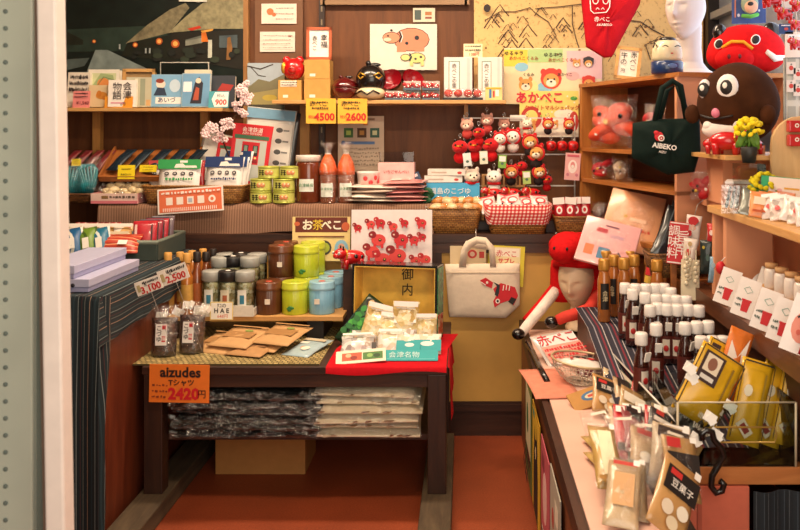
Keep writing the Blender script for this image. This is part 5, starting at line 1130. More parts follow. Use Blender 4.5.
# ---------------------------------------------------------------- tier goods
TZ = .5565 + .0985
def cork_bottle(px, Yk, s, dark, lab, h=.262):
    r = thing('oil_bottle', lab, 'bottle', (X(px, Yk), Yk, TZ)); rr = .0255 * s
    body = mat('#b06a26' if not dark else '#7a3c18', .08, coat=.9, var=.2)
    g = G(); g.lathe([(rr * .9, 0), (rr, .006), (rr, h * .62), (rr * .55, h * .72), (rr * .5, h * .84)], body, 22); g.build('bottle_body', r)
    g = G(); g.lathe([(rr * .62, h * .84), (rr * .64, h * .85), (rr * .64, h * .99), (rr * .55, h)], mat('#d8a050' if not dark else '#231a16', .5), 20); g.build('cap', r)
    g = G(); g.lathe([(rr * 1.01, h * .14), (rr * 1.01, h * .5)], mat('#c99a4a' if not dark else '#a85a2a', .5, var=.2), 22, caps=False); g.build('label_wrap', r)
    return r
for px, Yk, dk, lab in ((168, 3.64, 0, 'amber bottle with cork-coloured cap at the left front of the riser board'), (180, 3.74, 0, 'amber bottle with cork-coloured cap behind the leftmost one'), (187, 3.62, 0, 'amber bottle with cork-coloured cap behind the right tilted price card'), (192, 3.78, 0, 'amber bottle with cork-coloured cap at the back, third from left'), (203, 3.84, 0, 'amber bottle with cork-coloured cap farthest back in the bottle group'),
                          (197, 3.66, 1, 'dark bottle with black cap in front next to the glass jars'), (206, 3.74, 1, 'dark bottle with black cap in the middle of its row'), (213, 3.84, 1, 'dark bottle with black cap farthest back')):
    cork_bottle(px, Yk, 1, dk, lab, .262 if Yk < 3.7 else .25)
for px, py, w, h, n, lab in ((151, 292, 27, 14, '3,100', 'white tilted price card with red number 3100 before the bottles'), (176, 282, 30, 16, '2,500', 'white tilted price card with red number 2500 right of the other')):
    Yk = 3.2 if px < 160 else 3.3; card('price_card', S(w, Yk), S(h, Yk), '#efe6da', lab, 'price card', (X(px, Yk), Yk, H(py, Yk)), (0, rad(-20), 0), scribble(1, seed=int(px), x0=.3, x1=.95, z0=.62, z1=.95, hh=.2) + [('r', '#b8a878', .14, .5, .12, .5)], texts=((n, .56, .28, .036, '#c82a24', {'bold': .03}), ('ミニ', .5, .62, .018, '#2a2020')))
    r = bpy.data.objects[[o.name for o in bpy.data.objects if o.get('label') == lab][0]]; g = G(); g.tube([(0, .003, .01), (0.0, .01, -(H(py, Yk) - .562))], .0009, mat('#8a8078', .3), 6); g.build('card_stick', r)
# glass spice jars
def spice(px, Yk, dark, lab):
    r = thing('spice_jar', lab, 'jar', (X(px, Yk), Yk, TZ + .018 + (.0 if Yk < 3.7 else .045))); rr = S(10.5, Yk) * .95; h = .168
    g = G(); g.lathe([(rr * .92, .002), (rr * .96, .006), (rr * .96, h * .66), (rr * .9, h * .72)], speckle(['#d8cca2', '#b8a878', '#e6dcc0', '#8f8858', '#c8b080'], 90), 20); g.build('contents', r)
    g = G(); g.lathe([(rr * .95, 0), (rr, .004), (rr, h * .68), (rr * .86, h * .76)], glass('#eef4f0'), 22, caps=False); g.build('glass_wall', r)
    g = G(); g.lathe([(rr * .88, h * .74), (rr * .98, h * .76), (rr * .98, h * .97), (rr * .9, h), (.001, h)], mat('#a3a49e' if not dark else '#1f1c1c', .4), 24, flute=.012, nfl=24); lid_ = g.build('lid', r)
    curved_label(r, rr * 1.012, h * .14, h * .55, -2.1, -1.2, mat('#e8e6dc', .5) if not dark else mat('#d8d0b8', .5))
    curved_label(r, rr * 1.018, h * .2, h * .42, -1.85, -1.4, mat('#3a7f9a' if not dark else '#a85a3a', .5), 'label_print')
    if dark: g = G(); g.ell((0, 0, h + .001), (rr * .3, rr * .3, .002), WHITE, u=10, v=4); g.build('lid_sticker', lid_)
    return r
for px, Yk, dk, lab in ((212, 3.64, 0, 'glass spice jar with grey lid, front left of the jar tray'), (228, 3.63, 1, 'glass spice jar with black lid in the front row of the jar tray'), (245, 3.63, 0, 'glass spice jar with grey lid, front right of the jar tray'), (221, 3.73, 0, 'glass spice jar with grey lid in the middle row, left'), (233, 3.74, 1, 'glass spice jar with black lid in the middle row'), (250, 3.73, 0, 'glass spice jar with grey lid in the middle row, right'), (226, 3.83, 0, 'glass spice jar with grey lid in the back row, left'), (241, 3.84, 1, 'glass spice jar with black lid in the back row'), (257, 3.83, 0, 'glass spice jar with grey lid in the back row, right')):
    spice(px, Yk, dk, lab)
r = thing('jar_step', 'white step block under the rear rows of spice jars', 'display stand', (X(238, 3.785), 3.79, TZ + .0155)); g = G(); g.box((0, 0, .022), (S(46, 3.79), .17, .043), mat('#ddd8cc', .4)); g.build('step_block', r)
r = thing('jar_tray', 'shallow white tray under the glass spice jars', 'tray', (X(233, 3.72), 3.725, TZ)); w = S(58, 3.65); m = mat('#ddd8cc', .4); g = G()
g.box((0, 0, .008), (w, .29, .014), m); g.box((0, -.145, .024), (w, .006, .046), m); g.box((-w/2, 0, .018), (.006, .29, .03), m); g.box((w/2, 0, .018), (.006, .29, .03), m); g.build('tray_body', r)
Yk = 3.55; card('price_card', S(23, Yk), S(18, Yk), '#f0e9d0', 'cream price card with HAE in dark letters under the jars', 'price card', (X(221.5, Yk), Yk, H(320, Yk)), (rad(-4), 0, 0), [('r', '#e2c878', .5, .5, 1, 1), ('r', '#f3eee2', .5, .5, .92, .9)], texts=(('ｸｺの', .5, .78, .02, '#3a2a20'), ('H A E', .5, .5, .026, '#2a2020', {'bold': .03}), ('648円', .55, .2, .018, '#d8705a')))
# ribbed tea tins
def tin(col, px, Yk, z, lab, rz=0):
    r = thing('tea_tin', lab, 'tin', (X(px, Yk), Yk, z), (0, 0, rz)); rr = S(13, 3.65); h = .137
    m, ml = {'brown': (mat('#5a3118', .35, coat=.3, var=.05), mat('#6a3c20', .35, coat=.3, var=.05)), 'green': (mat('#b9c62c', .35, coat=.3, var=.04), mat('#c6d038', .35, coat=.3, var=.04)), 'blue': (mat('#7fb4d0', .35, coat=.3, var=.04), mat('#94c2d8', .35, coat=.3, var=.04))}[col]
    g = G(); g.lathe([(rr * .95, 0), (rr * .98, .004), (rr * .98, h * .74), (rr * .95, h * .76)], m, 72, flute=.012, nfl=24); g.build('tin_body', r)
    g = G(); g.lathe([(rr * 1.0, h * .75), (rr * 1.02, h * .765), (rr * 1.02, h * .83), (rr * .99, h * .85), (rr * .99, h * .96), (rr * .95, h), (rr * .7, h * .985), (.001, h * .985)], ml, 40); lid_ = g.build('lid', r)
    g = G(); g.ell((0, 0, h * .985), (rr * .3, rr * .22, .003), mat('#c8503a' if col != 'green' else '#a8bc2a', .5), u=12, v=4); g.build('lid_emblem', lid_)
    if col == 'green':
        g = G(); M = Matrix.Translation((-.008, -rr - .0005, h * .2))
        for a in (0, 1.2, 2.4, 3.6): g.ell((.008 * math.cos(a + .6), -.001, .006 * math.sin(a + .6)), (.009, .002, .006), mat('#2f7a3a', .5), M=M, u=8, v=5)
        g.build('leaf_emblem', r)
    else:
        g = G(); g.box((.006 if col == 'brown' else -.012, -rr - .0008, h * .42), (.022, .002, .022), mat('#e8dccb', .5)); g.build('sticker', r)
    return r
tin('brown', 269, 3.66, TZ, 'dark brown ribbed tea tin with white sticker in the front row'); tin('green', 295, 3.66, TZ, 'yellow-green ribbed tea tin with leaf mark in the front row'); tin('blue', 322, 3.665, TZ, 'light blue ribbed tea tin at the front right end')
tin('brown', 281, 3.79, TZ, 'dark brown ribbed tea tin carrying another brown tin, behind the front row'); tin('brown', 281, 3.79, TZ + .1375, 'dark brown ribbed tea tin stacked on another, nearer one of the two high'); tin('green', 306.5, 3.78, TZ, 'yellow-green ribbed tea tin supporting another green tin in the second row'); tin('green', 306.5, 3.78, TZ + .1375, 'yellow-green ribbed tea tin with leaf mark stacked on top of another')
tin('brown', 286, 3.905, TZ, 'dark brown ribbed tea tin supporting the farthest brown tin'); tin('brown', 286, 3.905, TZ + .1375, 'dark brown ribbed tea tin standing highest and farthest back'); tin('green', 313, 3.90, TZ, 'yellow-green ribbed tea tin supporting the farthest green tin'); tin('green', 313, 3.90, TZ + .1375, 'yellow-green ribbed tea tin standing highest and farthest back')
tin('blue', 331, 3.785, TZ, 'light blue ribbed tea tin second from the front'); tin('blue', 336, 3.90, TZ, 'light blue ribbed tea tin farthest back')
# brown bag pouches with kanji labels
for px, lab, rz in ((163.5, 'clear pouch of dark brown beans with white label, left of two on the mat', .06), (191, 'clear pouch of dark brown beans with white label, right of two on the mat', -.04)):
    Yk = 3.34 if px < 170 else 3.38; w, h = S(28, Yk), S(50, Yk)
    r = thing('bean_pouch', lab, 'pouch', (X(px, Yk), Yk, .5575), (rad(-8), 0, rz))
    pouch_mesh(w * .92, h * .74, .07, speckle(['#2f1a14', '#40241a', '#24130f', '#553022'], 110, .3), gus=True, seed=int(px)).build('beans', r)
    pouch_mesh(w, h, .076, film(a=.14), gus=True, seed=int(px) + 1, rough_=.003).build('clear_pouch', r)
    prints(r, [('r', '#efe8e2', .5, .5, .94, .96), ('r', '#c8323a', .7, .3, .3, .26), ('r', '#c8323a', .72, .82, .3, .16)], -.043, .046, .085, z0=.04)
    vtext('こづゆ', .022, INK, r, (-.008, -.0455, .085)); text('豆', .02, RED, r, (.012, -.0455, .11)); text('福', .016, WHITE, r, (.009, -.046, .066))
# bow tags: little white folded paper pieces
for px, py, lab in ((161, 316, 'small white paper tag at the top of the left bean pouch'), (178, 312, 'white paper twist behind the left bean pouch'), (188, 305, 'white paper tag on the right bean pouch'), (205, 309, 'white paper twist right of the bean pouches')):
    Yk = 3.45; r = thing('paper_tag', lab, 'tag', (X(px, Yk), Yk, H(py, Yk)), (rad(-15), rad(px % 30), .3)); g = G(); g.box((0, 0, 0), (.04, .006, .03), WHITE); g.box((.014, -.008, .004), (.02, .005, .026), WHITE, rot=(0, .3, .6)); g.build('folded_paper', r)
    g = G(); g.tube([(0, 0, -.012), (0, .01, -(H(py, Yk) - .558))], .0015, WHITE, 5); g.build('stick', r)
# kraft coffee bags on the mat
KB = mat('#c79a66', .65, var=.06, bump=.1)
for px, py, w, l, rz, z, lab in ((222, 348, 50, .20, -.35, 0, 'kraft paper bag lying leftmost on the straw mat'), (240, 344, 48, .20, -.32, .024, 'kraft paper bag overlapping the leftmost one on the mat'), (268, 349, 50, .20, -.38, .01, 'kraft paper bag in the middle of the mat'), (282, 345, 46, .20, -.35, .034, 'kraft paper bag with green mark on top at the right of the mat')):
    Yk = 3.47; flat_pack('kraft_bag', S(w, Yk) * .95, l, .026, KB, lab, 'bag', (X(px, Yk), Yk, .558 + z), (rad(8), 0, rz), [('r', '#a87a48', .5, .5, .7, .3), ('o', '#8a9a4a', .6, .72, .2, .1), ('r', '#b88a58', .5, .93, .9, .05)], seed=px)
for px, py, lab, c, rz in ((262, 350, 'kraft paper bag with dark printed band between the others', '#b98a58', -.3),):
    flat_pack('kraft_bag', .16, .19, .024, mat(c, .65, bump=.1), lab, 'bag', (X(px - 6, 3.42), 3.40, .558), (rad(4), 0, rz), [('r', '#8a6440', .5, .5, .7, .2)], seed=px)
flat_pack('blue_pack', S(38, 3.42) * .8, .20, .02, mat('#a9c0c6', .4, coat=.4), 'pale blue flat pack with orange and white print at the right end of the mat', 'pack', (X(308, 3.42), 3.42, .558), (rad(6), 0, rad(-22)), [('r', '#c8b89a', .5, .8, .8, .12), ('o', '#d8905a', .5, .35, .2, .14), ('o', '#ece4d6', .6, .32, .3, .2), ('r', '#e8e2d4', .3, .6, .3, .1)])
# leaf-print packet leaning on the tins
r = thing('leaf_packet', 'dark packet printed with bright green leaves leaning before the blue tins', 'packet', (X(342, 3.48), 3.50, .562), (rad(-30), rad(34), rad(-14)))
w, h = S(22, 3.48), S(56, 3.48); g = pouch_mesh(w, h, .025, mat('#1f3a22', .3, coat=.5)); g.build('packet_body', r)
prints(r, [('o', R.choice(['#2f8a34', '#47a83c', '#1f6a2c']), R.uniform(.15, .85), R.uniform(.1, .72), .34, .10, R.uniform(0, 3)) for i in range(26)] + [('o', '#1a1512', .5, .86, .7, .18), ('o', '#c8a878', .42, .88, .26, .1)], -.0145, w, h)
# red cloth
REDC = mat('#c4121f', .85, var=.06, scale=60)
r = thing('red_cloth', 'bright red cloth over the right front corner of the low table', 'cloth', (X(298, 3.2), 3.2, .55))
xa = X(326, 3.2) - X(298, 3.2); xb = X(446.5, 3.2) - X(298, 3.2); rows = []
for y, z in ((.50, .0035), (.25, .0035), (.0, .0035), (-.006, -.004), (-.008, -.022)): rows.append([(xa + .04 * (y > .4) + (xb - xa) * i / 12, y, z + (-.008 * math.sin(i * .5) if z < -.01 else 0)) for i in range(13)])
g = G(); g.grid(rows, REDC); g.build('cloth_top', r)
rows = []
for k, z in enumerate((.0035, -.005, -.06, -.13, -.20)):
    rows.append([(xb + .004 + .008 * k / 4 * (1 + math.sin(i * 1.7)) + .006 * (k > 0), -.006 + .40 * i / 8, z * (1 - .55 * i / 8) if k > 1 else z) for i in range(9)])
g = G(); g.grid(rows, REDC); g.build('cloth_hang', r)
# gold-lined black lid box standing up
r = thing('gold_box', 'black box lid standing open with gold lining and two brushed characters', 'box', (X(396, 3.55), 3.60, .568), (rad(-3), 0, rad(-11)))
w, h, d = S(86, 3.55), S(72, 3.55), .11; gl = mat('#ecc258', .35, .05, var=.22, scale=12, bump=.25); bk = mat('#141110', .25, coat=.6)
g = G(); g.box((0, d / 2, h / 2), (w, .006, h), gl); g.box((-w/2+.006, 0, h/2), (.004, d, h-.01), gl); g.box((w/2-.006, 0, h/2), (.004, d, h-.01), gl); g.box((0, 0, h-.006), (w-.01, d, .004), gl); g.box((0, 0, .006), (w-.01, d, .004), gl); g.build('gold_lining', r)
g = G(); g.box((0, d / 2 + .006, h / 2), (w + .012, .005, h + .01), bk)
for c, dd in (((-w/2, 0, h/2), (.010, d, h)), ((w/2, 0, h/2), (.010, d, h)), ((0, 0, h), (w + .01, d, .010)), ((0, 0, 0.003), (w + .01, d, .006))): g.box(c, dd, bk)
g.build('black_shell', r)
g = G(); g.box((w/2 + .0065, 0, h/2), (.002, d - .012, h - .012), speckle(['#1f7a44', '#2c9a58', '#155a30', '#3aa868'], 60)); g.box((w/2 + .008, 0, h * .2), (.002, d - .02, h * .28), speckle(['#c8402c', '#d8c8a0', '#b02a24'], 70)); g.build('patterned_side', r)
text('御', .055, INK, r, (.03, d / 2 - .006, h * .84), bold=.04); text('内', .055, INK, r, (.03, d / 2 - .006, h * .62), bold=.04)
# snack packs on the red cloth
NUT = speckle(['#e2cf9c', '#d8bd82', '#efe2be', '#c8a868', '#e8d8b0'], 55, .25, .6)
def snack(px, pyb, w, h, Yk, lab, col=NUT, rx=-.5, ry=0, rz=0, its=None):
    its = its if its is not None else [('r', '#e9e4de', .5, .93, .9, .12), ('r', '#b8b0a8', .5, .84, .7, .03)]
    return pouch('snack_pack', S(w, Yk), S(h, Yk), .035, col, lab, 'snack pack', (X(px, Yk), Yk, .556 + max(0, H(pyb, Yk) - .556) * .35), (rx, ry, rz), its, seed=px, rough_=.004)
snack(372, 343, 30, 42, 3.47, 'clear pack of pale dried slices, upper left in the gold lid', rx=-.4, ry=.25)
snack(404, 343, 27, 44, 3.46, 'clear pack of pale dried slices standing tallest in the gold lid', rx=-.3, ry=.04)
snack(426, 344, 22, 32, 3.46, 'clear pack of golden dried slices at the right of the gold lid', rx=-.35)
snack(388, 344, 24, 34, 3.45, 'clear pack of pale slices between the tall packs', rx=-.5, ry=.1)
SIL = speckle(['#c9c4c0', '#e6e2de', '#a8a4a2', '#f2f0ec', '#b8a898'], 45, .15, .8)
snack(363, 350, 28, 24, 3.42, 'silver pack of brown dried fish lying left in front', SIL, rx=-.9, ry=.05, its=[('r', '#8a5a3a', .5, .35, .8, .3), ('r', '#c8a078', .5, .5, .7, .08)])
snack(404, 351, 25, 30, 3.43, 'silver see-through pack with glittering front in the centre', SIL, rx=-.6)
snack(357, 356, 34, 22, 3.38, 'silver pack of pale slices lying front left on the red cloth', SIL, rx=-.95, ry=-.05)
snack(389, 357, 26, 26, 3.375, 'white pack of pale slices with a dark ribbon in the front row', speckle(['#efe8dc', '#e0d2b8', '#f6f2ea', '#c8b8a0'], 40, .2, .7), rx=-.85)
TEAL = mat('#1fa0a4', .3, coat=.5, var=.05)
snack(408, 360, 24, 24, 3.35, 'teal-bottomed snack pack in the front row, left', speckle(['#efe8dc', '#e0d2b8', '#f6f2ea'], 40, .2, .7), rx=-.85, its=[('r', '#1fa0a4', .5, .3, 1, .55), ('o', '#d8e4e0', .55, .35, .4, .2)])
snack(427, 361, 28, 24, 3.36, 'teal-bottomed snack pack in the front row, right', speckle(['#efe8dc', '#e0d2b8', '#f6f2ea'], 40, .2, .7), rx=-.85, its=[('r', '#1fa0a4', .5, .3, 1, .55), ('o', '#d8e4e0', .5, .38, .5, .24)])
card('teal_banner', S(62, 3.27), S(13, 3.27), '#20a3a6', 'teal leaflet with pale lettering lying at the front of the red cloth', 'leaflet', (X(407, 3.27), 3.262, .5565), (rad(-52), 0, rad(0)), [('r', '#5fc0c0', .5, .15, .9, .06)], texts=(('会津名物', .45, .5, .03, '#bfe4e2'),))
card('food_leaflet', S(50, 3.24), S(17, 3.24), '#ece2c8', 'cream leaflet with red and green dishes lying at the front left of the red cloth', 'leaflet', (X(361, 3.24), 3.235, .5565), (rad(-58), rad(-4), rad(4)), [('r', '#c8583a', .32, .5, .40, .6), ('o', '#e8b08a', .25, .6, .12, .3), ('o', '#8a2a1c', .36, .4, .14, .3), ('r', '#4a7a3a', .74, .48, .40, .55), ('o', '#8ab060', .68, .5, .12, .3), ('o', '#2a4a24', .82, .45, .14, .3)])
for px, lab in ((374, 'dark ribbon tag between the two front left packs'), (401, 'dark ribbon tag between the white and teal packs')):
    r = thing('ribbon_tag', lab, 'tag', (X(px, 3.36), 3.355, .557), (rad(-40), 0, .1)); g = G(); g.box((0, 0, .025), (.018, .006, .05), mat('#231a18', .4)); g.build('ribbon', r); g = G(); g.box((0, -.004, .012), (.016, .003, .018), mat('#b8282c', .4)); g.build('red_end', r)
# signs behind
Yk = 3.94
card('cow_tea_sign', S(58, Yk), S(44, Yk), '#ead08c', 'cream and brown tea sign reading お茶べこ behind the yellow-green tins', 'sign', (X(321, Yk), Yk, H(261, Yk)), (rad(-4), 0, 0), [('r', '#6a2a1c', .5, .82, .9, .34), ('o', '#c8603a', .92, .78, .14, .2), ('o', '#c8603a', .08, .84, .1, .1), ('o', '#3a3a34', .55, .3, .26, .34), ('o', '#a8b43a', .55, .3, .2, .24), ('o', '#8ab8d0', .85, .28, .24, .4), ('o', '#d8a08a', .85, .3, .12, .2), ('o', '#b8b43a', .22, .3, .2, .3), ('r', '#6a2a1c', .5, .55, .8, .03)], texts=(('お', .26, .80, .052, '#f4ead6', {'bold': .04}), ('茶', .44, .80, .052, '#e8c83a', {'bold': .04}), ('べこ', .68, .80, .050, '#f4ead6', {'bold': .04})))
Yk = 3.82; w, h = S(81, Yk), S(60, Yk)
def minicow(u, v, s, a=1.35, rot=0): return [('o', ('#d02a30', '#c01c26', '#dc4440')[int(u * 97) % 3], u, v, s, s * a * .8), ('o', ('#8f0f18', '#b81820', '#a01420')[int(v * 91) % 3], u - s * .42, v + s * a * .36, s * .55, s * a * .5), ('o', '#e8c8b8', u - s * .5, v + s * a * .36, s * .14, s * a * .12), ('o', '#2a1a1a', u + s * .1, v, s * .22, s * a * .2), ('o', '#f0c04a', u + s * .1, v + s * a * .02, s * .1, s * a * .08), ('r', '#d02a30', u - s * .25, v - s * a * .42, s * .18, s * a * .3), ('r', '#d02a30', u + s * .25, v - s * a * .42, s * .18, s * a * .3)]
I = []
for u, v, s in ((.08, .70, .09), (.24, .76, .10), (.36, .78, .11), (.52, .72, .10), (.66, .78, .09), (.87, .78, .11), (.34, .5, .16), (.62, .5, .16), (.78, .5, .11), (.88, .55, .09), (.27, .30, .16), (.40, .18, .17), (.58, .24, .19), (.80, .16, .11), (.92, .18, .12)): I += minicow(u, v, s * 1.12)
card('cow_photo_panel', w, h, '#ece0de', 'white panel covered with photographs of red toy cows behind the gold-lined lid', 'panel', (X(391.5, Yk), Yk, H(270, Yk)), (rad(-5), 0, 0), I + [('o', '#efe8e4', .72, .05, .18, .1), ('o', '#3a2a2a', .12, .06, .08, .03)], t=.006)
r = thing('panel_stand', 'dark block holding up the red toy cow photograph panel', 'stand', (X(391, 3.85), 3.87, .5505)); g = G(); g.box((0, 0, .12), (.30, .05, .24), DKW); g.build('stand_block', r)
cow('toy_cow', .12, 'red toy cow standing before the left edge of the cow photograph panel', (X(352, 3.74), 3.74, H(268, 3.74)), .5)
r = thing('cow_post', 'dark narrow stand under the red toy cow beside the photograph panel', 'stand', (X(352, 3.74), 3.74, TZ - .104)); g = G(); g.box((0, 0, (H(268, 3.74) - TZ + .104) / 2), (.07, .05, H(268, 3.74) - TZ + .102), DKW); g.build('stand_block', r)
# orange T-shirt price sign on the table front
Yk = 3.185; w, h = S(60, Yk), S(38, Yk)
card('shirt_sign', w, h, '#ec7a24', 'orange handwritten sign for T-shirts hanging on the front of the low table', 'sign', (X(179, Yk), Yk, H(402.5, Yk)), (0, rad(1), 0), scribble(3, seed=5, x0=.05, x1=.3, z0=.08, z1=.52, hh=.05, cols=('#8a3a1c',)), texts=(('aizudes', .52, .79, .052, '#2a1612', {'bold': .03}), ('Tシャツ', .54, .52, .027, '#2a1612', {'bold': .02}), ('2420', .58, .22, .058, '#d01a24', {'bold': .045}), ('円', .88, .22, .034, '#3a1612')))
# shirts on the lower shelf
def folded_stack(px0, px1, n, z, t, nm, mats, labf, Yf, dep, grp, wob):
    w = S(px1 - px0, 3.25); cx = X((px0 + px1) / 2, 3.25)
    for i in range(n):
        r = thing(nm, labf(i), 'T-shirt', (cx + R.uniform(-wob, wob), Yf + dep / 2 + R.uniform(-.01, .02), z + i * t), (R.uniform(-.02, .02), R.uniform(-.02, .02), R.uniform(-.07, .07)), grp)
        rr = random.Random(i * 7 + px0); g = G(); rows = []
        for a in range(9):
            row = []; yv = -dep / 2 + dep * a / 8
            for b in range(15):
                u = b / 14; e = (1 - abs(2 * u - 1) ** 6) * (1 - abs(2 * a / 8 - 1) ** 6); row.append(((u - .5) * w, yv, .004 + (t * 1.1 - .004) * e ** .4 + rr.uniform(-.006, .006)))
            rows.append(row)
        g.grid(rows, mats[i % len(mats)]); rows2 = [[(p[0], p[1], .002) for p in rw] for rw in rows]
        g.grid([rows[0], [(p[0], p[1] - .004, t * .4) for p in rows[0]], rows2[0]], mats[i % len(mats)]); g.grid([[rw[0] for rw in rows], [rw[0] for rw in rows2]], mats[i % len(mats)]); g.grid([[rw[-1] for rw in rows], [rw[-1] for rw in rows2]], mats[i % len(mats)])
        g.build('shirt_fold', r)
        g = G(); g.grid([[(p[0] * 1.02, p[1] - .006, p[2] + .003 + rr.uniform(0, .010)) for p in rw] for rw in rows[:5]], film(a=.04, wr=1.0), None, False)
        n2 = 27; fr = []
        for k in range(5):
            zf = t * 1.15 * (1 - k / 4); fr.append([((b / (n2 - 1) - .5) * w * 1.03, -dep / 2 - .008 - .012 * math.sin(math.pi * k / 4) + rr.uniform(-.008, .006), max(.001, zf + rr.uniform(-.006, .006))) for b in range(n2)])
        g.grid(fr, film(a=.11, wr=.8), None, False); g.build('clear_wrap', r)
BT = mat('#0a0d0e', .6, var=.1, coat=1.0, scale=26, bump=1.5)
folded_stack(178, 322, 6, .279, .0275, 'black_shirt', [BT], lambda i: 'black T-shirt in clear wrap on the lower shelf, %s from the bottom of its stack' % ORD[i], 3.215, .33, 'black T-shirts', .02)
BG = mat('#e2d2b4', .7, var=.06)
folded_stack(318, 420, 6, .279, .0305, 'beige_shirt', [BG, mat('#d4c2a2', .7)], lambda i: 'beige T-shirt in clear wrap on the lower shelf, %s from the bottom of its stack' % ORD[i], 3.205, .36, 'beige T-shirts', .012)
for i, px in enumerate((186, 300)):
    r = thing('spare_shirt', ('black T-shirt with pale lettering in clear wrap, hanging over the left of the stack', 'black T-shirt slumping toward the beige stack')[i], 'T-shirt', (X(px, 3.26) + (.14 if i == 0 else 0), 3.43, .279 + 6 * .0275 + .004), (rad(3), rad((4, 6)[i]), rad((4, -10)[i])))
    o = pouch_mesh(.34, .26, .035, BT, rough_=.004, seed=i).build('shirt_fold', r, (0, -.13, .017), (-math.pi / 2, 0, 0)); o = pouch_mesh(.35, .27, .042, film(a=.2), rough_=.006, seed=i + 4).build('clear_wrap', r, (0, -.135, .017), (-math.pi / 2, 0, 0))
    if i == 0: text('Aizudes', .06, mat('#cfcac0', .5), r, (.02, -.08, .041), (0, 0, 0), bold=.01)
carton('cardboard_box', S(90, 3.55), .25, S(44, 3.55), mat('#b07a44', .7, var=.05), 'plain brown cardboard box on the floor beneath the low table', 'box', (X(260, 3.55), 3.68, .001))
# ---------------------------------------------------------------- right side: toys on and in the cubby
ZU = 1.6675
def head_rows(s, nu=40, nv=40):
    """egg-shaped mannequin head looking to -Y: jaw taper, nose, eye hollows, lips; origin at its centre"""
    rows = []
    for i in range(nv + 1):
        t = math.pi * i / nv; row = []
        for j in range(nu):
            p = 2 * math.pi * j / nu; x, y, z = math.sin(t) * math.cos(p), math.sin(t) * math.sin(p), -math.cos(t)
            k = 1 - .30 * max(0, -z) ** 1.4; X_, Y_, Z_ = x * .073 * k, y * .095 * (1 - .22 * max(0, -z)) - .012 * max(0, -z), z * .118
            if y < 0:
                f = lambda cx, cz, sx, sz: math.exp(-((x - cx) / sx) ** 2 - ((z - cz) / sz) ** 2)
                Y_ -= .022 * f(0, -.22, .13, .13) + .011 * f(0, .02, .09, .22) - .012 * (f(.36, .05, .17, .10) + f(-.36, .05, .17, .10)) + .010 * f(0, -.52, .24, .05) - .004 * f(0, -.58, .26, .03) + .008 * f(0, -.66, .22, .05) + .012 * f(0, -.86, .3, .12) - .006 * (f(.36, .0, .12, .04) + f(-.36, .0, .12, .04)) * -1 * .6 + .005 * (f(.36, .17, .22, .04) + f(-.36, .17, .22, .04))
            row.append((X_ * s, Y_ * s, Z_ * s))
        rows.append(row)
    return rows
SKIN = mat('#cfc3bc', .4, var=.02, coat=.2)
r = thing('mannequin_head', 'white mannequin head with wide neck on top of the cubby shelf', 'mannequin head', (X(688, 3.58), 3.60, ZU), (0, 0, rad(-40)))
g = G(); g.grid(head_rows(1.08), SKIN, Matrix.Translation((0, -.01, .285)), True, True, True)
g.lathe([(.112, 0), (.11, .012), (.08, .03), (.058, .06), (.052, .12), (.054, .22)], SKIN, 32, Matrix.Translation((0, .02, 0))); g.build('head', r, remesh=.0035)
# round headed doll with navy base
r = thing('kokeshi_doll', 'pale round-faced wooden doll with navy base in front of the mannequin head', 'doll', (X(667, 3.44), 3.44, ZU), (0, 0, .1))
g = G(); g.lathe([(.058, 0), (.064, .006), (.065, .046), (.06, .052)], mat('#1c3566', .3, coat=.5), 32); g.build('navy_base', r)
g = G(); g.lathe([(.056, .052), (.06, .065), (.059, .10), (.048, .128), (.025, .143), (.001, .146)], mat('#d8cba8', .4, coat=.3), 32); g.build('head', r)
g = G(); g.ell((0, -.002, .138), (.036, .038, .014), BLK, u=18, v=8); g.build('hair', r)
g = G()
for x in (-.026, .024): g.tube([(x - .012, -.055, .107), (x, -.058, .112), (x + .012, -.055, .107)], .0018, INK, 6)
g.build('eyes', r); g = G(); g.tube([(-.052, -.03, .11), (-.058, -.025, .125), (-.064, -.02, .105)], .003, INK, 6); g.build('side_lock', r)
g = G(); g.ell((0, -.060, .08), (.006, .002, .003), mat('#c8403a', .4), u=8, v=5); g.build('mouth', r)
g = G(); g.ell((0, -.0655, .03), (.02, .002, .01), mat('#5a78b0', .4), u=10, v=5); g.build('base_mark', r)
r = thing('framed_sign', 'pine-framed handwritten sign leaning on top of the cubby shelf', 'sign', (X(627, 3.78), 3.80, ZU), (rad(-8), rad(7), rad(-6))); w, h = S(25, 3.8), S(33, 3.8); g = G(); fm = PINE
for c, d in (((0, 0, .007), (w, .012, .014)), ((0, 0, h - .007), (w, .012, .014)), ((-w/2+.007, 0, h/2), (.014, .012, h)), ((w/2-.007, 0, h/2), (.014, .012, h))): g.box(c, d, fm)
g.build('frame', r); g = G(); g.box((0, .002, h / 2), (w - .02, .004, h - .02), mat('#ece4d6', .5)); g.build('sheet', r)
vtext('赤べこ', .030, INK, r, (.022, -.003, h * .56)); vtext('牛の', .032, INK, r, (-.02, -.003, h * .62)); text('円', .02, INK, r, (-.02, -.003, h * .25))
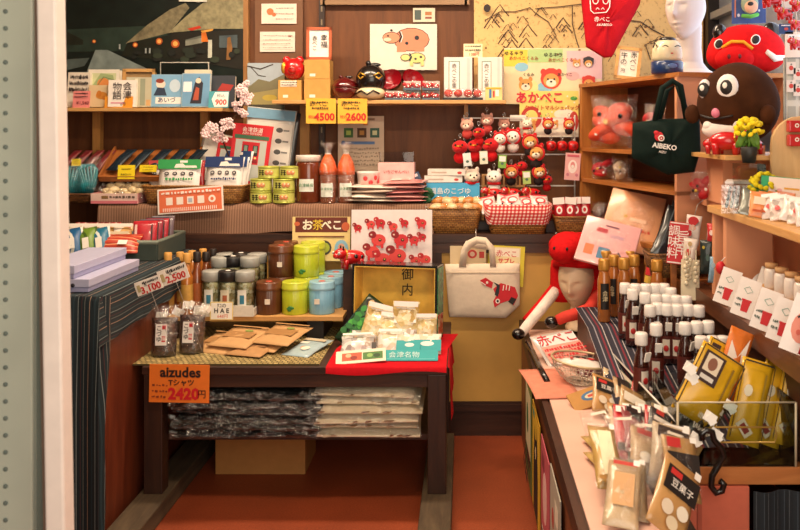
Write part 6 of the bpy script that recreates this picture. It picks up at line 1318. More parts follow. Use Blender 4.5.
# red cloth bag hanging above
def hangbag(name, lab, cat, pts, Y, d, m, rz=0):
    cx = sum(p[0] for p in pts) / len(pts); r = thing(name, lab, cat, (X(cx, Y), Y, 0), (0, 0, rz)); P = [(X(p[0], Y) - X(cx, Y), H(p[1], Y)) for p in pts]
    c = Vector((sum(p[0] for p in P) / len(P), sum(p[1] for p in P) / len(P))); rows = []
    N_ = 48; dense = []
    for i in range(len(P)):
        a, b = Vector(P[i]), Vector(P[(i + 1) % len(P)])
        for t in range(6): dense.append(a.lerp(b, t / 6))
    for k, f in ((1, 0), (.94, .3), (.75, .62), (.45, .9), (.02, 1.0)):
        rows.append([(c.x + (q.x - c.x) * k, -d / 2 * f + .006 * f * math.sin(q.x * 60), c.y + (q.y - c.y) * k) for q in dense])
    back = [[(p[0], -p[1], p[2]) for p in rw] for rw in rows][1:]
    g = G(); g.grid(rows[::-1] + back, m, None, True, True, True); g.build('bag_cloth', r); return r, c
r, c = hangbag('red_tote', 'red cloth tote bag with white line drawing hanging before the map', 'bag', [(580, -12), (643, -16), (640, 4), (612, 57), (604, 58), (586, 47), (583, 20)], 4.05, .05, mat('#b5121f', .8, var=.08, bump=.15))
z = H(8, 4.05); x = X(599, 4.05) - (r.location.x)
g = G(); g.tube([(x - .05, -.031, z + .08), (x - .045, -.034, z - .015), (x - .03, -.034, z - .03), (x + .03, -.034, z - .025), (x + .045, -.034, z), (x + .05, -.031, z + .08)], .0025, WHITE, 6)
for dx in (-.022, .026): g.tube([(x + dx + .013 * math.cos(a), -.035, z + .03 + .016 * math.sin(a)) for a in [j * .6283 for j in range(10)]], .0025, WHITE, 6, closed=True)
for dx in (-.012, .012): g.tube([(x + dx - .008, -.035, z - .012), (x + dx, -.035, z - .004), (x + dx + .008, -.035, z - .012)], .0025, WHITE, 6)
g.build('line_drawing', r); text('赤べこ', .026, WHITE, r, (x + .01, -.037, z - .06)); text('AKABEKO', .016, WHITE, r, (x + .02, -.037, z - .085))
g = G(); g.tube([(x - .06, 0, z + .12), (x - .05, 0, z + .28), (x + .05, 0, z + .28), (x + .08, 0, z + .12)], .008, mat('#b5121f', .8), 6); g.build('handle', r)
# black tote
r, c = hangbag('black_tote', 'black tote bag with red and white emblem hanging from the cubby shelf', 'bag', [(633, 123), (658, 119), (699, 118), (700, 150), (694, 172), (668, 175), (632, 158)], 3.22, .07, mat('#10211c', .75, var=.1, bump=.2), -.1)
cz = H(147, 3.22); cx = X(661, 3.22) - r.location.x
g = G(); g.tube([(X(655, 3.22) - r.location.x, 0, H(121, 3.22)), (X(662, 3.22) - r.location.x, -.01, H(88, 3.22)), (X(672, 3.22) - r.location.x, -.01, H(81, 3.22)), (X(680, 3.22) - r.location.x, -.01, H(86, 3.22)), (X(686, 3.22) - r.location.x, 0, H(119, 3.22))], .011, mat('#10211c', .75), 8); g.build('handle', r)
g = G(); g.tube([(X(660, 3.22) - r.location.x, .025, H(121, 3.22)), (X(668, 3.22) - r.location.x, .03, H(90, 3.22)), (X(678, 3.22) - r.location.x, .03, H(84, 3.22)), (X(690, 3.22) - r.location.x, .025, H(119, 3.22))], .010, mat('#10211c', .75), 8); g.build('handle', r)
g = G(); g.ell((cx - .012, -.042, cz + .040), (.017, .003, .018), RED, u=12, v=6); g.ell((cx - .022, -.043, cz + .054), (.010, .003, .008), RED, u=10, v=6); g.build('red_emblem', r)
g = G(); g.tube([(cx - .004 + .010 * math.cos(a), -.046, cz + .034 + .010 * math.sin(a)) for a in [j * .6283 for j in range(10)]], .0025, WHITE, 6, closed=True); g.ell((cx - .004, -.047, cz + .034), (.003, .002, .003), WHITE, u=8, v=5); g.build('white_ring', r)
text('AIBEKO', .026, WHITE, r, (cx + .008, -.047, cz + .002), rot=(math.pi / 2, rad(8), 0), bold=.03); text('AIZU', .012, WHITE, r, (cx, -.047, cz - .018), rot=(math.pi / 2, rad(8), 0))
# bagged plush in the cubby
def bagged(px, Yk, z, w, h, d, lab, seed, n=3, col='#d9442c'):
    r = thing('bagged_toy', lab, 'toy', (X(px, Yk), Yk, z), (0, 0, rad(-40)))
    m = mat(col, .6, var=.15, scale=14); g = G(); rr = random.Random(seed)
    for i in range(n + 3): g.ell((rr.uniform(-.24, .24) * w, rr.uniform(-.12, .1) * d, h * (.26 + .48 * i / (n + 2))), (w * rr.uniform(.2, .32), d * .32, h * rr.uniform(.13, .2)), m, rot=(0, rr.uniform(-.8, .8), 0))
    g.build('toy_body', r)
    for i in range(4): g = G(); g.ell((rr.uniform(-.3, .3) * w, -d * .40, h * rr.uniform(.25, .7)), (w * .05, .004, w * .05), (BLK, WHITE, BLK, mat('#e8c23a', .4))[i], u=8, v=6); g.build('spot', r)
    pouch_mesh(w, h * 1.08, d, film(a=.17), rough_=.008, seed=seed).build('clear_bag', r); return r
bagged(614, 3.96, 1.354, S(54, 3.96), S(50, 3.96), .15, 'large orange-red plush cow in a clear bag in the top cubby', 3, 4, '#e2502e')
bagged(655, 3.52, 1.354, S(24, 3.52), S(44, 3.52), .10, 'dark red toy in a clear bag behind the black tote handle', 5, 3, '#a81c20')
bagged(603, 4.08, 1.204, S(26, 4.08), S(22, 4.08), .09, 'red toy cow in a clear bag in the lower cubby, left', 7, 2, '#c8202a'); bagged(622, 3.9, 1.204, S(24, 3.9), S(22, 3.9), .09, 'cream and brown toy in a clear bag in the lower cubby beside the red one', 8, 2, '#c8b090')
bagged(706, 3.2, 1.1785, S(34, 3.22), S(26, 3.22), .10, 'red toy cow in a clear bag at the far end of the pine shelf', 9, 2, '#c8202a')
bagged(600, 4.08, .972, S(20, 4.08), S(24, 4.08), .09, 'dark toy in a clear bag in the bottom cubby', 10, 2, '#6a3a2a')
for i in range(3): cow('toy_cow', .09, 'red toy cow on the lower cubby floor behind the bags, %s' % ('nearest the wall', 'middle', 'nearest the viewer')[i], cub(.15 + i * .16, .17, .021), 1.2)

# step behind the packets
r = thing('display_riser', 'brown wooden box riser under the peach and pink packets', 'display stand', (.78, 3.72, .55)); g = G(); g.box((.02, 0.07, .16), (.32, .26, .32), CHERRY); g.build('riser_block', r); g = G(); g.box((.115, -.27, .16), (.17, .42, .32), CHERRY); g.build('riser_wing', r)
ZR = .8715
def slab(name, w, h, d, c, lab, loc, rot, items):
    r = thing(name, lab, 'packet', loc, rot); m = mat(c, .35, coat=.4, var=.04); g = G(); g.box((0, 0, h / 2), (w, d, h), m, bev=.004, seg=3); g.build('packet_body', r); prints(r, items, -d / 2, w, h)
    pouch_mesh(w * 1.03, h * 1.03, d + .006, film(a=.10), rough_=.003).build('clear_wrap', r); return r
slab('peach_packet', S(56, 3.6), S(68, 3.6), .014, '#d89a70', 'large peach packet with small red lettering leaning under the black tote', (X(624, 3.6), 3.59, ZR + .06), (rad(-36), rad(11), rad(-18)), [('o', '#c8a03a', .36, .56, .08, .05), ('r', '#8a3a2a', .34, .36, .05, .10)] + scribble(1, seed=2, x0=.4, x1=.86, z0=.3, z1=.4, cols=('#b8442c',), hh=.05) + [('r', '#e6b896', .6, .52, .3, .06)])
slab('pink_packet', S(58, 3.42), S(54, 3.42), .014, '#e0a4a4', 'pink printed packet with orange blue and navy squares leaning over the red hat', (X(603, 3.42), 3.46, ZR + .015), (rad(-38), rad(13), rad(-16)), [('r', '#d8744a', .2, .28, .16, .22), ('r', '#4a7a9c', .46, .26, .2, .24), ('p', '#2a3644', [(.62, .14), (.72, .36), (.86, .18)]), ('r', '#b82a3a', .34, .74, .2, .09), ('r', '#c090a4', .62, .66, .24, .06), ('r', '#7a4a5a', .5, .86, .24, .03)])
basket('wicker_basket', .17, .15, .09, 'small brown basket holding the dark shirt packs', (X(668, 3.33), 3.34, ZR), m=weave('#9a6a34', '#6a4420', .014, .008))
for i in range(3):
    pouch('dark_shirt_pack', S(22, 3.35), S(58, 3.35), .035, mat(['#1a2024', '#232b30', '#161b1f'][i], .3, coat=.7, var=.2), 'dark folded shirt in clear film beside the peach packet, %s' % ('front', 'middle', 'rear')[i], 'shirt pack', (X(658 + i * 7, 3.32), 3.31 + .03 * i, ZR + .06 + .015 * i), (rad(-20), rad(24), -.1), [('r', '#5a666c', .3, .6, .05, .7), ('r', '#3f4a50', .7, .5, .06, .8)], seed=i, rough_=.006)
Yk = 3.19; card('red_sign', S(19, Yk), S(42, Yk), '#c8242e', 'red sign with white brush characters in two columns above the white-capped bottles', 'sign', (X(676, Yk), Yk, H(264, Yk)), (rad(-10), rad(6), rad(-8)), [('r', '#efe4de', .5, .97, .94, .03), ('r', '#efe4de', .5, .03, .94, .03)], texts=(('調\n味\n料', .26, .5, .044, '#f4ebe4', {'bold': .05}), ('旨\n辛', .74, .5, .05, '#f4ebe4', {'bold': .05})))
r = thing('sign_post', 'slim brown post behind the red brush-character sign', 'post', (X(676, Yk), Yk + .02, .70)); g = G(); g.box((0, .02, .12), (.02, .02, .25), CHERRY); g.build('post_bar', r)
for i, (px, py, w, h, Yk, c, its, lab) in enumerate((
    (691, 236, 15, 30, 3.22, '#efe2da', [('o', '#c8282e', .5, .82, .7, .3), ('o', '#c8282e', .35, .4, .3, .2), ('o', '#e8b8a8', .5, .6, .4, .2)], 'red and white doll pack hanging right of the red sign'),
    (688, 262, 14, 34, 3.16, '#e6d6cc', [('o', '#d84a44', .4, .6, .4, .2), ('o', '#c8282e', .65, .3, .3, .2), ('o', '#c8a878', .5, .85, .3, .14)], 'white doll pack with red dots below the red and white one'),
    (707, 264, 13, 34, 3.05, '#1a2826', [('o', '#c8b03a', .3, .8, .2, .1), ('o', '#48605a', .6, .5, .3, .2)], 'dark green charm pack hanging before the peach fin'),
    (712, 275, 8, 26, 3.0, '#84aac4', [('o', '#a8c4d4', .5, .7, .5, .2)], 'light blue hand-shaped charm beside the dark green pack'),
    (712, 236, 9, 18, 3.02, '#c82a30', [('o', '#f0e0d8', .5, .5, .5, .3)], 'small red charm pack hanging in front of the peach panel'))):
    r = pouch('charm_pack', S(w, Yk), S(h, Yk), .022, mat(c, .45, var=.12, coat=.4), lab, 'charm', (X(px, Yk), Yk, H(py + h * .3, Yk)), (0, rad(R.uniform(-10, 10)), -.4), its, seed=i, rough_=.003)
    g = G(); g.tube([(0, 0, S(h, Yk)), (.004, .01, S(h, Yk) + .04), (.02, .03, S(h, Yk) + .06)], .0016, mat('#c8c4bc', .3, .7), 6); g.build('loop', r)
for i, px in enumerate((686, 691, 696, 689)):
    Yk = 3.1; r = thing('bell_strap', 'cream beaded strap hanging left of the dark charm, %s' % ('leftmost', 'second', 'rightmost', 'longest')[i], 'charm', (X(px, Yk), Yk + .02 * (i % 2), H(258 + i * 3, Yk)), (0, 0, 0)); g = G()
    for k in range(5): g.ell((.004 * math.sin(k * 2 + i), 0, -k * .016), (.008, .008, .009), mat('#ddd0b4', .4, coat=.3), u=8, v=6)
    g.tube([(0, 0, .05), (0, 0, -.07)], .002, mat('#c8bca0', .6), 6); g.build('beads', r)
card('cream_card', S(18, 3.12), S(40, 3.12), '#e0d2b4', 'tall plain cream card standing behind the white-capped bottles', 'card', (X(690, 3.12), 3.12, H(300, 3.12)), (rad(-6), 0, rad(-20)))

# ---------------------------------------------------------------- mannequin with red cow hat
r = thing('hat_mannequin', 'cream mannequin head wearing a red plush cow hat on the low right counter', 'mannequin head', (X(579, 3.78), 3.78, .5525), (0, 0, rad(-26)))
FACE = mat('#e0c6a4', .5, var=.03)
g = G(); g.grid(head_rows(1.12), FACE, Matrix.Translation((0, -.02, .235)) @ Matrix.Rotation(rad(12), 4, 'X'), True, True, True); g.lathe([(.07, 0), (.07, .012), (.05, .04), (.045, .12), (.05, .16)], FACE, 24, Matrix.Translation((0, .02, 0))); g.build('head', r, remesh=.005)
HR = mat('#c81418', .85, var=.12, scale=60, bump=.15)
g = G(); rows = []
for i in range(14):
    t = i / 13 * math.pi * .50; rows.append([(.108 * math.sin(t + .01) * math.cos(p), .015 + .128 * math.sin(t + .01) * math.sin(p), .275 + .145 * math.cos(t) + (.02 * max(0, -math.sin(p)) - .03 * max(0, math.sin(p)) if t > 1.2 else 0)) for p in [j * 2 * math.pi / 32 for j in range(32)]])
g.grid(rows, HR, None, True, True)
for x in (-.075, .075): g.lathe([(.05, .0), (.058, .05), (.055, .15), (.05, .18)], HR, 14, Matrix.Translation((x * 1.12, .02, .12)))
g.build('hat', r, solid=.012)
g = G(); g.ell((-.02, -.13, .37), (.07, .075, .058), HR); g.ell((-.02, -.08, .385), (.09, .08, .06), HR); g.build('hat_snout', r)
g = G()
for x in (-.045, .012): g.ell((x, -.196, .385), (.006, .005, .008), INK, u=8, v=5)
g.build('nostrils', r)
g = G()
for x in (-.08, .06): g.ell((x, -.075, .425), (.011, .008, .014), BLK, u=8, v=6)
g.build('hat_eyes', r)
g = G(); g.tube([(.10, -.04, .17), (.09, -.13, .125), (.05, -.17, .11), (.0, -.19, .095), (-.03, -.2, .08)], [.028, .028, .026, .024, .022], mat('#d8453a', .8), 12); g.build('hat_arm', r)
g = G(); g.ell((-.055, -.205, .07), (.03, .026, .026), BLK); g.build('hoof', r)
g = G(); g.tube([(-.10, -.02, .17), (-.14, -.10, .10), (-.17, -.2, .04), (-.175, -.25, .02)], [.024, .024, .022, .02], mat('#e9ddd2', .8), 12); g.build('hat_arm', r)
g = G(); g.tube([(-.118, .0, .19), (-.155, -.08, .12), (-.19, -.17, .06)], .014, HR, 10); g.build('arm_edge', r)
g = G(); g.ell((-.178, -.275, .022), (.028, .03, .024), BLK); g.build('hoof', r)

# ---------------------------------------------------------------- sauce bottles on the riser
def rz_(Y): return .55 + (.148 if Y >= 3.2 else .02 + .128 * (Y - 2.45) / .75)
def gold_bottle(px, Yk, lab, first=[None], z=None):
    loc = (X(px, Yk), Yk, (z or rz_(Yk)) + .006)
    if first[0]: return dup(first[0], loc, (0, 0, R.uniform(-.6, .6)), lab)
    r = thing('sauce_bottle', lab, 'bottle', loc); first[0] = r
    g = G(); g.lathe([(.022, 0), (.025, .005), (.025, .16), (.019, .185), (.018, .20)], mat('#a8632a', .12, coat=.8, var=.15), 22); g.build('bottle_body', r)
    g = G(); g.lathe([(.021, .198), (.022, .202), (.022, .236), (.019, .242), (.001, .242)], mat('#c08a3a', .35, .35), 22); g.build('cap', r)
    curved_label(r, .0256, .05, .15, -2.25, -.9, mat('#1c1614', .5)); 
    vtext('会津', .022, mat('#d8c8a0', .5), r, (0, -.028, .10)); return r
for px, Yk, lab in ((604, 3.28, 'amber sauce bottle with gold cap, front left of the group'), (624, 3.30, 'amber sauce bottle with gold cap, front right of the group'), (614, 3.38, 'amber sauce bottle with gold cap in the second row, left'), (634, 3.38, 'amber sauce bottle with gold cap in the second row, middle'), (657, 3.26, 'amber sauce bottle with gold cap standing nearest the white-capped ones'), (650, 3.40, 'amber sauce bottle with gold cap in the second row, right'), (630, 3.49, 'amber sauce bottle with gold cap in the back row, middle'), (606, 3.49, 'amber sauce bottle with gold cap in the back row, left')):
    gold_bottle(px, Yk, lab)
r = thing('dark_bottle', 'dark bottle with red and gold neck label among the gold-capped bottles', 'bottle', (X(643, 3.34), 3.34, rz_(3.34) + .006), (0, rad(10), 0)); g = G(); g.lathe([(.018, 0), (.02, .01), (.02, .2), (.012, .25), (.012, .3), (.001, .301)], BLK, 18); g.build('bottle_body', r); g = G(); g.lathe([(.0208, .17), (.0208, .2)], mat('#c8323a', .4), 18, caps=False); g.lathe([(.0208, .14), (.0208, .168)], mat('#d8b04a', .4), 18, caps=False); g.build('neck_label', r)
def white_bottle():
    r = thing('soy_bottle', 'x', 'bottle', (0, 0, 0), (0, 0, 0))
    g = G(); g.lathe([(.021, 0), (.0245, .005), (.0245, .10), (.018, .135), (.0125, .15), (.0125, .165)], mat('#3a1712', .1, coat=.9, var=.2), 20); g.build('bottle_body', r)
    g = G(); g.lathe([(.0185, .162), (.0195, .166), (.0195, .195), (.017, .20), (.001, .20)], mat('#e4dfda', .4), 24, flute=.012, nfl=24); g.build('cap', r)
    g = G(); g.lathe([(.0248, .02), (.0248, .095)], mat('#5a2018', .5, var=.2), 20, caps=False); g.build('label_wrap', r)
    pl = curved_label(r, .0253, .03, .085, -2.1, -1.1, mat('#e2d6c6', .5), 'paper_label'); g = G(); g.ell((0, -.0262, .055), (.009, .002, .011), mat('#c02a2a', .4), u=10, v=6); g.build('red_seal', pl)
    g = G(); g.box((.008, -.024, .128), (.022, .004, .03), WHITE, rot=(.25, 0, .2)); g.build('neck_tag', r)
    return r
caps = [(100,205),(142,210),(183,210),(222,208),(256,208),(284,230),(130,235),(180,250),(225,258),(268,258),(305,262),(345,264),(200,300),(232,292),(268,296),(310,298),(352,298),(396,302),(225,374),(165,410),(340,370),(387,366),(433,364),(405,425),(450,425),(492,425)]
wb = white_bottle(); rows_ = {}
names = []
for k, (u, v) in enumerate(caps):
    px, py = 600 + u / 4, 230 + v / 4; Yk = 3.0
    for _ in range(30): Yk = (1.45 - rz_(Yk) - .206) * 850 / (py - 128)
    names.append((px, py, Yk))
rowdef = [(0, 5, 'farthest'), (5, 7, 'second farthest'), (7, 12, 'third farthest'), (12, 18, 'middle'), (18, 20, 'left front'), (20, 23, 'second nearest'), (23, 26, 'nearest')]
for a, b, nm in rowdef:
    grp = sorted(names[a:b])
    for i, (px, py, Yk) in enumerate(grp):
        loc = (X(px, Yk), Yk, rz_(Yk) + .006); lab = 'small dark sauce bottle with white cap, %s from left in the %s row' % (ORD[i], nm)
        if wb['label'] == 'x': wb.location = loc; wb['label'] = lab
        else: dup(wb, loc, (0, 0, R.uniform(-.7, .7)), lab)

# ---------------------------------------------------------------- small goods at the near end of the low counter
ZP = .5535
flat_pack('snack_pack', .19, .17, .03, mat('#d8cfc8', .3, coat=.6, var=.08), 'silver-white snack pack with big red lettering before the hat mannequin', 'snack pack', (X(560, 3.3), 3.30, ZP + .03), (rad(30), rad(-4), rad(24)), [('r', '#e8a090', .5, .3, .9, .5), ('r', '#e9e4e0', .5, .7, .86, .3)] + scribble(3, seed=4, x0=.08, x1=.95, z0=.08, z1=.5, cols=(RED,), hh=.09), texts=(('赤べこ', .5, .70, .06, '#c8202a', {'bold': .04}),))
flat_pack('snack_pack', .13, .12, .03, mat('#6a1c24', .3, coat=.6, var=.2), 'dark red snack pack lying right of the silver-white one', 'snack pack', (X(590, 3.12), 3.13, ZP + .004), (rad(18), 0, rad(20)), [('r', '#c8484a', .5, .5, .6, .3), ('r', '#2a1416', .5, .85, .8, .15)])
r = thing('black_strap', 'black leather strap lying along the edge of the pink cloth', 'strap', (0, 0, 0)); g = G(); g.tube([(X(527, 3.5), 3.5, ZP + .01), (X(533, 3.35), 3.35, ZP + .012), (X(541, 3.1), 3.12, ZP + .012), (X(547, 2.98), 2.98, ZP + .01)], .011, BLK, 8); g.build('strap', r)
# wire colander
r = thing('wire_colander', 'round white wire mesh colander on the pink cloth', 'colander', (X(580, 3.0), 3.0, ZP), (0, rad(6), 0)); g = G(); wm2 = mat('#d8ccb8', .35, .3); g.lathe([(.045, .004), (.062, .010), (.075, .02), (.088, .034), (.098, .05), (.104, .065), (.108, .08)], wm2, 30, caps=False)
g.grid([[(k * .045 / 4 * math.cos(a), k * .045 / 4 * math.sin(a), .004) for a in [j * 2 * math.pi / 30 for j in range(30)]] for k in (0.05, 1.3, 2.6, 4)], wm2, None, True, True); g.build('wire_mesh', r, wire=.0018)
g = G(); g.tube([(.109 * math.cos(a), .109 * math.sin(a), .08) for a in [j * math.pi / 16 for j in range(32)]], .004, mat('#cbb890', .35, .3), 8, closed=True); g.build('rim', r); g = G(); g.tube([(.05 * math.cos(a), .05 * math.sin(a), .003) for a in [j * math.pi / 16 for j in range(32)]], .003, wm2, 6, closed=True); g.build('foot_ring', r)
flat_pack('fish_pack', .17, .07, .035, mat('#e6dad2', .35, coat=.5, var=.06), 'long white pack with red spots lying in the wire colander', 'snack pack', (X(580, 3.0), 2.99, ZP + .05), (0, rad(5), rad(-6)), [('o', '#c82a2a', .7, .6, .14, .3), ('o', '#c82a2a', .3, .4, .08, .2), ('o', '#d87a6a', .5, .5, .1, .2)])
flat_pack('pink_pad', .16, .34, .006, mat('#d98a72', .7), 'coral pink felt pad on the pink cloth left of the colander', 'pad', (X(549, 2.98) , 2.98, ZP), (0, 0, rad(6)))
carton('kraft_card', .155, .008, .075, mat('#b8884e', .7), 'kraft card box with blue oval lying before the colander', 'box', (X(597, 2.74), 2.72, ZP + .01), (rad(-62), rad(-14), rad(14)), items=[('o', '#3a6a94', .5, .55, .5, .5), ('o', '#d8c8a8', .5, .55, .34, .28), ('r', '#c8402c', .5, .55, .2, .12)])
def choc(px, Yk, lab, rz, rx=-55, sc=1.0, z=.01):
    return pouch('bean_snack_pack', .095 * sc, .15 * sc, .03, mat('#b98a52', .4, coat=.5, var=.06), lab, 'snack pack', (X(px, Yk), Yk, ZP + z), (rad(rx), rad(rz), .1), [('r', '#1c1412', .5, .66, .86, .34), ('r', '#c8302c', .3, .76, .3, .08), ('o', '#e2d0b8', .3, .28, .3, .2), ('o', '#e8dcc8', .68, .32, .3, .2), ('o', '#dcc8a8', .5, .12, .3, .18), ('r', '#efe6dc', .8, .92, .16, .1)], texts=(('豆菓子', .52, .61, .019 * sc, '#efe6dc', {'bold': .03}),), seed=px)
choc(606, 2.62, 'brown pack with black label and white sweets on the counter, farther one', 22); choc(664, 1.86, 'brown pack with black label lying nearest the viewer on the counter', 40, -40, 1.15); choc(628, 2.36, 'brown pack with black label half hidden under the clear sleeves', 16, -60)
for i, (px, Yk, rz) in enumerate(((604, 2.48, .4), (616, 2.44, -.2), (606, 2.38, .9), (622, 2.52, .2), (612, 2.58, -.6))):
    r = thing('white_sweet', 'white oval sweet in clear wrap near the brown packs, %s' % ('leftmost', 'middle front', 'nearest', 'rightmost', 'farthest')[i], 'sweet', (X(px, Yk), Yk, ZP), (0, 0, rz)); g = G(); g.ell((0, 0, .014), (.026, .018, .014), mat('#e8dac6', .4, coat=.4), u=14, v=8); g.build('sweet', r); g = G(); g.ell((0, -.004, .024), (.012, .009, .005), mat('#c8785a', .5), u=10, v=5); g.build('centre_mark', r); g = G(); g.ell((0, 0, .0155), (.032, .022, .017), film(a=.14), u=14, v=8); g.build('clear_wrap', r)
for i in range(7):
    c = ['#c8202a', '#c8b890', '#1c1816', '#d8cfc0', '#b8282c', '#8a7a5a', '#d8c8a8'][i]
    pouch('sleeve_pack', .036, .20, .016, mat(c, .3, coat=.5, var=.1), 'narrow %s pack in a clear sleeve on the counter, %s from left' % (('red', 'tan', 'black', 'cream', 'dark red', 'olive', 'pale tan')[i], ORD[i]), 'sleeve', (X(622 + i * 7, 2.22), 2.22 + .02 * (i % 2), ZP + .008), (rad(-56), rad(6 + 2 * i), rad(-4)), [('r', '#efe8e0', .5, .9, .7, .1), ('r', '#3a2a26', .5, .3, .6, .12)], seed=i)
for i in range(4):
    pouch('clear_sleeve', .10, .22, .02, film(a=.08), 'empty-looking clear cellophane sleeve at the near end of the counter, %s' % ('far left', 'second', 'third', 'far right')[i], 'sleeve', (X(618 + i * 20, 2.1 - .05 * i), 2.1 - .05 * i, ZP + .03), (rad(-60), rad(10 * i - 12), 0), [('r', '#d8ccba', .5, .9, .4, .04)], seed=i + 30, rough_=.006)
for i, (px, Yk, lab) in enumerate(((592, 2.2, 'pale yellow snack sleeve lying along the pink cloth edge, nearer'), (588, 2.32, 'pale yellow snack sleeve lying along the pink cloth edge, farther'))):
    flat_pack('cracker_sleeve', .06, .24, .02, mat('#c8a860', .35, coat=.5, var=.15), lab, 'sleeve', (X(px + 18, Yk), Yk, ZP + .004), (0, 0, rad(12)), [('r', '#efe2c0', .5, .5, .5, .7)], seed=i)
CL = [
 (630, 2.46, .10, .15, '#a88450', 30, -50, 'tan almond pack with cream band lying under the clear holder', [('r', '#efe4d0', .5, .7, .9, .2), ('o', '#8a5a34', .4, .35, .3, .2), ('o', '#9a6a40', .65, .3, .3, .2)]),
 (640, 2.26, .09, .14, '#8a2a2c', 24, -52, 'dark red pack with cream seal among the tan ones at the counter end', [('o', '#e8d8c0', .5, .5, .5, .3), ('r', '#2a1414', .5, .9, .9, .12)]),
 (668, 2.06, .10, .15, '#b8a284', 18, -46, 'pale pack with brown sweets beside the acrylic box front', [('o', '#a87a54', .35, .35, .26, .18), ('o', '#a87a54', .65, .4, .26, .18), ('r', '#3a2a24', .5, .8, .8, .2)]),
 (628, 2.62, .09, .14, '#b8966a', 26, -58, 'tan pack with dark heading just before the dark red snack pack', [('r', '#2a1c18', .5, .75, .9, .26), ('o', '#e6d8c4', .5, .35, .5, .24)]),
 (648, 2.08, .10, .15, '#ae8c5c', 22, -50, 'tan pack with two cream ovals left of the nearest brown pack', [('o', '#ece0cc', .35, .4, .34, .2), ('o', '#ece0cc', .66, .42, .3, .2), ('r', '#b8342c', .5, .85, .8, .1)]),
 (684, 1.96, .09, .15, '#a8824e', 14, -40, 'brown pack with red corner right of the nearest brown pack', [('r', '#b82a28', .25, .85, .4, .16), ('r', '#1c1412', .5, .55, .9, .3), ('o', '#e2d0b8', .5, .2, .4, .2)]),
 (632, 1.92, .08, .16, '#a89474', 12, -60, 'cream sleeve with grey stripe near the pink cloth', [('r', '#8a8478', .5, .5, .16, .9)]),
 (612, 2.75, .08, .11, '#d8c09a', 30, -55, 'cream pack with brown ring between colander and brown packs', [('o', '#8a5a3a', .5, .5, .6, .4), ('o', '#d8c09a', .5, .5, .36, .24)]),
 (655, 2.24, .08, .13, '#2a2220', 30, -45, 'black pack with pale lettering against the side of the acrylic box', [('r', '#e2d6c8', .5, .7, .8, .1), ('r', '#e2d6c8', .5, .5, .6, .08), ('r', '#b8342c', .3, .85, .3, .1)]),
 (634, 2.60, .07, .12, '#b8342c', 28, -50, 'red pack with white square on the foot of the striped runner', [('r', '#efe6dc', .5, .6, .5, .3)]),
 (672, 2.16, .08, .12, '#b8a898', 10, -40, 'whitish clear pack directly below the black hook', [('r', '#b8a898', .5, .4, .7, .3), ('r', '#efe8e0', .5, .86, .8, .16)]),
 (612, 2.02, .07, .20, '#b8924e', 8, -64, 'long golden pack resting on the pink cloth edge', [('r', '#efe0bc', .5, .5, .5, .7), ('r', '#a87a3a', .5, .1, .9, .06)]),
 (620, 1.88, .08, .18, '#c2a884', 6, -62, 'long cream pack at the nearest corner of the counter', [('r', '#c89a6a', .5, .5, .6, .5), ('r', '#b83a30', .5, .9, .7, .06)])]
for i, (px, Yk, w, h, c, ry, rx, lab, its) in enumerate(CL):
    r = pouch('snack_pack', w, h, .032, mat(c, .35, coat=.5, var=.12), lab, 'snack pack', (X(px, Yk), Yk, ZP + .012 + .012 * (i % 3)), (rad(rx), rad(ry), rad(R.uniform(-14, 14))), its + [('r', '#efe8e0', .82, .93, .18, .09)], seed=i + 70, rough_=.004)
    pouch_mesh(w * 1.06, h * 1.04, .038, film(a=.06), rough_=.006, seed=i).build('clear_wrap', r)
# long clear side panel along the bottle display
P0, P1 = Vector((.487, 3.1, 0)), Vector((.548, 2.27, 0)); Ls = (P1 - P0).length
r = thing('clear_holder', 'long clear acrylic side panel with red and cream cards beside the striped runner', 'holder', (P0.x, P0.y, ZP), (rad(-10), 0, math.atan2(P1.y - P0.y, P1.x - P0.x)))
g = G(); g.box((Ls / 2, 0, .055), (Ls, .003, .11), glass('#f0f2f0')); g.build('acrylic_sheet', r)
g = G(); g.tube([(0, 0, 0), (0, 0, .11), (Ls, 0, .11), (Ls, 0, 0)], .003, mat('#d8d2c8', .2), 6); g.build('acrylic_edge', r)
prints(r, [('p', '#e6d8c4', [(0, .1), (0, .9), (.9, .95), (1, .1)]), ('p', '#b8242c', [(.06, .2), (.06, .85), (.4, .8), (.62, .2)]), ('p', '#3a6a44', [(.66, .2), (.5, .8), (.86, .85), (.92, .2)])], -.003, .26, .085, z0=.012, loc=(.34, 0, 0))
# acrylic box of yellow packs
r = thing('acrylic_box', 'clear acrylic display box of yellow and black snack packs at the near right', 'display box', (X(732, 2.3), 2.26, .5505)); g = G(); w, h, d = S(118, 2.26), .17, .30; gm = glass('#eef2f0')
g.box((0, 0, h / 2), (w, .004, h), gm); g.build('front_sheet', r); g = G(); g.box((-w/2, d/2, h/2), (.004, d, h), gm); g.build('side_sheet', r); g = G(); g.box((w/2, d/2, h/2), (.004, d, h), gm); g.build('side_sheet', r); g = G(); g.box((0, d, h/2), (w, .004, h), gm); g.build('back_sheet', r); g = G(); g.box((0, d/2, .003), (w, d, .004), gm); g.build('base_sheet', r)
g = G(); g.tube([(-.06, -.003, .105), (.10, -.003, .105), (.105, -.003, .085), (.10, -.003, .065), (-.06, -.003, .065), (-.065, -.003, .085)], .0025, mat('#b8924a', .3, .5), 6, closed=True); g.build('brass_slot', r)
g = G(); 
for x in (-w/2, w/2): g.tube([(x, 0, 0), (x, 0, h)], .0035, mat('#c8b89a', .25), 6)
g.tube([(-w/2, 0, h), (w/2, 0, h)], .0025, mat('#c8b89a', .25), 6); g.build('acrylic_edge', r)
YP = mat('#dba91c', .35, coat=.5, var=.06)
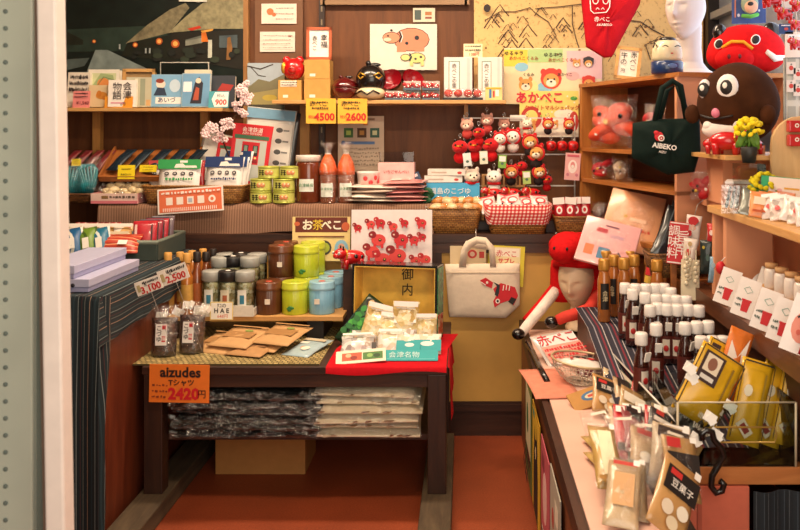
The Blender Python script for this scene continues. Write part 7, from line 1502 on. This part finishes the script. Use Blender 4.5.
def ypack(px, py, Yk, w, h, ry, lab, col=YP, its=None, seed=0, rx=-18):
    its = its or [('r', '#3a2420', .34, .70, .46, .42), ('r', '#e2d2b8', .34, .76, .34, .24), ('o', '#8a5a44', .34, .76, .2, .18), ('r', '#d8d2c8', .34, .56, .3, .06), ('r', '#8a6a14', .78, .6, .04, .5)]
    if col is YP: its = [('r', '#3a2c14', .03, .5, .025, .92), ('r', '#3a2c14', .97, .5, .025, .92), ('r', '#3a2c14', .5, .965, .9, .02)] + its
    return pouch('snack_pack', S(w, Yk), S(h, Yk), .028, col, lab, 'snack pack', (X(px, Yk), Yk, .5565 + max(0, H(py, Yk) - .5565)), (rad(rx), rad(ry), 0), its, seed=seed, rough_=.004)
ypack(692, 420, 2.30, 50, 76, 33, 'yellow pack with dark framed label tilted at the front left of the acrylic box')
DIA = [('r', '#e2d6c0', .4, .18, .3, .2, .8), ('r', '#8a2420', .4, .18, .18, .12, .8), ('o', '#e6dcc0', .3, .62, .26, .14), ('r', '#9a7a12', .75, .55, .06, .6)]
for i, (px, py, Yk) in enumerate(((742, 444, 2.33), (762, 444, 2.37), (785, 446, 2.35), (775, 430, 2.46), (800, 432, 2.48))):
    ypack(px, py, Yk, 34, 84, 17 + 3 * (i % 2), 'yellow pack with white seal and red diamond label, %s' % ('first right of the tilted pack', 'second right of the tilted pack', 'third right of the tilted pack', 'behind the second', 'rightmost in the acrylic box')[i], its=DIA, seed=i + 1, rx=-14)
ypack(722, 400, 2.42, 26, 74, 24, 'orange and white pack standing behind the tilted yellow pack', mat('#d8742c', .35, coat=.5), [('p', '#efe4da', [(.1, .1), (.1, .8), (.5, .6), (.8, .9), (.8, .4)]), ('r', '#c8402c', .5, .3, .5, .12)], 9)
ypack(700, 396, 2.44, 24, 60, 28, 'yellow pack with dark corner peeking behind the orange and white pack', YP, [('r', '#3a2420', .3, .75, .4, .3)], 10)
for i, (px, py, Yk, ry) in enumerate(((672, 440, 2.31, 36), (684, 452, 2.285, 38), (678, 414, 2.40, 34))):
    ypack(px, py, Yk, 24, 60, ry, 'black pack with white and red lettering at the left of the acrylic box, %s' % ('middle one', 'nearest', 'farthest')[i], mat('#1c1513', .35, coat=.6), [('r', '#b98a52', .5, .12, 1, .24), ('r', '#c8302c', .28, .84, .3, .10), ('o', '#e2d0b8', .3, .16, .26, .14), ('o', '#d88a6a', .66, .14, .26, .14), ('r', '#efe6dc', .9, .9, .2, .1)] + scribble(2, seed=i, x0=.1, x1=.9, z0=.35, z1=.75, cols=('#e8dcd0',), hh=.1), 20 + i)
for i, (px, py) in enumerate(((728, 404), (708, 415), (714, 432), (694, 436), (690, 375), (688, 366))):
    Yk = 2.235 if i > 0 and i < 4 else 2.29; r = thing('paper_tag', 'folded white price tag, %s' % ('highest on the tilted yellow pack', 'at the lower edge of the tilted yellow pack', 'with red seal at the box front', 'on the nearest black pack', 'lower of two on the left pack edge', 'upper of two on the left pack edge')[i], 'tag', (X(px, Yk), Yk - .02, H(py, Yk)), (rad(-20), rad(35), 0)); g = G(); g.box((0, 0, 0), (.034, .003, .026), WHITE); g.box((.004, -.003, -.004), (.026, .002, .02), WHITE, rot=(.2, .5, 0)); g.build('folded_paper', r)
# S hook
r = thing('s_hook', 'black iron S-shaped hook hanging on the front edge of the acrylic box', 'hook', (X(715, 2.2), 2.20, 0)); g = G(); Yk = 2.2
g.tube([(X(px, Yk) - X(715, Yk), 0, H(py, Yk)) for px, py in ((702, 440), (701, 434), (706, 430), (712, 432), (714, 440), (721, 448), (724, 456), (718, 466), (712, 476), (711, 486), (716, 493), (722, 491), (724, 484), (720, 481))], .0085, BLK, 10); g.build('hook', r)

# ---------------------------------------------------------------- plush toys and goods on the right shelves
BR = mat('#40220f', .9, var=.3, scale=14, bump=.25)
r = thing('brown_plush', 'big round brown plush toy with white eyes and pink tongue on the peach shelf', 'plush toy', (X(738, 2.97), 2.97, 1.392), (0, 0, rad(-38))); s = S(81, 2.97)
g = G(); rows = []
for i in range(25):
    t = math.pi * i / 24; rows.append([(s * .50 * math.sin(t) * math.cos(p) * (1 + .06 * math.cos(t)), s * .44 * math.sin(t) * math.sin(p), s * .51 - s * .505 * math.cos(t)) for p in [j * 2 * math.pi / 36 for j in range(36)]])
g.grid(rows, BR, None, True, True, True); g.build('body', r)
def onbody(x, z, out=.0):
    z *= .92; zz = (z - s * .51) / (s * .505); xx = x / (s * .5); q = max(0, 1 - zz * zz - xx * xx); return (x, -s * .44 * math.sqrt(q) - out, z)
for x, z, k in ((-.30, .74, .9), (.02, .76, 1.1)):
    p = onbody(x * s, z * s, -.002); g = G(); g.ell(p, (s * .122 * k * (.75 if x < -.2 else 1), .016, s * .138 * k), mat('#efe8e4', .5)); ew = g.build('eye_white', r)
    g = G(); g.ell((p[0] - .0, p[1] - .012, p[2] - .002), (s * .078, .008, s * .09), INK, u=12, v=8); g.ell((p[0] - .002, p[1] - .0185, p[2] + s * .012), (s * .032, .003, s * .038), WHITE, u=8, v=6); g.build('pupil', ew)
g = G(); g.tube([onbody(x * s, (.42 - .07 * math.cos((x + .12) * 5)) * s + .0, .002) for x in [-.36 + .05 * i for i in range(10)]], .004, INK, 6); g.build('mouth_line', r)
p = onbody(-.12 * s, .42 * s, .0); g = G(); g.ell(p, (s * .055, .012, s * .06), mat('#d87a94', .6)); g.build('tongue', r)
g = G(); g.ell(onbody(-.06 * s, .20 * s, -.02), (s * .30, .035, s * .13), mat('#eae2da', .8)); g.ell(onbody(-.24 * s, .25 * s, -.012), (s * .10, .03, s * .08), mat('#eae2da', .8)); g.ell(onbody(.14 * s, .25 * s, -.012), (s * .09, .03, s * .09), mat('#eae2da', .8)); g.build('white_bib', r)
g = G(); g.ell((-.50 * s, -.06, .38 * s), (.028, .022, .034), BR, u=12, v=8); g.build('hand', r); g = G(); g.ell((.46 * s, -.08, .36 * s), (.028, .024, .034), BR, u=12, v=8); g.build('hand', r)
r = thing('display_riser', 'low peach block under the big brown plush toy', 'display stand', (X(738, 2.97), 2.97, 1.3605)); g = G(); g.box((0, 0, .015), (.14, .14, .03), PEACH); g.build('riser_block', r)
# red cow cushion above
CR = mat('#cf1418', .85, var=.1, scale=50, bump=.1)
r = thing('red_cow_cushion', 'large red plush cow cushion with yellow brow above the brown plush toy', 'plush toy', (X(752, 3.15), 3.22, 1.651), (0, 0, rad(-14))); s = S(72, 3.15)
g = G(); rows = []
for i in range(19):
    t = math.pi * i / 18; rows.append([(s * .54 * math.sin(t) ** .8 * math.cos(p), s * .42 * math.sin(t) ** .8 * math.sin(p), max(0, s * .27 - s * .44 * math.cos(t) * (1 if t > 1.57 else .6))) for p in [j * 2 * math.pi / 32 for j in range(32)]])
g.grid(rows, CR, None, True, True, True); g.build('body', r)
g = G(); g.ell((-s * .18, -s * .42, s * .20), (s * .26, s * .16, s * .17), CR); g.build('snout', r)
g = G()
for x in (-.26, -.12): g.ell((x * s, -s * .572, s * .22), (.006, .004, .009), mat('#6a0c12', .6), u=8, v=5)
g.build('nostrils', r)
g = G(); g.tube([(-s * .34, -s * .36, s * .36), (-s * .22, -s * .40, s * .44), (-s * .06, -s * .42, s * .43), (s * .06, -s * .42, s * .33)], .006, mat('#e8a82c', .7), 8); g.build('yellow_brow', r)
for x, y, z in ((-.38, -.29, .42), (.10, -.375, .46)):
    g = G(); g.ell((x * s, y * s, z * s), (.017, .008, .021), mat('#efe8e4', .5), rot=(-.3, .4, 0)); ew = g.build('eye_white', r); g = G(); g.ell((x * s, y * s - .006, z * s), (.0135, .006, .017), INK, rot=(-.3, .4, 0)); g.build('pupil', ew)
g = G(); g.ell((-s * .36, -.03, s * .60), (.026, .022, .032), BLK); g.build('ear', r); g = G(); g.ell((s * .34, -.01, s * .60), (.034, .026, .036), BLK); g.build('ear', r)
g = G(); g.tube([(s * .24, -s * .38, s * .30), (s * .36, -s * .33, s * .20), (s * .50, -s * .20, s * .22)], [.009, .013, .009], WHITE, 8); g.build('white_band', r)
# toys on the peach shelf
cow('toy_cow', .115, 'red toy cow with gold ring at the front of the peach shelf', (X(727, 2.84), 2.85, 1.361), 2.7)
cow('toy_cow', .085, 'smaller red toy cow with black spots left of the bigger one on the peach shelf', (X(711, 2.98), 2.93, 1.361), 2.9)
cow('toy_cow', .08, 'red toy cow standing under the yellow flowers', (X(757, 2.84), 2.88, 1.361), .4)
def flowers(px, Yk, z, n, h, lab, yc):
    r = thing('flower_pot', lab, 'flower', (X(px, Yk), Yk, z)); g = G(); g.lathe([(.02, 0), (.028, .05), (.026, .052)], mat('#2a2a26', .5), 16); g.build('pot', r)
    g = G(); rr = random.Random(n)
    for i in range(10): a = rr.uniform(0, 6.28); g.ell((.025 * math.cos(a), .02 * math.sin(a), .05 + h * rr.uniform(.2, .8)), (.012, .006, .028), mat('#5f8a2c', .6, var=.2), rot=(rr.uniform(-.6, .6), rr.uniform(-.8, .8), 0), u=8, v=6)
    g.tube([(0, 0, .04), (.004, 0, .05 + h)], .004, mat('#5f8a2c', .6), 6); g.build('leaves', r)
    g = G()
    for i in range(n):
        a, e = rr.uniform(0, 6.28), rr.uniform(-.3, 1.4); c = Vector((.042 * math.cos(a) * math.cos(e), .032 * math.sin(a) * math.cos(e), .052 + h + .04 * math.sin(e))); g.ell(c, (.010, .005, .008), mat(yc, .7, var=.15), rot=(rr.uniform(-1, 1), rr.uniform(-1, 1), 0), u=8, v=5)
    o = g.build('petals', r); o['kind'] = 'stuff'
flowers(749, 2.72, 1.1785 + .16, 60, .05, 'yellow chrysanthemum in a small dark pot before the brown plush toy', '#e8d028')
r = thing('display_riser', 'clear block under the yellow chrysanthemum pot', 'display stand', (X(749, 2.72), 2.72, 1.1785)); g = G(); g.box((0, 0, .079), (.08, .08, .158), glass('#eef0ec')); g.build('riser_block', r)
flowers(764, 2.62, 1.1785, 40, .04, 'smaller yellow-green flower pot beside the pink and green card', '#c8b81e')
# pine shelf goods
ZF = 1.1785
r = thing('pen_box', 'clear box of pens and charms at the far end of the pine shelf', 'box', (X(742, 2.78), 2.78, ZF), (0, 0, rad(-20))); g = G(); g.box((0, 0, .045), (.12, .2, .09), film(a=.16, wr=.2)); g.build('clear_box', r); g = G()
for i in range(7): g.tube([(-.045 + .015 * i, -.08, .02), (-.04 + .014 * i, .08, .07)], .005, mat(['#3a4a44', '#8a9088', '#c8ccc4', '#5a6a5a', '#a8a49a', '#2c3634', '#7f8f88'][i], .3, .4), 8)
o = g.build('pens', r); g = G(); g.box((0, .02, .095), (.10, .12, .008), mat('#e2d8d4', .4)); g.build('lid_card', r)
pouch('striped_pack', .14, .10, .03, stripes([(0, '#8a1c2a'), (.5, '#b8444a')], .02, 'X', .4), 'dark red striped pack lying behind the clear pen box', 'pack', (X(733, 3.1), 3.12, ZF + .01), (rad(-40), rad(8), -.3))
for i in range(4):
    pouch('orange_pack', .055, .085, .02, mat('#e0884a', .4, coat=.4, var=.1), 'orange packet on the pine shelf before the green-edged card, %s from left' % ORD[i], 'packet', (X(758 + i * 9, 2.54), 2.54, ZF + .004), (rad(-30), rad(8), -.2), [('r', '#efd8c0', .5, .6, .6, .3), ('r', '#b8542c', .5, .2, .7, .08)], seed=i)
Yk = 2.58; card('green_card', S(50, Yk), S(34, Yk), '#2fa06a', 'green-edged pale card with pink print on the pine shelf', 'card', (X(786, Yk), Yk, ZF + .02), (rad(-14), rad(5), -.1), [('r', '#ead8cc', .48, .5, .66, .96), ('r', '#d8a03a', .6, .66, .3, .06), ('o', '#e2a8a8', .3, .3, .1, .1), ('o', '#e2a8a8', .36, .6, .1, .1), ('r', '#8a6a5a', .6, .4, .2, .04)])
r = thing('card_rest', 'small wooden rest under the green-edged card', 'stand', (X(786, Yk), Yk + .01, ZF)); g = G(); g.box((0, 0, .009), (.15, .04, .018), PINE); g.build('rest_block', r)
SILP = speckle(['#d8d0c8', '#efe6e0', '#b8aca4', '#e8c8c0', '#f4f0ec'], 50, .2, .7)
for i in range(9):
    pouch('charm_pack', .06, .085, .025, SILP if i % 2 else mat('#e6dcd8', .3, coat=.6, var=.1), 'clear pack of white and pink charms on the pine shelf, %s from far end' % ORD[i], 'packet', (.90 + .006 * i, 2.62 - .05 * i, ZF + .004), (rad(-38), rad(R.uniform(-10, 14)), -.4), [('o', '#d85a5a', .4, .4, .26, .2), ('r', '#efe8e4', .5, .85, .8, .16)], seed=i, rough_=.004)
for i in range(3):
    pouch('silver_pack', .06, .10, .02, mat('#8f948c', .25, .3, coat=.6, var=.2), 'grey silver pack in clear wrap right of the pen box, %s' % ('left', 'middle', 'right')[i], 'packet', (X(748 + i * 8, 2.6), 2.60 - .02 * i, ZF + .004), (rad(-40), rad(12), -.3), [('r', '#d8d8d0', .5, .6, .2, .7)], seed=i)
# cards with red cups on the ledge
for i, (px, lab) in enumerate(((722, 'white hanging card with red cup print, farthest of the row on the ledge'), (740, 'white hanging card with red cup print, second from the far end'), (760, 'white hanging card with red cup print, middle of the row'), (777, 'white hanging card with red cup and dark mark, fourth from the far end'))):
    Yk = .845 * 850 / (px - 465); card('cup_card', .066, .118, '#ece4e0', lab, 'card', (.845, Yk, .872), (rad(-14), rad(14), rad(-38)), [('p', '#c8242c', [(.42, .14), (.38, .42), (.78, .42), (.74, .14)]), ('r', '#c8242c', .58, .44, .46, .05), ('l', '#8aa89a', [(.3, .72), (.5, .62), (.72, .7), (.5, .8), (.3, .72)], .002)] + scribble(2, seed=i, x0=.1, x1=.32, z0=.2, z1=.5, cols=('#4a5a50',), hh=.06))
Yk = .845 * 850 / (795 - 465); card('daruma_card', .085, .15, '#ece4e0', 'white card with pink round face and black brow nearest on the ledge', 'card', (.845, Yk, .872), (rad(-14), rad(16), rad(-30)), [('o', '#dc8a78', .5, .46, .7, .56), ('l', '#1c1614', [(.25, .6), (.4, .68), (.5, .58), (.62, .7), (.78, .62)], .006), ('r', '#1c1614', .5, .52, .1, .1), ('o', '#c85a4a', .4, .36, .14, .1), ('o', '#c85a4a', .62, .36, .14, .1)])
pouch('red_pack', .06, .12, .02, mat('#a81c24', .35, coat=.5, var=.15), 'dark red pack at the near end of the ledge beyond the face card', 'packet', (.86, .86 * 850 / 345, .875), (rad(-10), rad(16), -.5))
r = thing('display_riser', 'long pine strip riser under the cork-lidded jars on the ledge', 'display stand', (.945, 2.42, .8725)); g = G(); g.box((0, 0, .04), (.05, .6, .08), PINEY); g.build('riser_block', r)
for i in range(6):
    Yk = .93 * 850 / (760 - 465 + i * 9.5) ; r = thing('cork_jar', 'small white jar with cork-coloured lid behind the cup cards, %s from the far end' % ORD[i], 'jar', (.945, Yk - .06, .9535), (0, 0, 0)); g = G(); g.lathe([(.019, 0), (.022, .01), (.022, .055), (.018, .065)], mat('#e6dcd4', .35, coat=.4), 18); g.build('jar_body', r); g = G(); g.lathe([(.019, .065), (.02, .08), (.001, .081)], mat('#c89a68', .6), 16); g.build('lid', r)
for i in range(3):
    pouch('white_pack', .07, .12, .02, mat('#e8e0da', .3, coat=.6, var=.05), 'white pack with red dots leaning at the far end of the ledge, %s' % ('left', 'middle', 'right')[i], 'packet', (.92 + .02 * i, 2.95 - .09 * i, .875), (rad(-14), rad(18), -.5), [('o', '#c8303a', .4, .75, .2, .12), ('o', '#d87a7a', .6, .5, .2, .12)], seed=i)
r = thing('red_charm', 'tiny red charm hanging at the far end of the cup cards', 'charm', (.86, 2.86, .98)); g = G(); g.ell((0, 0, 0), (.016, .014, .022), RED); g.build('body', r); g = G(); g.tube([(0, 0, .02), (.03, 0, .05)], .0015, WHITE, 5); g.build('loop', r)
r = thing('pink_plush', 'round pink strawberry plush with green leaf behind the cup cards', 'plush toy', (1.03, 2.44, .8725 + .07), (0, 0, -.3)); PKP = mat('#e29aa2', .85, var=.08, sheen=.3); g = G(); g.ell((0, 0, .05), (.045, .04, .05), PKP); g.ell((.06, .01, .03), (.03, .03, .03), PKP); g.build('body', r); g = G(); g.ell((-.005, 0, .10), (.02, .018, .008), mat('#5a9a4a', .7)); g.build('leaf', r); g = G()
for a in range(5): g.ell((-.03 + .015 * a, -.038 - .002 * (a % 2), .04 + .014 * (a % 3)), (.003, .002, .004), mat('#b8545a', .6), u=6, v=5)
g.build('seeds', r)
r = thing('display_riser', 'low pine block under the pink strawberry plush', 'display stand', (1.03, 2.44, .8725)); g = G(); g.box((0, 0, .034), (.10, .1, .068), PINE); g.build('riser_block', r)
# pegboard and wooden arch
Yk = 2.86; r = thing('peg_panel', 'white grid panel with small packs at the right edge of the photo', 'display rack', (X(806, Yk), Yk, ZF)); w = S(44, Yk); h = H(58, Yk) - ZF; g = G(); g.box((0, 0, h / 2), (w, .01, h), mat('#cfc9be', .5, var=.03)); g.build('panel', r)
prints(r, [('r', '#a8a49a', .16 + .26 * (i % 2), .94 - .16 * (i // 2), .18, .12) for i in range(8)], -.005, w, h); g = G(); g.tube([(-w/2, -.005, 0), (-w/2, -.005, h), (w/2, -.005, h)], .005, mat('#8f8c84', .4), 6); g.build('panel_edge', r)
for i, (px, py) in enumerate(((791, 74), (791, 92), (798, 80), (798, 96))):
    Yk2 = 2.84; card('charm_card', S(9, Yk2), S(12, Yk2), '#e2d4cc', 'small charm card on the white grid panel, %s' % ('upper left', 'lower left', 'upper right', 'lower right')[i], 'card', (X(px, Yk2), Yk2, H(py, Yk2)), (0, 0, 0), [('o', '#c8423a', .5, .5, .5, .4), ('o', '#3a3a3a', .5, .8, .2, .1)])
Yk = 2.76; r = thing('wooden_arch', 'pale wooden arched stand with red toy packs at the right edge', 'display stand', (X(800, Yk), Yk, ZF)); w = S(58, Yk); h = H(110, Yk) - ZF - .02; g = G(); g.prism([(-w/2, 0)] + [(w/2 * math.cos(math.pi - math.pi * i / 12), h - w/2 + w/2 * math.sin(math.pi - math.pi * i / 12)) for i in range(13)] + [(w/2, 0)], -.01, .01, wood('#cfa872', '#e2c08c', 'Z', 4, .5)); g.build('arch_board', r)
for i, py in enumerate((132, 146)):
    Yk2 = 2.73; r = thing('red_toy_pack', 'red toy pack with white ring on the wooden arch, %s' % ('upper', 'lower')[i], 'toy', (X(797, Yk2), Yk2, H(py, Yk2))); g = G(); g.box((0, 0, .018), (.06, .03, .038), mat('#c01c24', .35, coat=.5), bev=.004); g.build('pack_body', r); prints(r, [('o', WHITE, .4, .55, .24, .36), ('o', '#c01c24', .4, .55, .12, .18)], -.0155, .06, .038)
# hanging toys at the top right
r = thing('blue_card_toy', 'small round-eyed plush with green collar on a blue card at the top right', 'plush toy', (X(760, 3.3), 3.42, H(22, 3.4)), (0, 0, -.2)); w, h = S(34, 3.3), S(44, 3.3); g = G(); g.box((0, .03, h / 2), (w, .006, h), mat('#2f4a84', .5, var=.15)); g.build('card_back', r); prints(r, [('o', '#c8d0e0', .2, .2, .08, .08), ('o', '#c8d0e0', .8, .3, .06, .06), ('r', '#c87a5a', .1, .6, .04, .9)], .027, w, h)
g = G(); g.ell((0, 0, h * .45), (.034, .025, .042), mat('#8a9a86', .8, var=.2)); g.build('head', r); g = G(); g.ell((.004, -.018, h * .36), (.026, .014, .028), mat('#d8a88a', .8)); g.build('snout', r); g = G(); g.ell((0, -.03, h * .42), (.012, .006, .009), INK, u=10, v=6); g.build('nose', r)
for x in (-.018, .016): g = G(); g.ell((x, -.012, h * .66), (.012, .01, .012), WHITE, u=10, v=6); g.build('eye', r)
g = G(); g.tube([(-.03, -.01, h * .16), (0, -.03, h * .12), (.03, -.01, h * .18)], .008, mat('#5fa84a', .7), 8); g.build('collar', r)
for i, (px, py, s, lab) in enumerate(((772, 8, .075, 'red cow charm hanging highest at the top right'), (785, 20, .06, 'red cow charm with white eye hanging below the highest one'), (799, 12, .055, 'red cow charm cut by the right edge of the photo'), (797, 50, .055, 'red cow charm on a cream card at the right edge'), (797, 30, .05, 'small red cow charm between two others at the right edge'))):
    Yk = 2.9; r = thing('cow_charm', lab, 'charm', (X(px, Yk), Yk, H(py, Yk)), (0, 0, .3)); cow_parts(r, s); g = G(); g.tube([(0, 0, s * .6), (0, .01, s * .6 + .06)], .0015, WHITE, 5); g.build('loop', r)
for i, (px, py, w, h, c, lab) in enumerate(((785, 8, 24, 18, '#c8c2b4', 'pale backing card behind the red cow charms at the top right'), (794, 58, 18, 26, '#e2cdb8', 'cream card with red print hanging at the right edge'), (786, 34, 14, 10, '#27406e', 'navy card with white dot beside the red cushion'))):
    Yk = 2.98; card('backing_card', S(w, Yk), S(h, Yk), c, lab, 'card', (X(px, Yk), Yk, H(py, Yk)), (0, 0, 0), [('o', '#c8483a', .5, .5, .3, .3), ('r', '#efe6da', .5, .85, .7, .1)])
# tote bag on the counter front
Yk = 3.955; r = thing('canvas_tote', 'cream canvas tote bag with red cow print hanging on the mustard counter front', 'bag', (X(481, Yk), Yk, 0)); CV = mat('#e2d2bc', .85, var=.04, scale=40, bump=.12)
def q(px, py): return (X(px, Yk) - X(481, Yk), H(py, Yk))
P = [q(445, 264), q(520, 263), q(520, 305), q(506, 318), q(449, 317)]; rows = []
c = Vector((sum(p[0] for p in P) / 5, sum(p[1] for p in P) / 5)); dense = []
for i in range(5):
    a, b = Vector(P[i]), Vector(P[(i + 1) % 5])
    for t in range(8): dense.append(a.lerp(b, t / 8))
for k, f in ((1, 0), (.97, .5), (.8, .85), (.4, 1), (.01, 1)): rows.append([(c.x + (p.x - c.x) * k, -.022 * f, c.y + (p.y - c.y) * k) for p in dense])
g = G(); g.grid(rows[::-1] + [[(p[0], min(.02, -p[1]), p[2]) for p in rw] for rw in rows[1:]], CV, None, True, True, True); g.build('bag_cloth', r)
for off, top, nm in ((-.014, 236, 'handle'), (.012, 242, 'handle')):
    pts = [q(459, 266), q(461, 250), q(466, 241), q(476, top), q(486, top + 1), q(494, 246), q(496, 266)]; g = G(); rows = []
    n = len(pts)
    inner = [q(466, 266), q(467, 252), q(471, 247), q(477, top + 7), q(485, top + 8), q(489, 250), q(490, 266)]
    g.grid([[(p[0], off, p[1]) for p in pts], [(p[0], off, p[1]) for p in inner]], CV); g.build(nm, r, solid=.004)
g = G(); a, b = q(446, 266), q(519, 272); g.box(((a[0] + b[0]) / 2, -.020, b[1]), (b[0] - a[0], .004, .003), mat('#c8b69c', .85)); g.build('hem_seam', r)
g = G(); M = None
prints(r, [('p', '#c81f2a', [(.485, .71), (.56, .76), (.66, .67), (.64, .56), (.52, .63)]), ('p', '#c81f2a', [(.66, .55), (.76, .66), (.95, .58), (.99, .42), (.93, .24), (.86, .33), (.76, .28), (.68, .20), (.66, .32), (.70, .42)]), ('p', '#1c2a2c', [(.66, .68), (.71, .60), (.68, .44), (.72, .40), (.74, .48), (.75, .62)]), ('o', '#efe6da', .72, .32, .06, .09), ('o', '#1c1614', .72, .32, .03, .05), ('p', '#1c1614', [(.86, .31), (.90, .40), (.97, .36), (.92, .25)]), ('l', '#efe6da', [(.80, .62), (.79, .52)], .004), ('l', '#efe6da', [(.84, .63), (.83, .53)], .004), ('l', '#efe6da', [(.88, .62), (.87, .52)], .004), ('o', '#efe6da', .58, .67, .03, .05), ('l', '#efe6da', [(.5, .68), (.56, .62)], .004)], -.024, q(520, 0)[0] - q(445, 0)[0], H(264, Yk) - H(317, Yk), z0=H(317, Yk))
r = thing('hook', 'small wire hook carrying the canvas tote bag', 'hook', (X(476, Yk), Yk + .01, H(238, Yk))); g = G(); g.tube([(0, .01, .04), (0, -.012, .03), (0, -.02, .004), (0, -.006, -.006), (0, .006, .002)], .0025, mat('#c8c4bc', .3, .7), 6); g.build('wire', r)
Yk = 3.985; card('yellow_packet', S(36, Yk), S(40, Yk), '#d8c83a', 'yellow-edged packet with red lettering hanging behind the tote bag', 'packet', (X(505, Yk), Yk, H(286, Yk)), (0, rad(3), 0), [('r', '#e6d8a8', .46, .5, .84, .94), ('r', '#efe6d2', .5, .84, .7, .2)], texts=(('赤べこ', .5, .80, .034, '#c8202a', {'bold': .03}), ('サブレ', .5, .62, .026, '#c8202a', {'bold': .03})), t=.008)
card('cream_packet', S(36, Yk), S(40, Yk), '#d8c29a', 'cream packet with red round mark hanging inside the handles of the tote bag', 'packet', (X(468, Yk), Yk + .002, H(286, Yk)), (0, 0, 0), [('o', '#c8403a', .62, .8, .26, .22), ('o', '#e8c8b0', .62, .8, .14, .12), ('r', '#b83a34', .88, .78, .14, .16)], t=.006)
